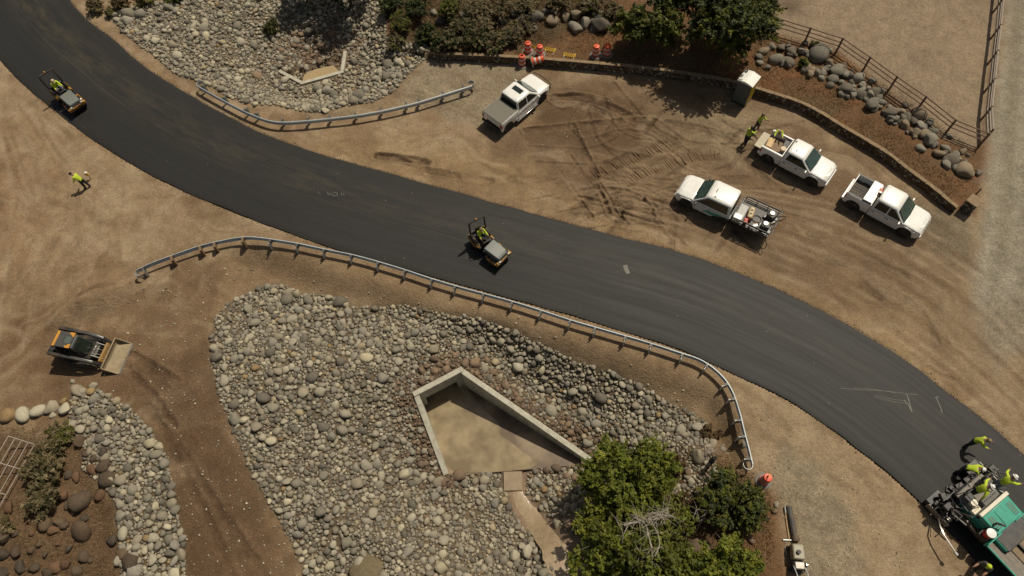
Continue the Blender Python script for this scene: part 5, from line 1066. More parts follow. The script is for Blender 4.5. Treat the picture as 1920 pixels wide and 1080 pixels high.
# ================================================================== PICKUP TRUCKS
M_WHEELRIM = mat('wheel_rim', (.32, .30, .27), .35, .7, var=.15, dirt=DUST, dirt_amt=.3)
M_SEAT = mat('cab_trim', (.06, .055, .048), .9, var=.3, scale=3)
def wheel(root, x, y, r, w, name='wheel', inner=None):
    s = 1 if y > 0 else -1
    Mx = Matrix.Translation((x, y, r)) @ Matrix.Rotation(-s*math.pi/2, 4, 'X')
    mb = MB(Mx); mb.lathe([(r*.58, -w*.5), (r*.9, -w*.5), (r, -w*.32), (r, w*.32), (r*.9, w*.5), (r*.62, w*.5), (r*.58, w*.42)], 22); t = mb.build(name, M_RUBBER, root, smooth=True)
    mb = MB(Mx); mb.lathe([(r*.6, -w*.3), (r*.6, w*.40), (r*.52, w*.36), (r*.30, w*.22), (r*.16, w*.34), (.01, w*.34)], 16); mb.build('rim', M_WHEELRIM, t, smooth=True)
def rrect(x, w, zb, zt, r=.09, tumble=.03):
    """body cross-section at station x (closed ring in y-z)"""
    r = min(r, (zt-zb)*.45); pts = []
    for sy in (1, -1):
        seq = [(w-.03, zb), (w, zb+min(.08, (zt-zb)*.3)), (w, zb+(zt-zb)*.55), (w-tumble, zt-r), (w-tumble-r*.3, zt-r*.3), (w-tumble-r, zt), (w*.35, zt+.012)]
        if sy == -1: seq = seq[::-1]
        pts += [(x, sy*a, b) for a, b in seq]
    return pts
def pickup(label, paint, px, wheel_local, heading, cfg):
    wb = cfg.get('wb', 3.56); W_ = cfg.get('w', .99); R_ = cfg.get('r', .40); cab_r = cfg.get('cab_rear', -.62); bed_l = cfg.get('bed', 1.75); belt = 1.12; roof = cfg.get('roof', 1.88)
    xf = wb/2+.15; xr = xf-wb; nose = xf+.90; tail = cab_r-.04-bed_l
    root = empty('pickup_truck', (0, 0, 0), heading); c = P(px[0], px[1], R_); zg = float(hz(c[0], c[1])); c = P(px[0], px[1], R_+zg)
    lx, ly = {'fr': (xf, -W_+.1), 'rr': (xr, -W_+.1), 'fl': (xf, W_-.1), 'rl': (xr, W_-.1)}[wheel_local]; ch, sh = math.cos(heading), math.sin(heading)
    root.location = (c[0]-(lx*ch-ly*sh), c[1]-(lx*sh+ly*ch), 0); root.location.z = float(hz(root.location.x, root.location.y)); tag(root, label, 'pickup truck', 'white pickup trucks parked in the dirt yard')
    arch = lambda x, xc: math.sqrt(max(0, (R_+.11)**2-(x-xc)**2))
    def zbot(x, base=.36):
        z = base
        for xc in (xf, xr):
            if abs(x-xc) < R_+.11: z = max(z, R_+arch(x, xc))
        return z
    # front body: rocker to belt, bonnet
    xs = sorted(set([round(v, 3) for v in list(np.linspace(cab_r, nose, 22))+[xf+d for d in np.linspace(-(R_+.11), R_+.11, 9)]])); rings = []
    cowl = xf-.30
    for x in xs:
        t = max(0, (x-(nose-.32))/.32); w = W_-.17*t*t-.02*max(0, (x-xf)/.9); zt = belt+.02 if x < cowl else belt+.05-.11*((x-cowl)/(nose-cowl))**1.3-.16*t**3
        rings.append(rrect(x, w, min(zbot(x, .36+.12*t), zt-.12), zt, .11, .04))
    mb = MB(); mb.loft(rings); mb.build('body', paint, root, smooth=True)
    # bonnet crease lines and panel gap
    mb = MB(); mb.prism([(cowl+.02, -.62), (cowl+.02, .62), (nose-.22, .54), (nose-.10, .30), (nose-.10, -.30), (nose-.22, -.54)], 0, .018, 'z'); mb.v = [(x, y, z+belt+.052-.11*max(0, (x-cowl)/(nose-cowl))**1.3-(.05 if x > nose-.2 else 0)) for x, y, z in mb.v]; mb.build('bonnet', paint, root, bevel=.012)
    # cabin
    fr = cowl-.02; wsx = fr-.84; top_r = cab_r+.10
    def cab_ring(f):
        z = belt-.03+f*(roof-belt+.03); x0 = cab_r*(1-f)+top_r*f; x1 = fr*(1-f)+wsx*f; y = (W_-.055)*(1-f)+(W_-.24)*f; r = .05+.05*f
        return [(x0, -y+r, z), (x0+r, -y, z), (x1-r, -y, z), (x1, -y+r*1.6, z), (x1+.05*(1-f), 0, z), (x1, y-r*1.6, z), (x1-r, y, z), (x0+r, y, z), (x0, y-r, z), (x0-.01, 0, z)]
    mb = MB(); rr_ = [cab_ring(f) for f in (0, .35, .7, .95)]; top = cab_ring(1.0); rr_.append([((x-(top_r+wsx)/2)*.965+(top_r+wsx)/2, y*.95, z) for x, y, z in top]); rr_.append([((x-(top_r+wsx)/2)*.7+(top_r+wsx)/2, y*.7, z+.025) for x, y, z in top])
    mb.loft(rr_); cab_ = mb.build('cab', paint, root, smooth=True)
    side = lambda x, f, s: (x, s*((W_-.055)*(1-f)+(W_-.24)*f+.004), belt-.03+f*(roof-belt+.03))
    def lerp(a, b, t): return a+(b-a)*t
    for s in (1, -1):
        mid = (cab_r+fr)/2-.10
        for a0, a1, b0, b1 in ((cab_r+.16, mid-.05, top_r+.12, mid-.06), (mid+.05, fr-.24, mid+.02, wsx-.10)):
            if cfg.get('one_window'): a0, a1, b0, b1 = (cab_r+.20, fr-.25, top_r+.22, wsx-.10) if a0 < mid-.2 else (0, 0, 0, 0)
            if a0 == a1: continue
            q = [side(a0, .12, s), side(a1, .12, s), side(b1, .84, s), side(b0, .84, s)]
            mb = MB(); mb.panel(q if s < 0 else q[::-1], .008); mb.build('side_window', M_GLASS, root)
        for dx0, dx1 in ((cab_r+.06, mid-.005), (mid+.005, fr-.12)):                       # doors with handles
            mb = MB(); mb.box(((dx0+dx1)/2, s*(W_+.001), .80), (dx1-dx0-.02, .012, .50)); d = mb.build('door', paint, root, bevel=.005)
            mb = MB(); mb.box((dx0+.16, s*(W_+.022), .93), (.20, .03, .045)); mb.build('door_handle', M_BLACK if not cfg.get('chrome') else M_CHROME, d, bevel=.008)
        mb = MB(); mb.box((fr-.30, s*(W_+.14), belt+.08), (.10, .22, .17)); mb.box((fr-.28, s*(W_+.02), belt+.03), (.05, .12, .05)); mb.build('mirror', cfg.get('mirror', paint), root, bevel=.02)
        mb = MB(); mb.box((nose-.10, s*(W_-.27), .86), (.14, .26, .18)); mb.build('headlight', M_LAMPCLR, root, bevel=.03)
        mb = MB(); mb.box((xf+.02, s*(W_-.02), R_+R_+.14), (1.0, .05, .05)); mb.build('wheel_arch', paint if not cfg.get('flares') else M_BLACK, root, bevel=.02)
        if cfg.get('step'):
            mb = MB(); mb.box((.25, s*(W_+.06), .40), (2.2, .14, .06)); mb.build('running_board', cfg['step'], root, bevel=.015)
    # windscreen, rear window
    def wsq(f, y): return (fr*(1-f)+wsx*f+.05*(1-f)*(1-abs(y)), y*((W_-.055)*(1-f)+(W_-.24)*f-.10), belt-.03+f*(roof-belt+.03))
    mb = MB(); cols = [-1, -.5, 0, .5, 1]
    for i in range(4):
        a, b = cols[i], cols[i+1]; g_ = lambda f, y: tuple(Vector(wsq(f, y))+Vector((.055, 0, .03))); mb.panel([g_(.10, a), g_(.10, b), g_(.92, b), g_(.92, a)], .006)
    mb.build('windscreen', M_SHIELD, root, smooth=True)
    mb = MB(); q = [(cab_r-.016+.10*.2, y*(W_-.2), belt+.10) for y in (-1, 1)]+[(top_r-.025, y*(W_-.30), roof-.10) for y in (1, -1)]; mb.panel([q[0], q[3], q[2], q[1]], .008); mb.build('rear_window', M_GLASS, root)
    mb = MB(); mb.box((nose-.02, 0, .56), (.20, 2*W_-.26, .24)); mb.build('front_bumper', cfg.get('bumper', M_CHROME), root, bevel=.05)
    mb = MB(); mb.box((nose-.055, 0, .82), (.12, 1.05, .26)); mb.build('grille', M_BLACK, root, bevel=.03)
    mb = MB(); mb.box(((nose+tail)/2-.2, 0, .42), (nose-tail-1.2, 1.2, .16)); mb.box((xf, 0, R_), (.14, 1.5, .14)); mb.box((xr, 0, R_), (.14, 1.5, .14)); mb.build('chassis', M_BLACK, root)
    for x, y in ((xf, 1), (xf, -1), (xr, 1), (xr, -1)): wheel(root, x, y*(W_-.13), R_, .27)
    if cfg.get('sunroof'):
        mb = MB(); mb.box((wsx-.45, 0, roof+.028), (.42, .85, .01)); mb.build('sunroof', M_GLASS, root, bevel=.004)
    for dx, dy, l, w in cfg.get('roofbits', []):
        mb = MB(); mb.box((dx, dy, roof+.03), (l, w, .05)); mb.build('roof_marker', M_BLACK, root, bevel=.008)
    # bed
    bf = cab_r-.05; zb = .82; zt = 1.28
    if not cfg.get('flatbed'):
        for s in (1, -1):
            xs = sorted(set([round(v, 3) for v in list(np.linspace(tail, bf, 12))+[xr+d for d in np.linspace(-(R_+.11), R_+.11, 9)]])); rings = []
            for x in xs:
                t = max(0, (tail+.2-x)/.2); w = W_-.04*t; z0 = zbot(x, .42); rings.append([(x, s*(w-.02), z0), (x, s*w, z0+.06), (x, s*w, zt-.10), (x, s*(w-.04), zt), (x, s*(w-.16), zt), (x, s*(w-.18), max(z0, zb-.02))])
            mb = MB(); mb.loft(rings); mb.build('bed_side', paint, root, smooth=True)
            mb = MB(); mb.box((xr+.02, s*(W_-.02), 2*R_+.14), (1.0, .05, .05)); mb.build('wheel_arch', paint, root, bevel=.02)
            mb = MB(); mb.box((tail+.03, s*(W_-.10), .98), (.09, .17, .36)); mb.build('tail_lamp', M_LAMPRED, root, bevel=.02)
            mb = MB(); mb.box(((bf+tail)/2, s*(W_-.11), zt+.008), (bf-tail-.06, .11, .02)); mb.build('bed_rail', M_BLACK if cfg.get('railcap') else paint, root, bevel=.006)
        mb = MB(); mb.box(((bf+tail)/2, 0, zb-.02), (bf-tail-.04, 2*W_-.34, .05)); mb.build('bed_floor', cfg.get('liner', M_ASPHBED), root)
        for k in range(7):
            mb = MB(); mb.box(((bf+tail)/2, -.66+.22*k, zb+.014), (bf-tail-.12, .10, .018)); mb.build('floor_rib', cfg.get('liner', M_ASPHBED), root)
        mb = MB(); mb.box((bf-.03, 0, (zb+zt)/2), (.06, 2*W_-.36, zt-zb-.01)); mb.build('bed_front', paint, root, bevel=.01)
        if cfg.get('gate_down'): mb = MB(); mb.box((tail-.27, 0, zb), (.56, 2*W_-.42, .06)); mb.build('tailgate', cfg['gate_down'], root, bevel=.02)
        else: mb = MB(); mb.box((tail+.035, 0, (zb+zt)/2-.02), (.07, 2*W_-.36, zt-zb+.02)); mb.build('tailgate', paint, root, bevel=.02)
        mb = MB(); mb.box((tail-.06, 0, .55), (.16, 2*W_-.15, .18)); mb.build('rear_bumper', cfg.get('bumper', M_CHROME), root, bevel=.03)
        if cfg.get('cover'):
            mb = MB(); mb.box(((bf+tail)/2, 0, zt+.03), (bf-tail-.04, 2*W_-.14, .035)); mb.build('bed_cover', cfg['cover'], root, bevel=.012)
    root['_d'] = 0; del root['_d']
    return root, dict(bf=bf, tail=tail, zb=zb, zt=zt, W=W_, top=roof, wsx=wsx)
def rest(root, name, label, cat, loc, yaw=0.0):
    """an Empty for a thing that rests on another thing; loc in the carrier's coordinates"""
    p = Matrix.Translation(root.location) @ Matrix.Rotation(root.rotation_euler.z, 4, 'Z') @ Vector(loc)
    o = empty(name, p, root.rotation_euler.z+yaw); return tag(o, label, cat)

# silver-white truck with tonneau cover, top centre
T1, t1 = pickup('silver-white pickup with grey bed cover and sunroof parked alone on the gravel edge', M_WHITE, (1016,183), 'fr', rad(43), dict(wb=3.68, w=1.0, bed=1.72, sunroof=True, cover=mat('grey_vinyl_cover', tuple(alb(112, 106, 90)), .6, var=.06), step=M_CHROME, bumper=M_BLACK, chrome=True, mirror=M_WHITE))
mb = MB(); mb.tube([(t1['W']*0+2.95, -.85, .55), (3.02, -.8, 1.0), (3.05, 0, 1.08), (3.02, .8, 1.0), (2.95, .85, .55)], .035, 8); mb.build('push_bar', M_BLACK, T1, smooth=True)
# white truck, tailgate down
T2, t2 = pickup('white pickup with lowered tailgate and cluttered bed next to the standing crew', M_WHITE, (1521,340), 'fr', rad(-41), dict(wb=3.25, w=.95, r=.39, bed=1.55, roof=1.78, one_window=True, gate_down=mat('dusty_steel_gate', tuple(alb(150, 138, 114)), .5, .2, var=.1), liner=M_DECK, roofbits=[(-.42, .35, .10, .09), (-.05, -.35, .10, .09)], bumper=M_WHITE))
o = rest(T2, 'crate', 'pale wooden crate on the lowered tailgate end of the truck bed', 'crate', (t2['tail']+.30, -.12, t2['zb']+.03), .15); mb = MB(); mb.box((0, 0, .15), (.42, .85, .30)); mb.build('box', M_WOOD, o, bevel=.015); mb = MB(); mb.box((0, 0, .311), (.10, .8, .02)); mb.build('slat', mat('pale_slat', (.62, .45, .22), .7), o)
o = rest(T2, 'bucket', 'pale bucket in the open bed of the pickup with lowered tailgate', 'bucket', (t2['bf']-.25, -.18, t2['zb']+.03)); mb = MB(); mb.lathe([(.15, 0), (.18, .38), (.19, .38), (.19, .42), (.17, .42), (.02, .425)], 18); mb.build('pail', M_BEIGE, o, smooth=True)
o = rest(T2, 'tool_case', 'dark tool case behind the cab in the open truck bed', 'tool case', (t2['bf']-.28, .38, t2['zb']+.03), .1); mb = MB(); mb.box((0, 0, .16), (.36, .6, .32)); mb.build('case', M_BLACK, o, bevel=.02); mb = MB(); mb.box((0, 0, .335), (.05, .25, .04)); mb.build('handle', M_DGREY, o)
o = rest(T2, 'tool_case', 'small blue-black bag beside the pale bucket in the truck bed', 'bag', (t2['bf']-.40, -.60, t2['zb']+.03), .5); mb = MB(); mb.sphere((0, 0, .14), (.25, .17, .16), 12, 8); mb.build('bag', mat('navy_cloth', (.02, .025, .04), .9), o, smooth=True)
o = rest(T2, 'plywood_sheet', 'flat tan board lying in the open truck bed', 'board', (t2['tail']+.85, .10, t2['zb']+.03), 0); mb = MB(); mb.box((0, 0, .012), (.75, 1.1, .02)); mb.build('board', mat('tan_board', tuple(alb(140, 116, 88)), .8, var=.15), o)
# flatbed service truck facing upper left
T3, t3 = pickup('white flatbed service truck with green door stripe facing the upper left', M_WHITE, (1287,381), 'fl', rad(144), dict(wb=3.9, w=1.0, r=.42, cab_rear=-.85, flatbed=True, roof=1.95, roofbits=[(.62, .05, .05, .35), (.52, .55, .10, .10)], bumper=M_SILVER, one_window=True, mirror=M_BLACK))
mb = MB(); mb.prism([(.15, .62), (.95, .62), (.75, .80), (-.15, .95), (-.5, .95)], 1.008, 1.014, 'y'); mb.build('door_stripe', M_GREEN, T3)
mb = MB(); mb.prism([(-.9, .42), (.3, .42), (.15, .60), (-.5, .93), (-.9, .93)], 1.007, 1.012, 'y'); mb.build('dark_decal', M_BLACK, T3)
fb0, fb1 = -.98, -3.55
mb = MB(); mb.box(((fb0+fb1)/2, 0, .98), (fb0-fb1, 2.06, .09)); mb.build('flatbed_deck', mat('worn_dark_deck', (.095, .085, .072), .6, var=.3, scale=5), T3, bevel=.01)
mb = MB(); mb.box((fb0-.05, 0, 1.45), (.06, 1.9, .06)); mb.box((fb0-.05, .92, 1.22), (.06, .06, .45)); mb.box((fb0-.05, -.92, 1.22), (.06, .06, .45)); mb.box((fb0-.05, 0, 1.22), (.06, .06, .45)); mb.build('headache_rack', M_DGREY, T3, bevel=.008)
for s in (1, -1):
    for zz in (1.18, 1.38):
        mb = MB(); mb.box(((fb0+fb1)/2-.15, s*1.0, zz), (fb0-fb1-.35, .045, .07)); mb.build('side_rail', M_BLACKP, T3)
    mb = MB(); mb.box(((fb0+fb1)/2-.15, s*1.0, 1.44), (fb0-fb1-.30, .035, .02)); mb.build('rail_cap', M_DGREY, T3)
    for k in range(4):
        mb = MB(); mb.box((fb0-.25-k*.74, s*.985, 1.22), (.05, .05, .44)); mb.build('stake', M_DGREY, T3)
    mb = MB(); mb.box((fb1+.10, s*.72, .86), (.10, .3, .10)); mb.build('tail_lamp', M_LAMPRED, T3)
mb = MB(); mb.tube([(fb1-.02, -1.0, 1.40), (fb1-.10, -.9, 1.42), (fb1-.10, .9, 1.42), (fb1-.02, 1.0, 1.40)], .035, 8); mb.build('rear_hoop', M_CHROME, T3, smooth=True)
mb = MB(); mb.box((fb0-.40, .28, 1.17), (.55, 1.25, .30)); mb.build('tool_chest', mat('dull_aluminium', (.16, .155, .145), .5, .5, var=.15), T3, bevel=.02)
mb = MB(); mb.box((fb0-.34, .80, 1.24), (.52, .42, .42)); mb.build('side_locker', M_WHITE, T3, bevel=.03)
mb = MB(); mb.box(((fb0+fb1)/2, .93, .70), (1.4, .14, .34)); mb.build('under_bed_box', M_BLACKP, T3, bevel=.02)
DZ = 1.026
o = rest(T3, 'fuel_tank', 'beige and brown tank lying on the flatbed behind the cab', 'tank', (fb0-.95, .05, DZ), .15); mb = MB(); mb.box((0, 0, .22), (.38, .95, .40)); mb.build('tank', M_BEIGE, o, bevel=.14, seg=3); mb = MB(); mb.cyl((0, .14, .40), (0, .14, .46), .07, .07, 10); mb.build('cap', M_BLACK, o); mb = MB(); mb.cyl((0, -.15, .40), (0, -.15, .46), .07, .07, 10); mb.build('cap', M_BLACK, o); mb = MB(); mb.box((0, .36, .2), (.40, .22, .38)); mb.build('end_band', mat('brown_leather', (.20, .10, .045), .7, var=.15), o, bevel=.05)
o = rest(T3, 'fuel_can', 'red fuel can on the flatbed beside the beige tank', 'fuel can', (fb0-.90, .78, DZ), .2); mb = MB(); mb.box((0, 0, .19), (.26, .36, .36)); mb.build('can', M_RED, o, bevel=.05); mb = MB(); mb.tube([(-.08, 0, .36), (-.06, 0, .44), (.06, 0, .44), (.08, 0, .36)], .02, 6); mb.build('handle', M_RED, o); mb = MB(); mb.cyl((0, .13, .37), (.05, .24, .48), .03, .015, 8); mb.build('spout', M_BLACK, o)
for k, (x, y, a, lab) in enumerate(((-2.15, .55, .2, 'black plate compactor on the flatbed near the tailgate, left one'), (-2.2, -.35, -.4, 'black plate compactor on the flatbed near the tailgate, right one'))):
    o = rest(T3, 'plate_compactor', lab, 'compactor', (fb0+x, y, DZ), a); o.scale = (1.35, 1.35, 1.35); mb = MB(); mb.box((0, 0, .06), (.62, .5, .10)); mb.build('plate', M_BLACKP, o, bevel=.03); mb = MB(); mb.box((.02, 0, .28), (.38, .38, .30)); mb.build('engine', M_DGREY, o, bevel=.04); mb = MB(); mb.cyl((.05, 0, .43), (.05, 0, .50), .13, .11, 14); mb.build('air_filter', M_STEEL, o, smooth=True); mb = MB(); mb.tube([(-.2, -.18, .3), (-.55, -.18, .75), (-.62, 0, .8), (-.55, .18, .75), (-.2, .18, .3)], .02, 6); mb.build('handle', M_BLACK if k else M_YELLOW, o, smooth=True)
o = rest(T3, 'hose_coil', 'grey coiled hose lying on the flatbed deck', 'hose', (fb0-1.45, .1, DZ), 0); mb = MB(); mb.tube([(.30*math.cos(t)*(1+.04*math.sin(3*t)), .26*math.sin(t), .03+.012*t/6.28) for t in np.linspace(0, 18, 70)], .018, 5); mb.build('coil', mat('grey_hose', (.10, .10, .095), .7), o, smooth=True)
o = rest(T3, 'chain_saw', 'white and orange cut-off saw on the flatbed near the rail', 'saw', (fb0-1.55, .72, DZ), .8); mb = MB(); mb.box((0, 0, .12), (.36, .24, .20)); mb.build('motor', M_HELMET, o, bevel=.03); mb = MB(); mb.cyl((.32, -.05, .14), (.32, -.02, .14), .16, .16, 18); mb.build('blade', M_STEEL, o, smooth=True); mb = MB(); mb.tube([(-.15, -.1, .2), (-.05, -.1, .32), (.12, -.1, .3), (.16, -.1, .2)], .015, 6); mb.build('handle', M_ORANGE, o)
# white truck with cross-bed toolbox
T4, t4 = pickup('white crew-cab pickup with white toolbox across the bed, nearest the wall end', M_WHITE, (1694,436), 'fr', rad(-42), dict(wb=3.56, w=1.0, bed=1.72, railcap=True, roofbits=[], bumper=M_SILVER))
o = rest(T4, 'bed_toolbox', 'glossy white steel toolbox spanning the pickup bed behind the cab', 'toolbox', (t4['bf']-.36, 0, t4['zt']+.02)); mb = MB(); mb.box((0, 0, -.10), (.50, 1.5, .26)); mb.build('box', M_DGREY, o); mb = MB(); mb.box((0, 0, .07), (.60, 1.80, .10)); mb.build('lid', mat('bright_white_lid', (.80, .79, .74), .25, var=.02), o, bevel=.02)
for y in (-.6, .6): mb = MB(); mb.box((-.31, y, .05), (.02, .12, .06)); mb.build('latch', M_BLACK, o)
o = rest(T4, 'small_box', 'small orange and white box wedged behind the cab of the toolbox pickup', 'box', (t4['bf']-.015, .30, t4['zt']+.04), .1); mb = MB(); mb.box((0, 0, .09), (.20, .42, .18)); mb.build('box', mat('faded_orange', (.50, .16, .08), .6), o, bevel=.015); mb = MB(); mb.box((0, -.13, .185), (.18, .14, .012)); mb.build('label', M_HELMET, o)

# ================================================================== ROAD ROLLERS
def roller(label, pos, heading, art=0.0):
    root = empty('road_roller', pos, heading); tag(root, label, 'road roller', 'tandem road rollers on the asphalt')
    def module(sgn, yaw):
        M = Matrix.Rotation(yaw, 4, 'Z'); x = sgn*.92
        mb = MB(M @ Matrix.Translation((x, 0, .40)) @ Matrix.Rotation(math.pi/2, 4, 'X')); mb.lathe([(.30, -.62), (.385, -.62), (.40, -.60), (.40, .60), (.385, .62), (.30, .62), (.29, .55)], 28); d = mb.build('drum', mat('drum_steel', (.06, .055, .05), .3, .8, var=.25), root, smooth=True)
        for s in (1, -1):
            mb = MB(M @ Matrix.Translation((0, s*.655, 0))); mb.prism([(x-.50, .62), (x-.44, .36), (x-.12, .30), (x+.12, .30), (x+.50, .46), (x+.52, .66)], -.035, .035, 'y'); mb.build('side_plate', M_YELLOW, root, bevel=.012)
        for e in (.50, -.46):
            mb = MB(M); mb.box((x+e*1.02, 0, .62), (.13, 1.34, .20)); mb.build('cross_beam', M_YELLOW, root, bevel=.02)
        mb = MB(M); mb.box((x+.42*sgn, 0, .34), (.04, 1.2, .12)); mb.build('scraper', M_BLACK, root)
        return M
    Mf = module(1, 0.0); Mr = module(-1, art)
    # bonnet over the front drum
    mb = MB(Mf); mb.loft([[(.12, -.46, .70), (.12, .46, .70), (.12, .46, 1.16), (.12, -.46, 1.16)], [(1.15, -.44, .70), (1.15, .44, .70), (1.15, .44, 1.12), (1.15, -.44, 1.12)], [(1.40, -.40, .72), (1.40, .40, .72), (1.38, .38, 1.00), (1.38, -.38, 1.00)]]); mb.build('engine_hood', M_HOODGREY, root, bevel=.04)
    mb = MB(Mf); mb.box((.72, 0, .72), (1.36, 1.02, .12)); mb.build('front_frame', M_BLACKP, root, bevel=.02)
    for s in (1, -1):
        mb = MB(Mf); mb.box((1.46, s*.42, .80), (.10, .16, .12)); mb.build('work_lamp', M_LAMPCLR, root, bevel=.02)
        mb = MB(Mf); mb.box((1.42, s*.55, .74), (.22, .14, .06)); mb.build('tie_down', M_YELLOW, root, bevel=.015)
    mb = MB(); mb.cyl((0, 0, .35), (0, 0, .72), .11, .11, 12); mb.box((0, 0, .52), (.5, .3, .16)); mb.build('articulation_joint', M_BLACKP, root, smooth=True)
    # operator station on the rear drum
    mb = MB(Mr); mb.box((-.62, 0, .80), (1.15, 1.16, .10)); mb.build('platform', M_BLACKP, root, bevel=.02)
    for s in (1, -1):
        mb = MB(Mr); mb.loft([[(-1.20, s*.46, .84), (-1.20, s*.64, .84), (-1.20, s*.60, 1.10), (-1.20, s*.46, 1.10)], [(-.45, s*.46, .84), (-.45, s*.64, .84), (-.45, s*.60, 1.12), (-.45, s*.46, 1.12)]]); mb.build('fender', M_BLACKP, root, bevel=.03)
        mb = MB(Mr); mb.box((-.30, s*.56, .86), (.34, .16, .16)); mb.build('step', M_YELLOW, root, bevel=.02)
    mb = MB(Mr); mb.box((-.80, 0, 1.04), (.50, .52, .14)); mb.build('seat', M_BLACK, root, bevel=.05)
    mb = MB(Mr); mb.box((-1.05, 0, 1.32), (.12, .50, .48), (0, -.15, 0)); mb.build('backrest', M_BLACK, root, bevel=.05)
    mb = MB(Mr); mb.box((-.12, 0, 1.02), (.24, .52, .46)); mb.build('console', M_BLACKP, root, bevel=.04)
    mb = MB(Mr); mb.lathe([(.165, -.015), (.19, 0), (.165, .015), (.15, 0)], 20, (-.28, 0, 1.34), Matrix.Rotation(-.5, 4, 'Y')); mb.cyl((-.14, 0, 1.22), (-.28, 0, 1.34), .03, .03, 8); mb.build('steering_wheel', M_BLACK, root, smooth=True)
    mb = MB(Mr); mb.tube([(-1.12, -.56, .85), (-1.16, -.56, 2.25), (-1.17, -.50, 2.35), (-1.17, .50, 2.35), (-1.16, .56, 2.25), (-1.12, .56, .85)], .06, 8); mb.build('roll_bar', M_BLACKP, root, smooth=True)
    mb = MB(Mr); mb.cyl((-1.17, .0, 2.40), (-1.17, .0, 2.50), .05, .04, 10); mb.build('beacon', M_AMBER, root, smooth=True)
    mb = MB(Mr); mb.box((-1.32, 0, .92), (.22, 1.0, .34)); mb.build('water_tank', M_BLACKP, root, bevel=.04)
    mb = MB(Mr); mb.tube([(-.55, .56, 1.1), (-.55, .56, 1.35), (-.25, .56, 1.38), (-.18, .56, 1.1)], .022, 6); mb.tube([(-.55, -.56, 1.1), (-.55, -.56, 1.35), (-.25, -.56, 1.38), (-.18, -.56, 1.1)], .022, 6); tag(mb.build('hand_rails', M_BLACKP, root, smooth=True), kind='stuff')
    return root, Mr
def spot(px, z):
    p = P(px[0], px[1], z); return (p[0], p[1], ROADZ(p[0], p[1]))
def anchor(px, z, local, yaw):
    p = P(px[0], px[1], z); c, s = math.cos(yaw), math.sin(yaw); x = p[0]-(local[0]*c-local[1]*s); y = p[1]-(local[0]*s+local[1]*c); return (x, y, ROADZ(x, y))
RO1, M1 = roller('yellow and black tandem roller with grey hood near the top left road edge', anchor((128.5, 182), 1.24, (.72, 0), rad(-46)), rad(-46), 0.0)
RO2, M2 = roller('yellow and black tandem roller bending at its joint in mid road', anchor((929, 467), 1.24, (.72, 0), rad(-45)), rad(-45), rad(-16))

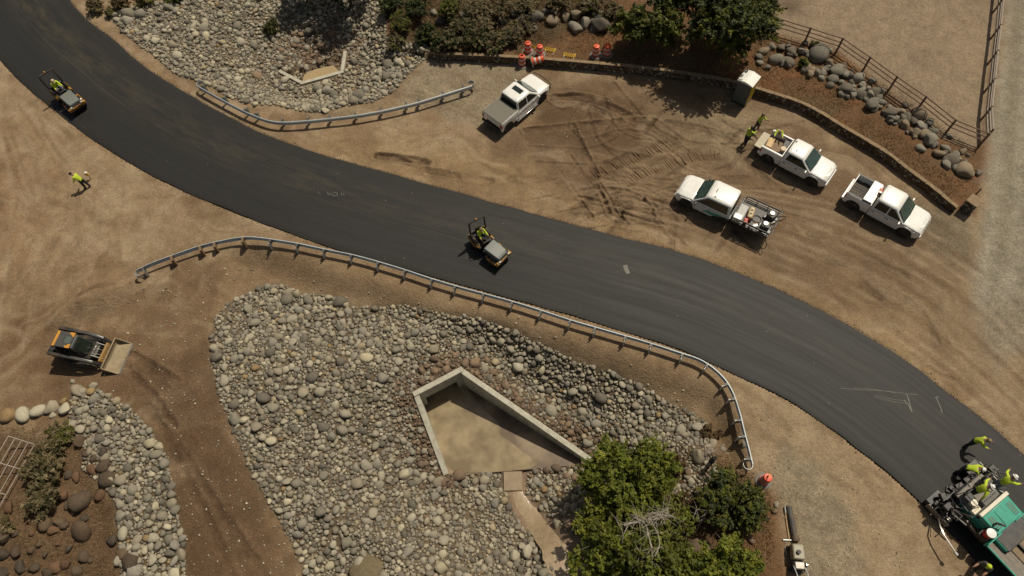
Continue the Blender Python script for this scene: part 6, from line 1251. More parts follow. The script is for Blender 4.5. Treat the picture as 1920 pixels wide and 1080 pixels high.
# ================================================================== COMPACT TRACK LOADER
def loader():
    yaw = rad(-14); c = P(147, 650, 1.0); root = empty('track_loader', (c[0], c[1], float(hz(c[0], c[1]))), yaw); tag(root, 'dark grey and orange compact track loader with wide bucket on the dirt', 'loader')
    for s in (1, -1):
        pr = [(-1.05, .10), (-.85, 0), (.95, 0), (1.15, .12), (1.12, .35), (.80, .62), (-.80, .66), (-1.05, .50), (-1.15, .28)]
        mb = MB(); mb.prism(pr, s*.62 if s > 0 else -.98, .98 if s > 0 else -.62, 'y'); t = mb.build('track', M_RUBBER, root, bevel=.04)
        for k in range(15):
            mb = MB(); mb.box((-1.0+k*.14, s*.80, .655 if k < 13 else .56), (.06, .36, .03)); mb.build('track_lug', M_RUBBER, t)
        mb = MB(); mb.box((0, s*1.0, .30), (1.5, .03, .22)); mb.build('track_frame', M_DGREY, root, bevel=.02)
        # lift arm: tower at the rear, long arm forward, drop to the bucket
        mb = MB(); mb.box((-1.20, s*.74, 1.05), (.34, .24, .95)); mb.build('arm_tower', M_BLACKP, root, bevel=.04)
        mb = MB(); mb.loft([[(-1.30, s*.84-.10, 1.42), (-1.30, s*.84+.10, 1.42), (-1.30, s*.84+.10, 1.66), (-1.30, s*.84-.10, 1.66)], [(.55, s*.84-.10, 1.16), (.55, s*.84+.10, 1.16), (.55, s*.84+.10, 1.36), (.55, s*.84-.10, 1.36)], [(1.15, s*.80-.10, .78), (1.15, s*.80+.10, .78), (1.32, s*.80+.10, 1.0), (1.32, s*.80-.10, 1.0)], [(1.50, s*.72-.09, .28), (1.50, s*.72+.09, .28), (1.66, s*.72+.09, .40), (1.66, s*.72-.09, .40)]]); mb.build('lift_arm', M_BLACKP, root, bevel=.03)
        mb = MB(); mb.cyl((-.9, s*.80, .85), (.35, s*.80, 1.22), .055, .05, 10); mb.cyl((.3, s*.8, 1.2), (.62, s*.8, 1.22), .035, .035, 8); mb.build('lift_cylinder', M_BLACKP, root, smooth=True)
        mb = MB(); mb.cyl((1.05, s*.42, 1.05), (1.60, s*.42, .62), .05, .045, 10); mb.build('tilt_cylinder', M_STEEL, root, smooth=True)
    mb = MB(); mb.box((-.10, 0, .62), (2.2, 1.24, .55)); mb.build('chassis', M_BLACKP, root, bevel=.05)
    mb = MB(); mb.loft([[(-1.62, -.60, .55), (-1.62, .60, .55), (-1.60, .58, 1.25), (-1.60, -.58, 1.25)], [(-.90, -.62, .55), (-.90, .62, .55), (-.90, .60, 1.52), (-.90, -.60, 1.52)]]); mb.build('engine_cover', M_DGREY, root, bevel=.06)
    for k in range(5):
        mb = MB(); mb.box((-1.50+.10*k, 0, 1.30+.045*k), (.03, .7, .02)); mb.build('louvre', M_BLACK, root)
    for x, y in ((-1.22, .35), (-1.3, -.3)): mb = MB(); mb.cyl((x, y, 1.36), (x, y, 1.46), .08, .08, 12); mb.build('filler_cap', M_BLACK, root, smooth=True)
    mb = MB(); mb.loft([[(-.88, -.50, .85), (-.88, .50, .85), (-.85, .47, 2.02), (-.85, -.47, 2.02)], [(.30, -.50, .85), (.30, .50, .85), (.22, .47, 2.02), (.22, -.47, 2.02)], [(.72, -.48, .85), (.72, .48, .85), (.36, .44, 1.95), (.36, -.44, 1.95)]]); mb.build('cab', M_DGREY, root, bevel=.05)
    mb = MB(); mb.box((-.30, 0, 2.06), (1.18, 1.0, .08)); mb.build('cab_roof', M_DGREY, root, bevel=.03)
    mb = MB(); mb.box((-.76, 0, 2.105), (.17, .98, .02)); mb.build('roof_stripe', M_ORANGE, root, bevel=.006)
    for s in (1, -1):
        mb = MB(); mb.prism([(.30, s*.50), (.02, s*.50), (-.05, s*.38), (.10, s*.36), (.16, s*.26), (.30, s*.22)], 2.075, 2.112, 'z'); mb.build('roof_trim', M_ORANGE, root)
        mb = MB(); mb.prism([(-.75, 1.15), (.35, 1.15), (.18, 1.88), (-.75, 1.88)], s*.503 if s > 0 else -.515, .515 if s > 0 else -.503, 'y'); mb.build('side_window', M_GLASS, root)
    mb = MB(); mb.box((.02, 0, 2.108), (.36, .42, .015)); mb.build('roof_window', mat('skylight', (.10, .12, .10), .15), root)
    mb = MB(); mb.panel([(.76, -.40, .95), (.76, .40, .95), (.42, .38, 1.90), (.42, -.38, 1.90)], .01); mb.build('front_window', M_GLASS, root)
    mb = MB(); mb.box((.95, 0, .78), (.5, .9, .10)); mb.box((1.05, .0, .92), (.12, .7, .2)); mb.build('front_cowl', M_STEEL, root, bevel=.02)
    for k in range(4): mb = MB(); mb.tube([(.75, -.25+.16*k, .85), (1.1, -.3+.2*k, 1.05), (1.45, -.2+.14*k, .75)], .022, 6); mb.build('hose', M_BLACK if k % 2 else M_STEEL, root, smooth=True)
    mb = MB(); mb.box((1.55, 0, .50), (.14, 1.25, .55), (0, -.2, 0)); mb.build('coupler', mat('worn_yellow', (.34, .19, .05), .55, var=.2, dirt=DUST, dirt_amt=.7), root, bevel=.03)
    # bucket
    MBk = mat('worn_bucket_steel', tuple(alb(168, 150, 118)), .6, .1, var=.2, scale=3, dirt=tuple(alb(118, 106, 86)), dirt_amt=.5)
    mb = MB(); prof = [(2.62, .02), (1.80, .02), (1.66, .12), (1.62, .42), (1.74, .66), (1.82, .66), (1.71, .42), (1.74, .18), (1.84, .08), (2.62, .06)]; mb.prism(prof, -1.04, 1.04, 'y'); bk = mb.build('bucket', MBk, root)
    for s in (1, -1):
        mb = MB(); mb.prism([(2.55, .065), (1.85, .085), (1.76, .19), (1.73, .42), (1.82, .64), (2.0, .50)], s*1.03-.018 if s > 0 else -1.048, 1.048 if s > 0 else -1.012, 'y'); mb.build('bucket_side', MBk, bk)
    mb = MB(); mb.box((2.66, 0, .035), (.12, 2.1, .03)); mb.build('cutting_edge', M_STEEL, bk)
loader()

# ================================================================== ASPHALT PAVER
def paver():
    yaw = rad(-60); c = P(1790, 932, .3); root = empty('asphalt_paver', (c[0]-.42*math.sin(yaw), c[1]+.42*math.cos(yaw), ROAD_Z), yaw); TM = Matrix.Translation((-1.25, 0, 0)); tag(root, 'teal and black asphalt paver laying the road, cut by the right edge', 'paver')
    rr = random.Random(4)
    # screed with extensions
    for (y0, y1, x0, nm) in ((-1.25, 1.25, 0, 'screed'), (1.0, 1.95, -.42, 'screed_extension'), (-1.95, -1.0, -.42, 'screed_extension')):
        mb = MB(); mb.box((x0, (y0+y1)/2, .22), (.55, y1-y0, .40)); mb.build(nm, M_BLACKP, root, bevel=.03)
        mb = MB(); mb.box((x0-.20, (y0+y1)/2, .48), (.40, y1-y0-.02, .05)); mb.build('walkway', M_BLACKP, root, bevel=.01)
    for s in (1, -1):
        mb = MB(); mb.box((.1, s*2.0, .28), (1.35, .06, .50)); mb.build('end_gate', M_STEEL, root, bevel=.02)
        mb = MB(); mb.cyl((-.1, s*1.75, .55), (-.1, s*1.75, 1.25), .05, .05, 10); mb.box((-.1, s*1.75, 1.3), (.28, .36, .22)); mb.build('control_box', M_BLACK, root, bevel=.03)
        mb = MB(); mb.loft([[(.1, s*1.36-.07, .45), (.1, s*1.36+.07, .45), (.1, s*1.36+.07, .75), (.1, s*1.36-.07, .75)], [(1.1, s*1.36-.07, .85), (1.1, s*1.36+.07, .85), (1.1, s*1.36+.07, 1.1), (1.1, s*1.36-.07, 1.1)], [(2.2, s*1.36-.07, .60), (2.2, s*1.36+.07, .60), (2.2, s*1.36+.07, .85), (2.2, s*1.36-.07, .85)]]); mb.build('tow_arm', M_BLACKP, root, bevel=.02)
        mb = MB(); mb.cyl((.55, s*1.2, .9), (.95, s*1.2, 1.5), .06, .06, 10); mb.build('hydraulic_ram', M_STEEL, root, smooth=True)
        pr = [(1.15, .12), (1.35, 0), (4.0, 0), (4.25, .12), (4.3, .45), (4.05, .68), (1.4, .68), (1.15, .5)]
        mb = MB(TM); mb.prism(pr, .85*s-.18, .85*s+.18, 'y'); t = mb.build('crawler_track', M_RUBBER, root, bevel=.04)
        for k in range(16): mb = MB(TM); mb.box((1.3+k*.18, s*.85, .69), (.08, .38, .03)); mb.build('track_pad', M_RUBBER, t)
        mb = MB(); mb.tube([(-.35, s*.9, .5), (-.4, s*.9, 1.35), (-.4, s*1.7, 1.35), (-.35, s*1.7, .5)], .025, 6); mb.build('guard_rail', M_BLACKP, root, smooth=True)
    mb = MB(); mb.cyl((.55, -1.8, .32), (.55, 1.8, .32), .16, .16, 10); mb.build('auger_shaft', M_STEEL, root, smooth=True)
    for k in range(18): mb = MB(Matrix.Translation((.55, -1.7+.2*k, .32)) @ Matrix.Rotation(.35, 4, 'Z')); mb.cyl((0, -.012, 0), (0, .012, 0), .22, .22, 12); mb.build('auger_flight', M_STEEL, root, smooth=True)
    # pipework, hoses and brackets over the auger
    for k in range(44):
        y = rr.uniform(-1.9, 1.9); z = rr.uniform(.5, 1.35); x = rr.uniform(-.6, .1)
        mb = MB(); mb.tube([(x, y, z), (x+rr.uniform(.2, .6), y+rr.uniform(-.5, .5), z+rr.uniform(-.1, .35)), (x+rr.uniform(.5, 1.1), y+rr.uniform(-.6, .6), z+rr.uniform(-.1, .3))], rr.uniform(.018, .04), 6); mb.build('hose' if k % 2 else 'pipe', rr.choice([M_BLACK, M_BLACKP, M_BLACK, M_STEEL, M_BLACK, M_BLACKP]), root, smooth=True)
    for k in range(26):
        mb = MB(); mb.box((rr.uniform(-.5, .3), rr.uniform(-1.9, 1.9), rr.uniform(.55, 1.15)), (rr.uniform(.12, .45), rr.uniform(.12, .45), rr.uniform(.1, .3)), (0, 0, rr.uniform(-.5, .5))); mb.build('bracket', rr.choice([M_BLACKP, M_DGREY, M_BLACKP, M_BLACK, M_BLACK]), root, bevel=.02)
    mb = MB(); mb.tube([(.2, -2.15, .5), (.5, -2.55, .75), (.9, -2.75, .8), (1.75, -2.95, .85)], .04, 8); mb.build('averaging_arm', M_CHROME, root, smooth=True)
    mb = MB(); mb.box((1.85, -2.98, .82), (.2, .14, .16)); mb.build('grade_sensor', M_CHROME, root, bevel=.02)
    # tractor: hull, operator deck, engine bonnet
    mb = MB(TM); mb.box((2.7, 0, .95), (3.5, 1.95, .75)); mb.build('hull', M_BLACKP, root, bevel=.04)
    for s in (1, -1): mb = MB(TM); mb.box((2.9, s*1.0, 1.02), (2.9, .06, .62)); mb.build('side_skirt', M_GREEN, root, bevel=.03)
    mb = MB(TM); mb.box((1.62, 0, 1.42), (1.25, 2.0, .06)); mb.build('operator_deck', M_DECK, root, bevel=.01)
    for s in (1, -1):
        mb = MB(TM); mb.box((1.35, s*.72, 1.80), (.45, .48, .12)); st_ = mb.build('seat', M_BLACK, root, bevel=.04); mb = MB(TM); mb.box((1.12, s*.72, 2.06), (.10, .46, .46)); mb.build('seat_back', M_BLACK, st_, bevel=.04)
    mb = MB(TM); mb.box((1.98, .1, 1.85), (.34, 1.1, .16), (0, .25, 0)); mb.box((2.02, .1, 1.60), (.2, .3, .35)); mb.build('control_console', mat('console_grey', (.16, .15, .13), .5), root, bevel=.03)
    for k in range(6): mb = MB(TM); mb.cyl((1.95, -.3+.15*k, 1.93), (1.93, -.3+.15*k, 2.03), .02, .02, 6); mb.build('lever', M_BLACK, root)
    mb = MB(TM); mb.tube([(1.0, -1.0, 1.45), (1.0, -1.0, 2.25), (1.9, -1.0, 2.25), (1.9, -1.0, 1.45)], .025, 6); mb.build('hand_rail', M_BLACKP, root, smooth=True)
    mb = MB(TM); mb.box((2.32, 0, 1.84), (.20, 2.1, .14)); mb.build('cross_bar', mat('cream_paint', (.62, .56, .44), .45, var=.06), root, bevel=.03)
    mb = MB(TM); mb.loft([[(2.45, -1.0, 1.35), (2.45, 1.0, 1.35), (2.45, .98, 1.80), (2.45, -.98, 1.80)], [(3.55, -1.0, 1.35), (3.55, 1.0, 1.35), (3.50, .96, 1.70), (3.50, -.96, 1.70)]]); mb.build('engine_hood', M_GREEN, root, bevel=.05)
    mb = MB(TM); mb.box((2.98, .05, 1.765), (.75, .62, .03), (0, .09, 0)); mb.build('hood_hatch', M_GREEN, root, bevel=.01)
    for k in range(7):
        for s in (1, -1): mb = MB(TM); mb.box((2.7+.10*k, s*.68, 1.785-.009*k), (.04, .3, .02)); mb.build('louvre', M_BLACKP, root)
    mb = MB(TM); mb.tube([(3.0, -.75, 1.75), (3.0, -.75, 2.05), (3.1, -.70, 2.12), (3.3, -.55, 2.12)], .06, 8); mb.build('exhaust', M_BLACKP, root, smooth=True)
    # hopper with folding wings and hot mix
    for s in (1, -1):
        mb = MB(TM); mb.loft([[(3.62, s*.55, .80), (3.62, s*1.55, 1.28), (3.62, s*1.60, 1.20), (3.62, s*.55, .72)], [(5.7, s*.55, .80), (5.7, s*1.55, 1.28), (5.7, s*1.60, 1.20), (5.7, s*.55, .72)]]); w_ = mb.build('hopper_wing', M_DECK, root)
        mb = MB(TM); mb.box((4.65, s*1.60, 1.24), (2.1, .07, .14)); mb.build('wing_rim', M_GREEN, w_, bevel=.02)
        mb = MB(TM); mb.box((3.60, s*1.05, 1.15), (.06, 1.05, .5)); mb.build('hopper_back', M_GREEN, root, bevel=.02)
    mb = MB(TM); mb.box((4.65, 0, .70), (2.1, 1.2, .1)); mb.build('hopper_floor', M_DECK, root)
    for y in (-.28, .28): mb = MB(TM); mb.box((4.6, y, .78), (2.0, .42, .06)); mb.build('conveyor', mat('conveyor_dust', tuple(alb(140, 120, 92)), .8, var=.2), root)
    mb = MB(TM); mb.box((4.6, 0, .86), (2.0, .10, .22)); mb.build('conveyor_guard', M_BLACKP, root)
    mb = MB(TM); mb.cyl((5.85, -1.2, .45), (5.85, 1.2, .45), .13, .13, 12); mb.build('push_roller', M_STEEL, root, smooth=True)
    return root
PAV = paver()
o = rest(PAV, 'water_cooler', 'red drink cooler with round white lid on the paver', 'cooler', (1.95, -1.25, 1.36)); mb = MB(); mb.lathe([(.19, 0), (.22, .05), (.23, .40), (.21, .42)], 20); mb.build('body', M_RED, o, smooth=True); mb = MB(); mb.lathe([(.24, .41), (.25, .44), (.24, .50), (.05, .52), (.01, .52)], 20); mb.build('lid', M_HELMET, o, smooth=True)
mb = MB(); mb.box((0, 0, -.30), (.5, .5, .55)); mb.build('stand', M_BLACKP, o, bevel=.02)
o = rest(PAV, 'bucket', 'cream lidded bucket on the paver deck', 'bucket', (.47, -.72, 1.45)); mb = MB(); mb.lathe([(.14, 0), (.17, .30), (.18, .30), (.18, .35), (.02, .36)], 18); mb.build('pail', mat('cream_pail', (.66, .60, .46), .5), o, smooth=True); mb = MB(); mb.tube([(-.17, 0, .3), (-.12, .14, .34), (0, .2, .35), (.12, .14, .34), (.17, 0, .3)], .008, 5); mb.build('handle', M_STEEL, o)
o = rest(PAV, 'cardboard_box', 'cream box beside the bucket on the paver deck', 'box', (.80, -.85, 1.45)); mb = MB(); mb.box((0, 0, .11), (.24, .5, .22)); mb.build('box', mat('cream_pail', (.66, .60, .46), .5), o, bevel=.01); mb = MB(); mb.box((0, 0, .222), (.05, .5, .006)); mb.build('tape', M_BEIGE, o)

# ================================================================== SMALL EQUIPMENT, LOWER RIGHT
p = PT(1490, 1047); o = empty('walk_behind_saw', p, hd((1490,1075), (1486,1030))); o.scale = (1.3, 1.3, 1.3); tag(o, 'grey walk-behind machine with handle standing at the gravel edge', 'machine')
MGY = mat('light_grey_machine', tuple(alb(158, 150, 124)), .5, var=.08)
mb = MB(); mb.loft([[(-.1, -.26, .22), (-.1, .26, .22), (-.1, .24, .62), (-.1, -.24, .62)], [(.52, -.26, .22), (.52, .26, .22), (.50, .22, .58), (.50, -.22, .58)]]); mb.build('cover', MGY, o, bevel=.06)
mb = MB(); mb.cyl((.18, .03, .6), (.18, .03, .72), .09, .08, 12); mb.build('air_filter', M_BLACK, o, smooth=True)
mb = MB(); mb.box((-.05, 0, .2), (1.0, .5, .1)); mb.build('frame', M_BLACKP, o, bevel=.02)
mb = MB(); mb.box((-.32, 0, .42), (.30, .40, .30)); mb.build('engine', M_STEEL, o, bevel=.04); mb = MB(); mb.cyl((-.28, -.24, .5), (-.28, -.30, .5), .10, .10, 14); mb.build('pulley', M_CHROME, o, smooth=True)
for s in (1, -1): mb = MB(); mb.tube([(-.3, s*.22, .4), (-.62, s*.22, .72), (-.8, s*.20, .78)], .022, 6); mb.build('handle', M_GALV, o, smooth=True)
for x, y in ((.35, .28), (.35, -.28), (-.4, .28), (-.4, -.28)): mb = MB(); mb.cyl((x, y-.03, .11), (x, y+.03, .11), .11, .11, 14); mb.build('wheel', M_RUBBER, o, smooth=True)
a = PT(1470, 950); b = PT(1479, 1013); o = empty('asphalt_rake', a); tag(o, 'long wooden-handled rake lying on the ground by the gravel edge', 'rake')
mb = MB(); mb.tube([(0, 0, .12), tuple((b-a)*.5+Vector((0, 0, .10))), tuple(b-a+Vector((0, 0, .08)))], .025, 6); mb.build('handle', M_WOOD, o, smooth=True); mb = MB(); d = (b-a); n_ = Vector((-d.y, d.x, 0)).normalized(); mb.tube([b-a-n_*.32+Vector((0, 0, .06)), b-a+n_*.32+Vector((0, 0, .06))], .04, 6); mb.build('head', M_GALV, o)
mb = MB(); mb.tube([(0, 0, .13), tuple((b-a)*.2+Vector((0, 0, .125)))], .034, 6); mb.build('grip', M_GALV, o)
a = PT(1477, 950); b = PT(1490, 1010); o = empty('drain_pipe', a); tag(o, 'dark grey pipe lying beside the long-handled rake', 'pipe'); mb = MB(); mb.tube([(0, 0, .12), tuple(b-a+Vector((0, 0, .12)))], .17, 14); mb.build('pipe', mat('dark_pipe', (.05, .048, .042), .7, var=.2, dirt=DUST, dirt_amt=.4), o, smooth=True); mb = MB(); q = (b-a).normalized(); mb.tube([tuple((b-a)*.93+Vector((0, 0, .12))), tuple(b-a+q*.15+Vector((0, 0, .12)))], .20, 14); mb.build('collar', mat('brown_collar', (.10, .07, .045), .8), o, smooth=True)
o = empty('pry_bar', PT(1473, 1033)); tag(o, 'short pale metal bar lying beside the grey machine', 'bar'); mb = MB(); q = PT(1475, 1043)-PT(1472, 1030); mb.tube([tuple(-q*.5+Vector((0, 0, .05))), tuple(q*.5+Vector((0, 0, .05)))], .025, 6); mb.build('bar', M_GALV, o, smooth=True)
# ================================================================== PEOPLE
def person(label, loc, yaw, pose, shirt=None, pants=None, hat='cap', sleeves=True, group=None, scale=1.0):
    shirt = shirt or M_HIVIS; pants = pants or M_JEANS
    tp = rad(pose.get('torso', 4)); hp_ = rad(pose.get('head', 5)); side = rad(pose.get('side', 0))
    J = {}; E_ = []; Rr = {}
    def add(n, p, r, par=None):
        J[n] = Vector(p); Rr[n] = r
        if par: E_.append((par, n))
    up = Vector((math.sin(tp), math.sin(side), math.cos(tp))).normalized(); fw = Vector((math.cos(tp), 0, -math.sin(tp)))
    add('pelvis', (0, 0, 0), (.150, .115)); add('spine', up*.20, (.135, .105), 'pelvis'); add('chest', up*.40, (.165, .120), 'spine'); add('neck', up*.54, (.062, .062), 'chest')
    hd_ = Vector((math.sin(tp+hp_), math.sin(side)*.7, math.cos(tp+hp_))).normalized(); add('jaw', J['neck']+hd_*.09+fw*.015, (.082, .078), 'neck'); add('skull', J['neck']+hd_*.19+fw*.01, (.094, .085), 'jaw'); add('crown', J['neck']+hd_*.255, (.062, .058), 'skull')
    for k, s in (('l', 1), ('r', -1)):
        a, b, e = (rad(q) for q in pose.get('arm_'+k, (12, 10, 20)))
        sh = J['chest']+up*.07+Vector((0, s*.175, 0)); add('sh'+k, sh, (.072, .072), 'chest')
        d1 = Vector((math.sin(a)*math.cos(b), s*math.sin(b), -math.cos(a)*math.cos(b))); el = sh+d1*.29; add('el'+k, el, (.050, .050), 'sh'+k)
        d2 = Vector((math.sin(a+e)*math.cos(b*.5), s*math.sin(b*.5)-s*.15*(e > .8), -math.cos(a+e)*math.cos(b*.5))).normalized(); wr_ = el+d2*.255; add('wr'+k, wr_, (.034, .034), 'el'+k); add('pa'+k, wr_+d2*.07, (.040, .028), 'wr'+k); J['hd'+k] = d2
        a, kn = (rad(q) for q in pose.get('leg_'+k, (4, 4))); sp_ = pose.get('stance', .02)
        hip = Vector((0, s*.092, -.05)); add('hi'+k, hip, (.098, .094), 'pelvis'); d1 = Vector((math.sin(a), s*sp_*1.2, -math.cos(a))); k_ = hip+d1*.42; add('kn'+k, k_, (.066, .066), 'hi'+k)
        d2 = Vector((math.sin(a-kn), s*sp_, -math.cos(a-kn))); an = k_+d2*.42; add('an'+k, an, (.050, .050), 'kn'+k); add('to'+k, an+Vector((.17*math.cos(a-kn), s*.02, -.045-.1*math.sin(max(0, kn-a)))), (.045, .040), 'an'+k)
    low = pose.get('seat'); z0 = (-min(J['anl'].z, J['anr'].z)+.085) if low is None else low
    names = [n for n in J if n[:2] != 'hd']; idx = {n: i for i, n in enumerate(names)}
    me = bpy.data.meshes.new('tmp'); me.from_pydata([tuple(J[n]) for n in names], [(idx[a], idx[b]) for a, b in E_], []); to = bpy.data.objects.new('tmp', me); COL.objects.link(to)
    sk = to.modifiers.new('s', 'SKIN'); sk.use_smooth_shade = True; sk.branch_smoothing = .4
    for n in names: q = 1.42 if n in ('pelvis', 'spine', 'chest') else (1.30 if n in ('neck', 'jaw', 'skull', 'crown') else 1.45); me.skin_vertices[0].data[idx[n]].radius = (Rr[n][0]*q, Rr[n][1]*q); me.skin_vertices[0].data[idx[n]].use_root = (n == 'pelvis')
    ss = to.modifiers.new('ss', 'SUBSURF'); ss.levels = 1; ss.render_levels = 1
    dg = bpy.context.evaluated_depsgraph_get(); ev = to.evaluated_get(dg); m2 = bpy.data.meshes.new_from_object(ev); V = [v.co.copy() for v in m2.vertices]; F = [tuple(p.vertices) for p in m2.polygons]
    bpy.data.objects.remove(to); bpy.data.meshes.remove(me); bpy.data.meshes.remove(m2)
    def seg(p, a, b): ab = b-a; t = max(0, min(1, (p-a).dot(ab)/ab.length_squared)); return (p-a-ab*t).length, t
    kind = {'spine': 0, 'chest': 0, 'neck': 2, 'jaw': 2, 'skull': 2, 'crown': 2}
    mi = []
    for f in F:
        c = sum((V[i] for i in f), Vector())/len(f); best = (9, 0)
        for a, b in E_:
            d, t = seg(c, J[a], J[b]); q = d/(Rr[b][0]*.5+Rr[a][0]*.5)
            if b in ('shl', 'shr'): k = 0
            elif b[:2] == 'el': k = 0
            elif b[:2] == 'wr': k = 0 if sleeves and t < .85 else 2
            elif b[:2] == 'pa': k = 2
            elif b[:2] in ('hi', 'kn'): k = 1
            elif b[:2] == 'an': k = 1 if t < .85 else 3
            elif b[:2] == 'to': k = 3
            elif b == 'spine': k = 1 if t < .1 else 0
            elif b == 'neck': k = 0 if t < .75 else 2
            else: k = kind.get(b, 0)
            if q < best[0]: best = (q, k)
        mi.append(best[1])
    mb = MB(); mb.v = [tuple(v) for v in V]; mb.f = list(F); n0 = len(mb.f)
    for k, s in (('l', 1), ('r', -1)):                       # fingers and thumb
        d = J['hd'+k]; pa = J['pa'+k]; sd_ = d.cross(Vector((0, s, 0))).normalized() if abs(d.y) < .95 else Vector((1, 0, 0)); cu = sd_.cross(d).normalized()
        for i, L_ in enumerate((.075, .085, .08, .062)):
            o = sd_*(-.028+.019*i); b_ = pa+o+d*.025; m_ = b_+d*L_*.55+cu*.008; mb.tube([b_-d*.03, b_, m_, m_+d*L_*.35+cu*.035*(1 if s > 0 else -1)], [.010, .010, .009, .007], 5)
        b_ = pa-d*.02-sd_*.03; mb.tube([b_, b_-sd_*.03+d*.03, b_-sd_*.035+d*.065], [.012, .011, .008], 5)
    hc = J['jaw'].lerp(J['skull'], .45); mb.sphere(tuple(hc+fw*.092-up*.005), (.016, .014, .024), 6, 4)                    # nose
    for s in (1, -1): mb.sphere(tuple(hc+Vector((0, s*.084, 0))), (.022, .010, .032), 6, 4)
    nf = len(mb.f); mi += [2]*(nf-n0)
    for s in (1, -1): mb.sphere(tuple(hc+fw*.084+up*.035+Vector((0, s*.034, 0))), .011, 6, 4)
    mi += [4]*(len(mb.f)-nf)
    me = mb.mesh('body', True)
    for m in (shirt, pants, M_SKIN, M_BOOT, M_HAIR): me.materials.append(m)
    me.polygons.foreach_set('material_index', np.array(mi, dtype=np.int32)); me.shade_smooth()
    root = empty('person', loc, yaw); root.scale = (scale,)*3; tag(root, label, 'person', group)
    o = bpy.data.objects.new('body', me); COL.objects.link(o); o.parent = root; o.location = (0, 0, z0)
    # headwear / hair
    M = Matrix.Translation(J['skull']+Vector((0, 0, z0))) @ hd_.to_track_quat('Z', 'Y').to_matrix().to_4x4()
    fl = (M.inverted().to_3x3() @ fw); fl.z = 0; fl.normalize()
    if hat == 'hair':
        mb = MB(M); mb.sphere((-fl.x*.02, -fl.y*.02, .02), (.115, .112, .105), 12, 8); mb.build('hair', M_HAIR, root, smooth=True)
    else:
        hm = {'cap': M_CAP, 'helmet': M_HELMET, 'hivis': M_HIVIS, 'tan': M_BEIGE}[hat]
        mb = MB(M); mb.lathe([(.122, .0), (.126, .03), (.120, .08), (.095, .125), (.05, .15), (.01, .155)], 14)
        c = fl*.07
        if hat == 'helmet': mb.lathe([(.10, .012), (.165, .014), (.165, .024), (.10, .03)], 16, (fl.x*.02, fl.y*.02, 0))
        else: mb.panel([(c.x-fl.y*.085, c.y+fl.x*.085, .03), (c.x+fl.x*.12-fl.y*.06, c.y+fl.y*.12+fl.x*.06, .015), (c.x+fl.x*.12+fl.y*.06, c.y+fl.y*.12-fl.x*.06, .015), (c.x+fl.y*.085, c.y-fl.x*.085, .03)], .012)
        mb.build('helmet' if hat == 'helmet' else 'cap', hm, root, smooth=True)
        mb = MB(M); mb.sphere((-fl.x*.03, -fl.y*.03, -.01), (.092, .088, .07), 10, 6); mb.build('hair', M_HAIR, root, smooth=True)
    # reflective vest bands and shirt hem
    return root
def feet(px): return PT(*px)
def onroad(px): p = P(px[0], px[1], .1); return (p[0], p[1], ROADZ(p[0], p[1]))
person('worker in yellow shirt and dark trousers walking on the bare dirt by the road bend', feet((166,352)), rad(165), dict(torso=26, leg_l=(11, 6), leg_r=(-5, 8), arm_l=(14, 3, 30), arm_r=(8, 3, 25), head=16), hat='hair')
person('worker in yellow vest and dark cap, farther of the two standing by the pickup tailgate', feet((1417,243)), rad(-60), dict(torso=3, leg_l=(6, 4), leg_r=(-6, 4), arm_l=(35, 12, 70), arm_r=(20, 16, 50), head=14), shirt=M_VEST, pants=M_BLUE if False else mat('grey_trousers', (.06, .055, .05), .9), hat='cap')
person('worker in yellow vest with dark hair, nearer of the two standing by the pickup tailgate', feet((1396,270)), rad(30), dict(torso=4, leg_l=(9, 3), leg_r=(-9, 3), arm_l=(50, 10, 60), arm_r=(45, 12, 70), head=16, stance=.05), shirt=M_VEST, hat='hair')
person('worker in yellow vest leaning over the side of the open pickup bed', feet((1452,263)), rad(-110), dict(torso=38, leg_l=(8, 6), leg_r=(-6, 4), arm_l=(80, 10, 20), arm_r=(70, 16, 35), head=20), shirt=M_VEST, hat='cap')
def seated(ro, M, label, hat, pants, tors=10):
    W_ = Matrix.Translation(ro.location) @ Matrix.Rotation(ro.rotation_euler.z, 4, 'Z') @ M
    p = W_ @ Vector((-.78, 0, 0)); yaw = W_.to_euler().z
    return person(label, p, yaw, dict(torso=tors, leg_l=(78, 74), leg_r=(78, 74), arm_l=(38, 12, 38), arm_r=(38, 12, 38), head=12, stance=.08, seat=1.26), pants=pants, hat=hat, sleeves=True)
seated(RO1, M1, 'roller operator in yellow shirt and pale jeans sitting on the top left roller', 'tan', M_BLUE, 14)
seated(RO2, M2, 'roller operator in yellow shirt and dark cap sitting on the mid-road roller', 'cap', M_JEANS, 8)
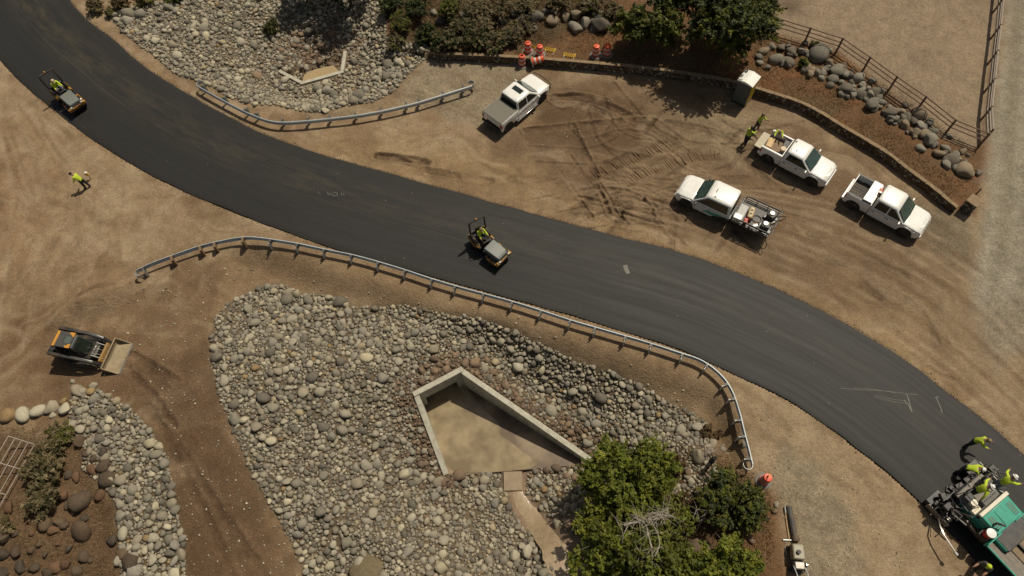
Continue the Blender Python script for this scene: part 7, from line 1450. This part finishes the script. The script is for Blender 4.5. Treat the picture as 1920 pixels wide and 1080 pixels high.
person('worker in yellow shirt standing alone on the asphalt behind the paver', onroad((1812,834)), rad(-35), dict(torso=20, leg_l=(10, 6), leg_r=(-6, 4), arm_l=(40, 14, 50), arm_r=(40, 14, 50), head=22, stance=.07), hat='cap')
def on_paver(x, y, z, yaw, label, pose, hat, **k):
    p = Matrix.Translation(PAV.location) @ Matrix.Rotation(PAV.rotation_euler.z, 4, 'Z') @ Vector((x, y, z)); return person(label, p, PAV.rotation_euler.z+yaw, pose, hat=hat, **k)
person('worker in yellow shirt bending toward the paver screed from behind', onroad((1795,884)), rad(-25), dict(torso=48, leg_l=(10, 8), leg_r=(-8, 6), arm_l=(65, 10, 25), arm_r=(60, 12, 30), head=5), hat='helmet')
on_paver(.10, -.15, 1.0, rad(60), 'paver operator in yellow shirt with arm stretched out over the screed', dict(torso=26, leg_l=(6, 4), leg_r=(-4, 4), arm_l=(60, 40, 20), arm_r=(-35, 45, 10), head=10), 'helmet')
on_paver(.55, 1.15, 1.0, rad(80), 'crew member in yellow shirt leaning at the far end of the paver', dict(torso=30, leg_l=(10, 8), leg_r=(-6, 4), arm_l=(50, 30, 30), arm_r=(60, 35, 15), head=10), 'helmet', pants=M_BLUE)
person('worker in dark vest with yellow cap standing below the paver hopper', feet((1826,1062)), rad(-150), dict(torso=14, leg_l=(8, 4), leg_r=(-6, 4), arm_l=(30, 16, 50), arm_r=(35, 14, 45), head=14), shirt=mat('dark_vest', (.05, .05, .035), .9, var=.3), hat='hivis', sleeves=False)
# the hand level beside the walking worker
p = PT(171, 335); o = empty('survey_tool', p); tag(o, 'small yellow and white hand tool hanging from the walking worker', 'tool'); mb = MB(); mb.box((0, 0, .55), (.22, .16, .26)); mb.build('body', mat('tool_yellow', (.60, .34, .05), .5), o, bevel=.03); mb = MB(); mb.box((.0, .02, .70), (.18, .14, .08)); mb.build('top', M_HELMET, o, bevel=.02); mb = MB(); mb.cyl((0, 0, 0), (0, 0, .45), .03, .03, 8); mb.build('leg', M_STEEL, o, smooth=True)
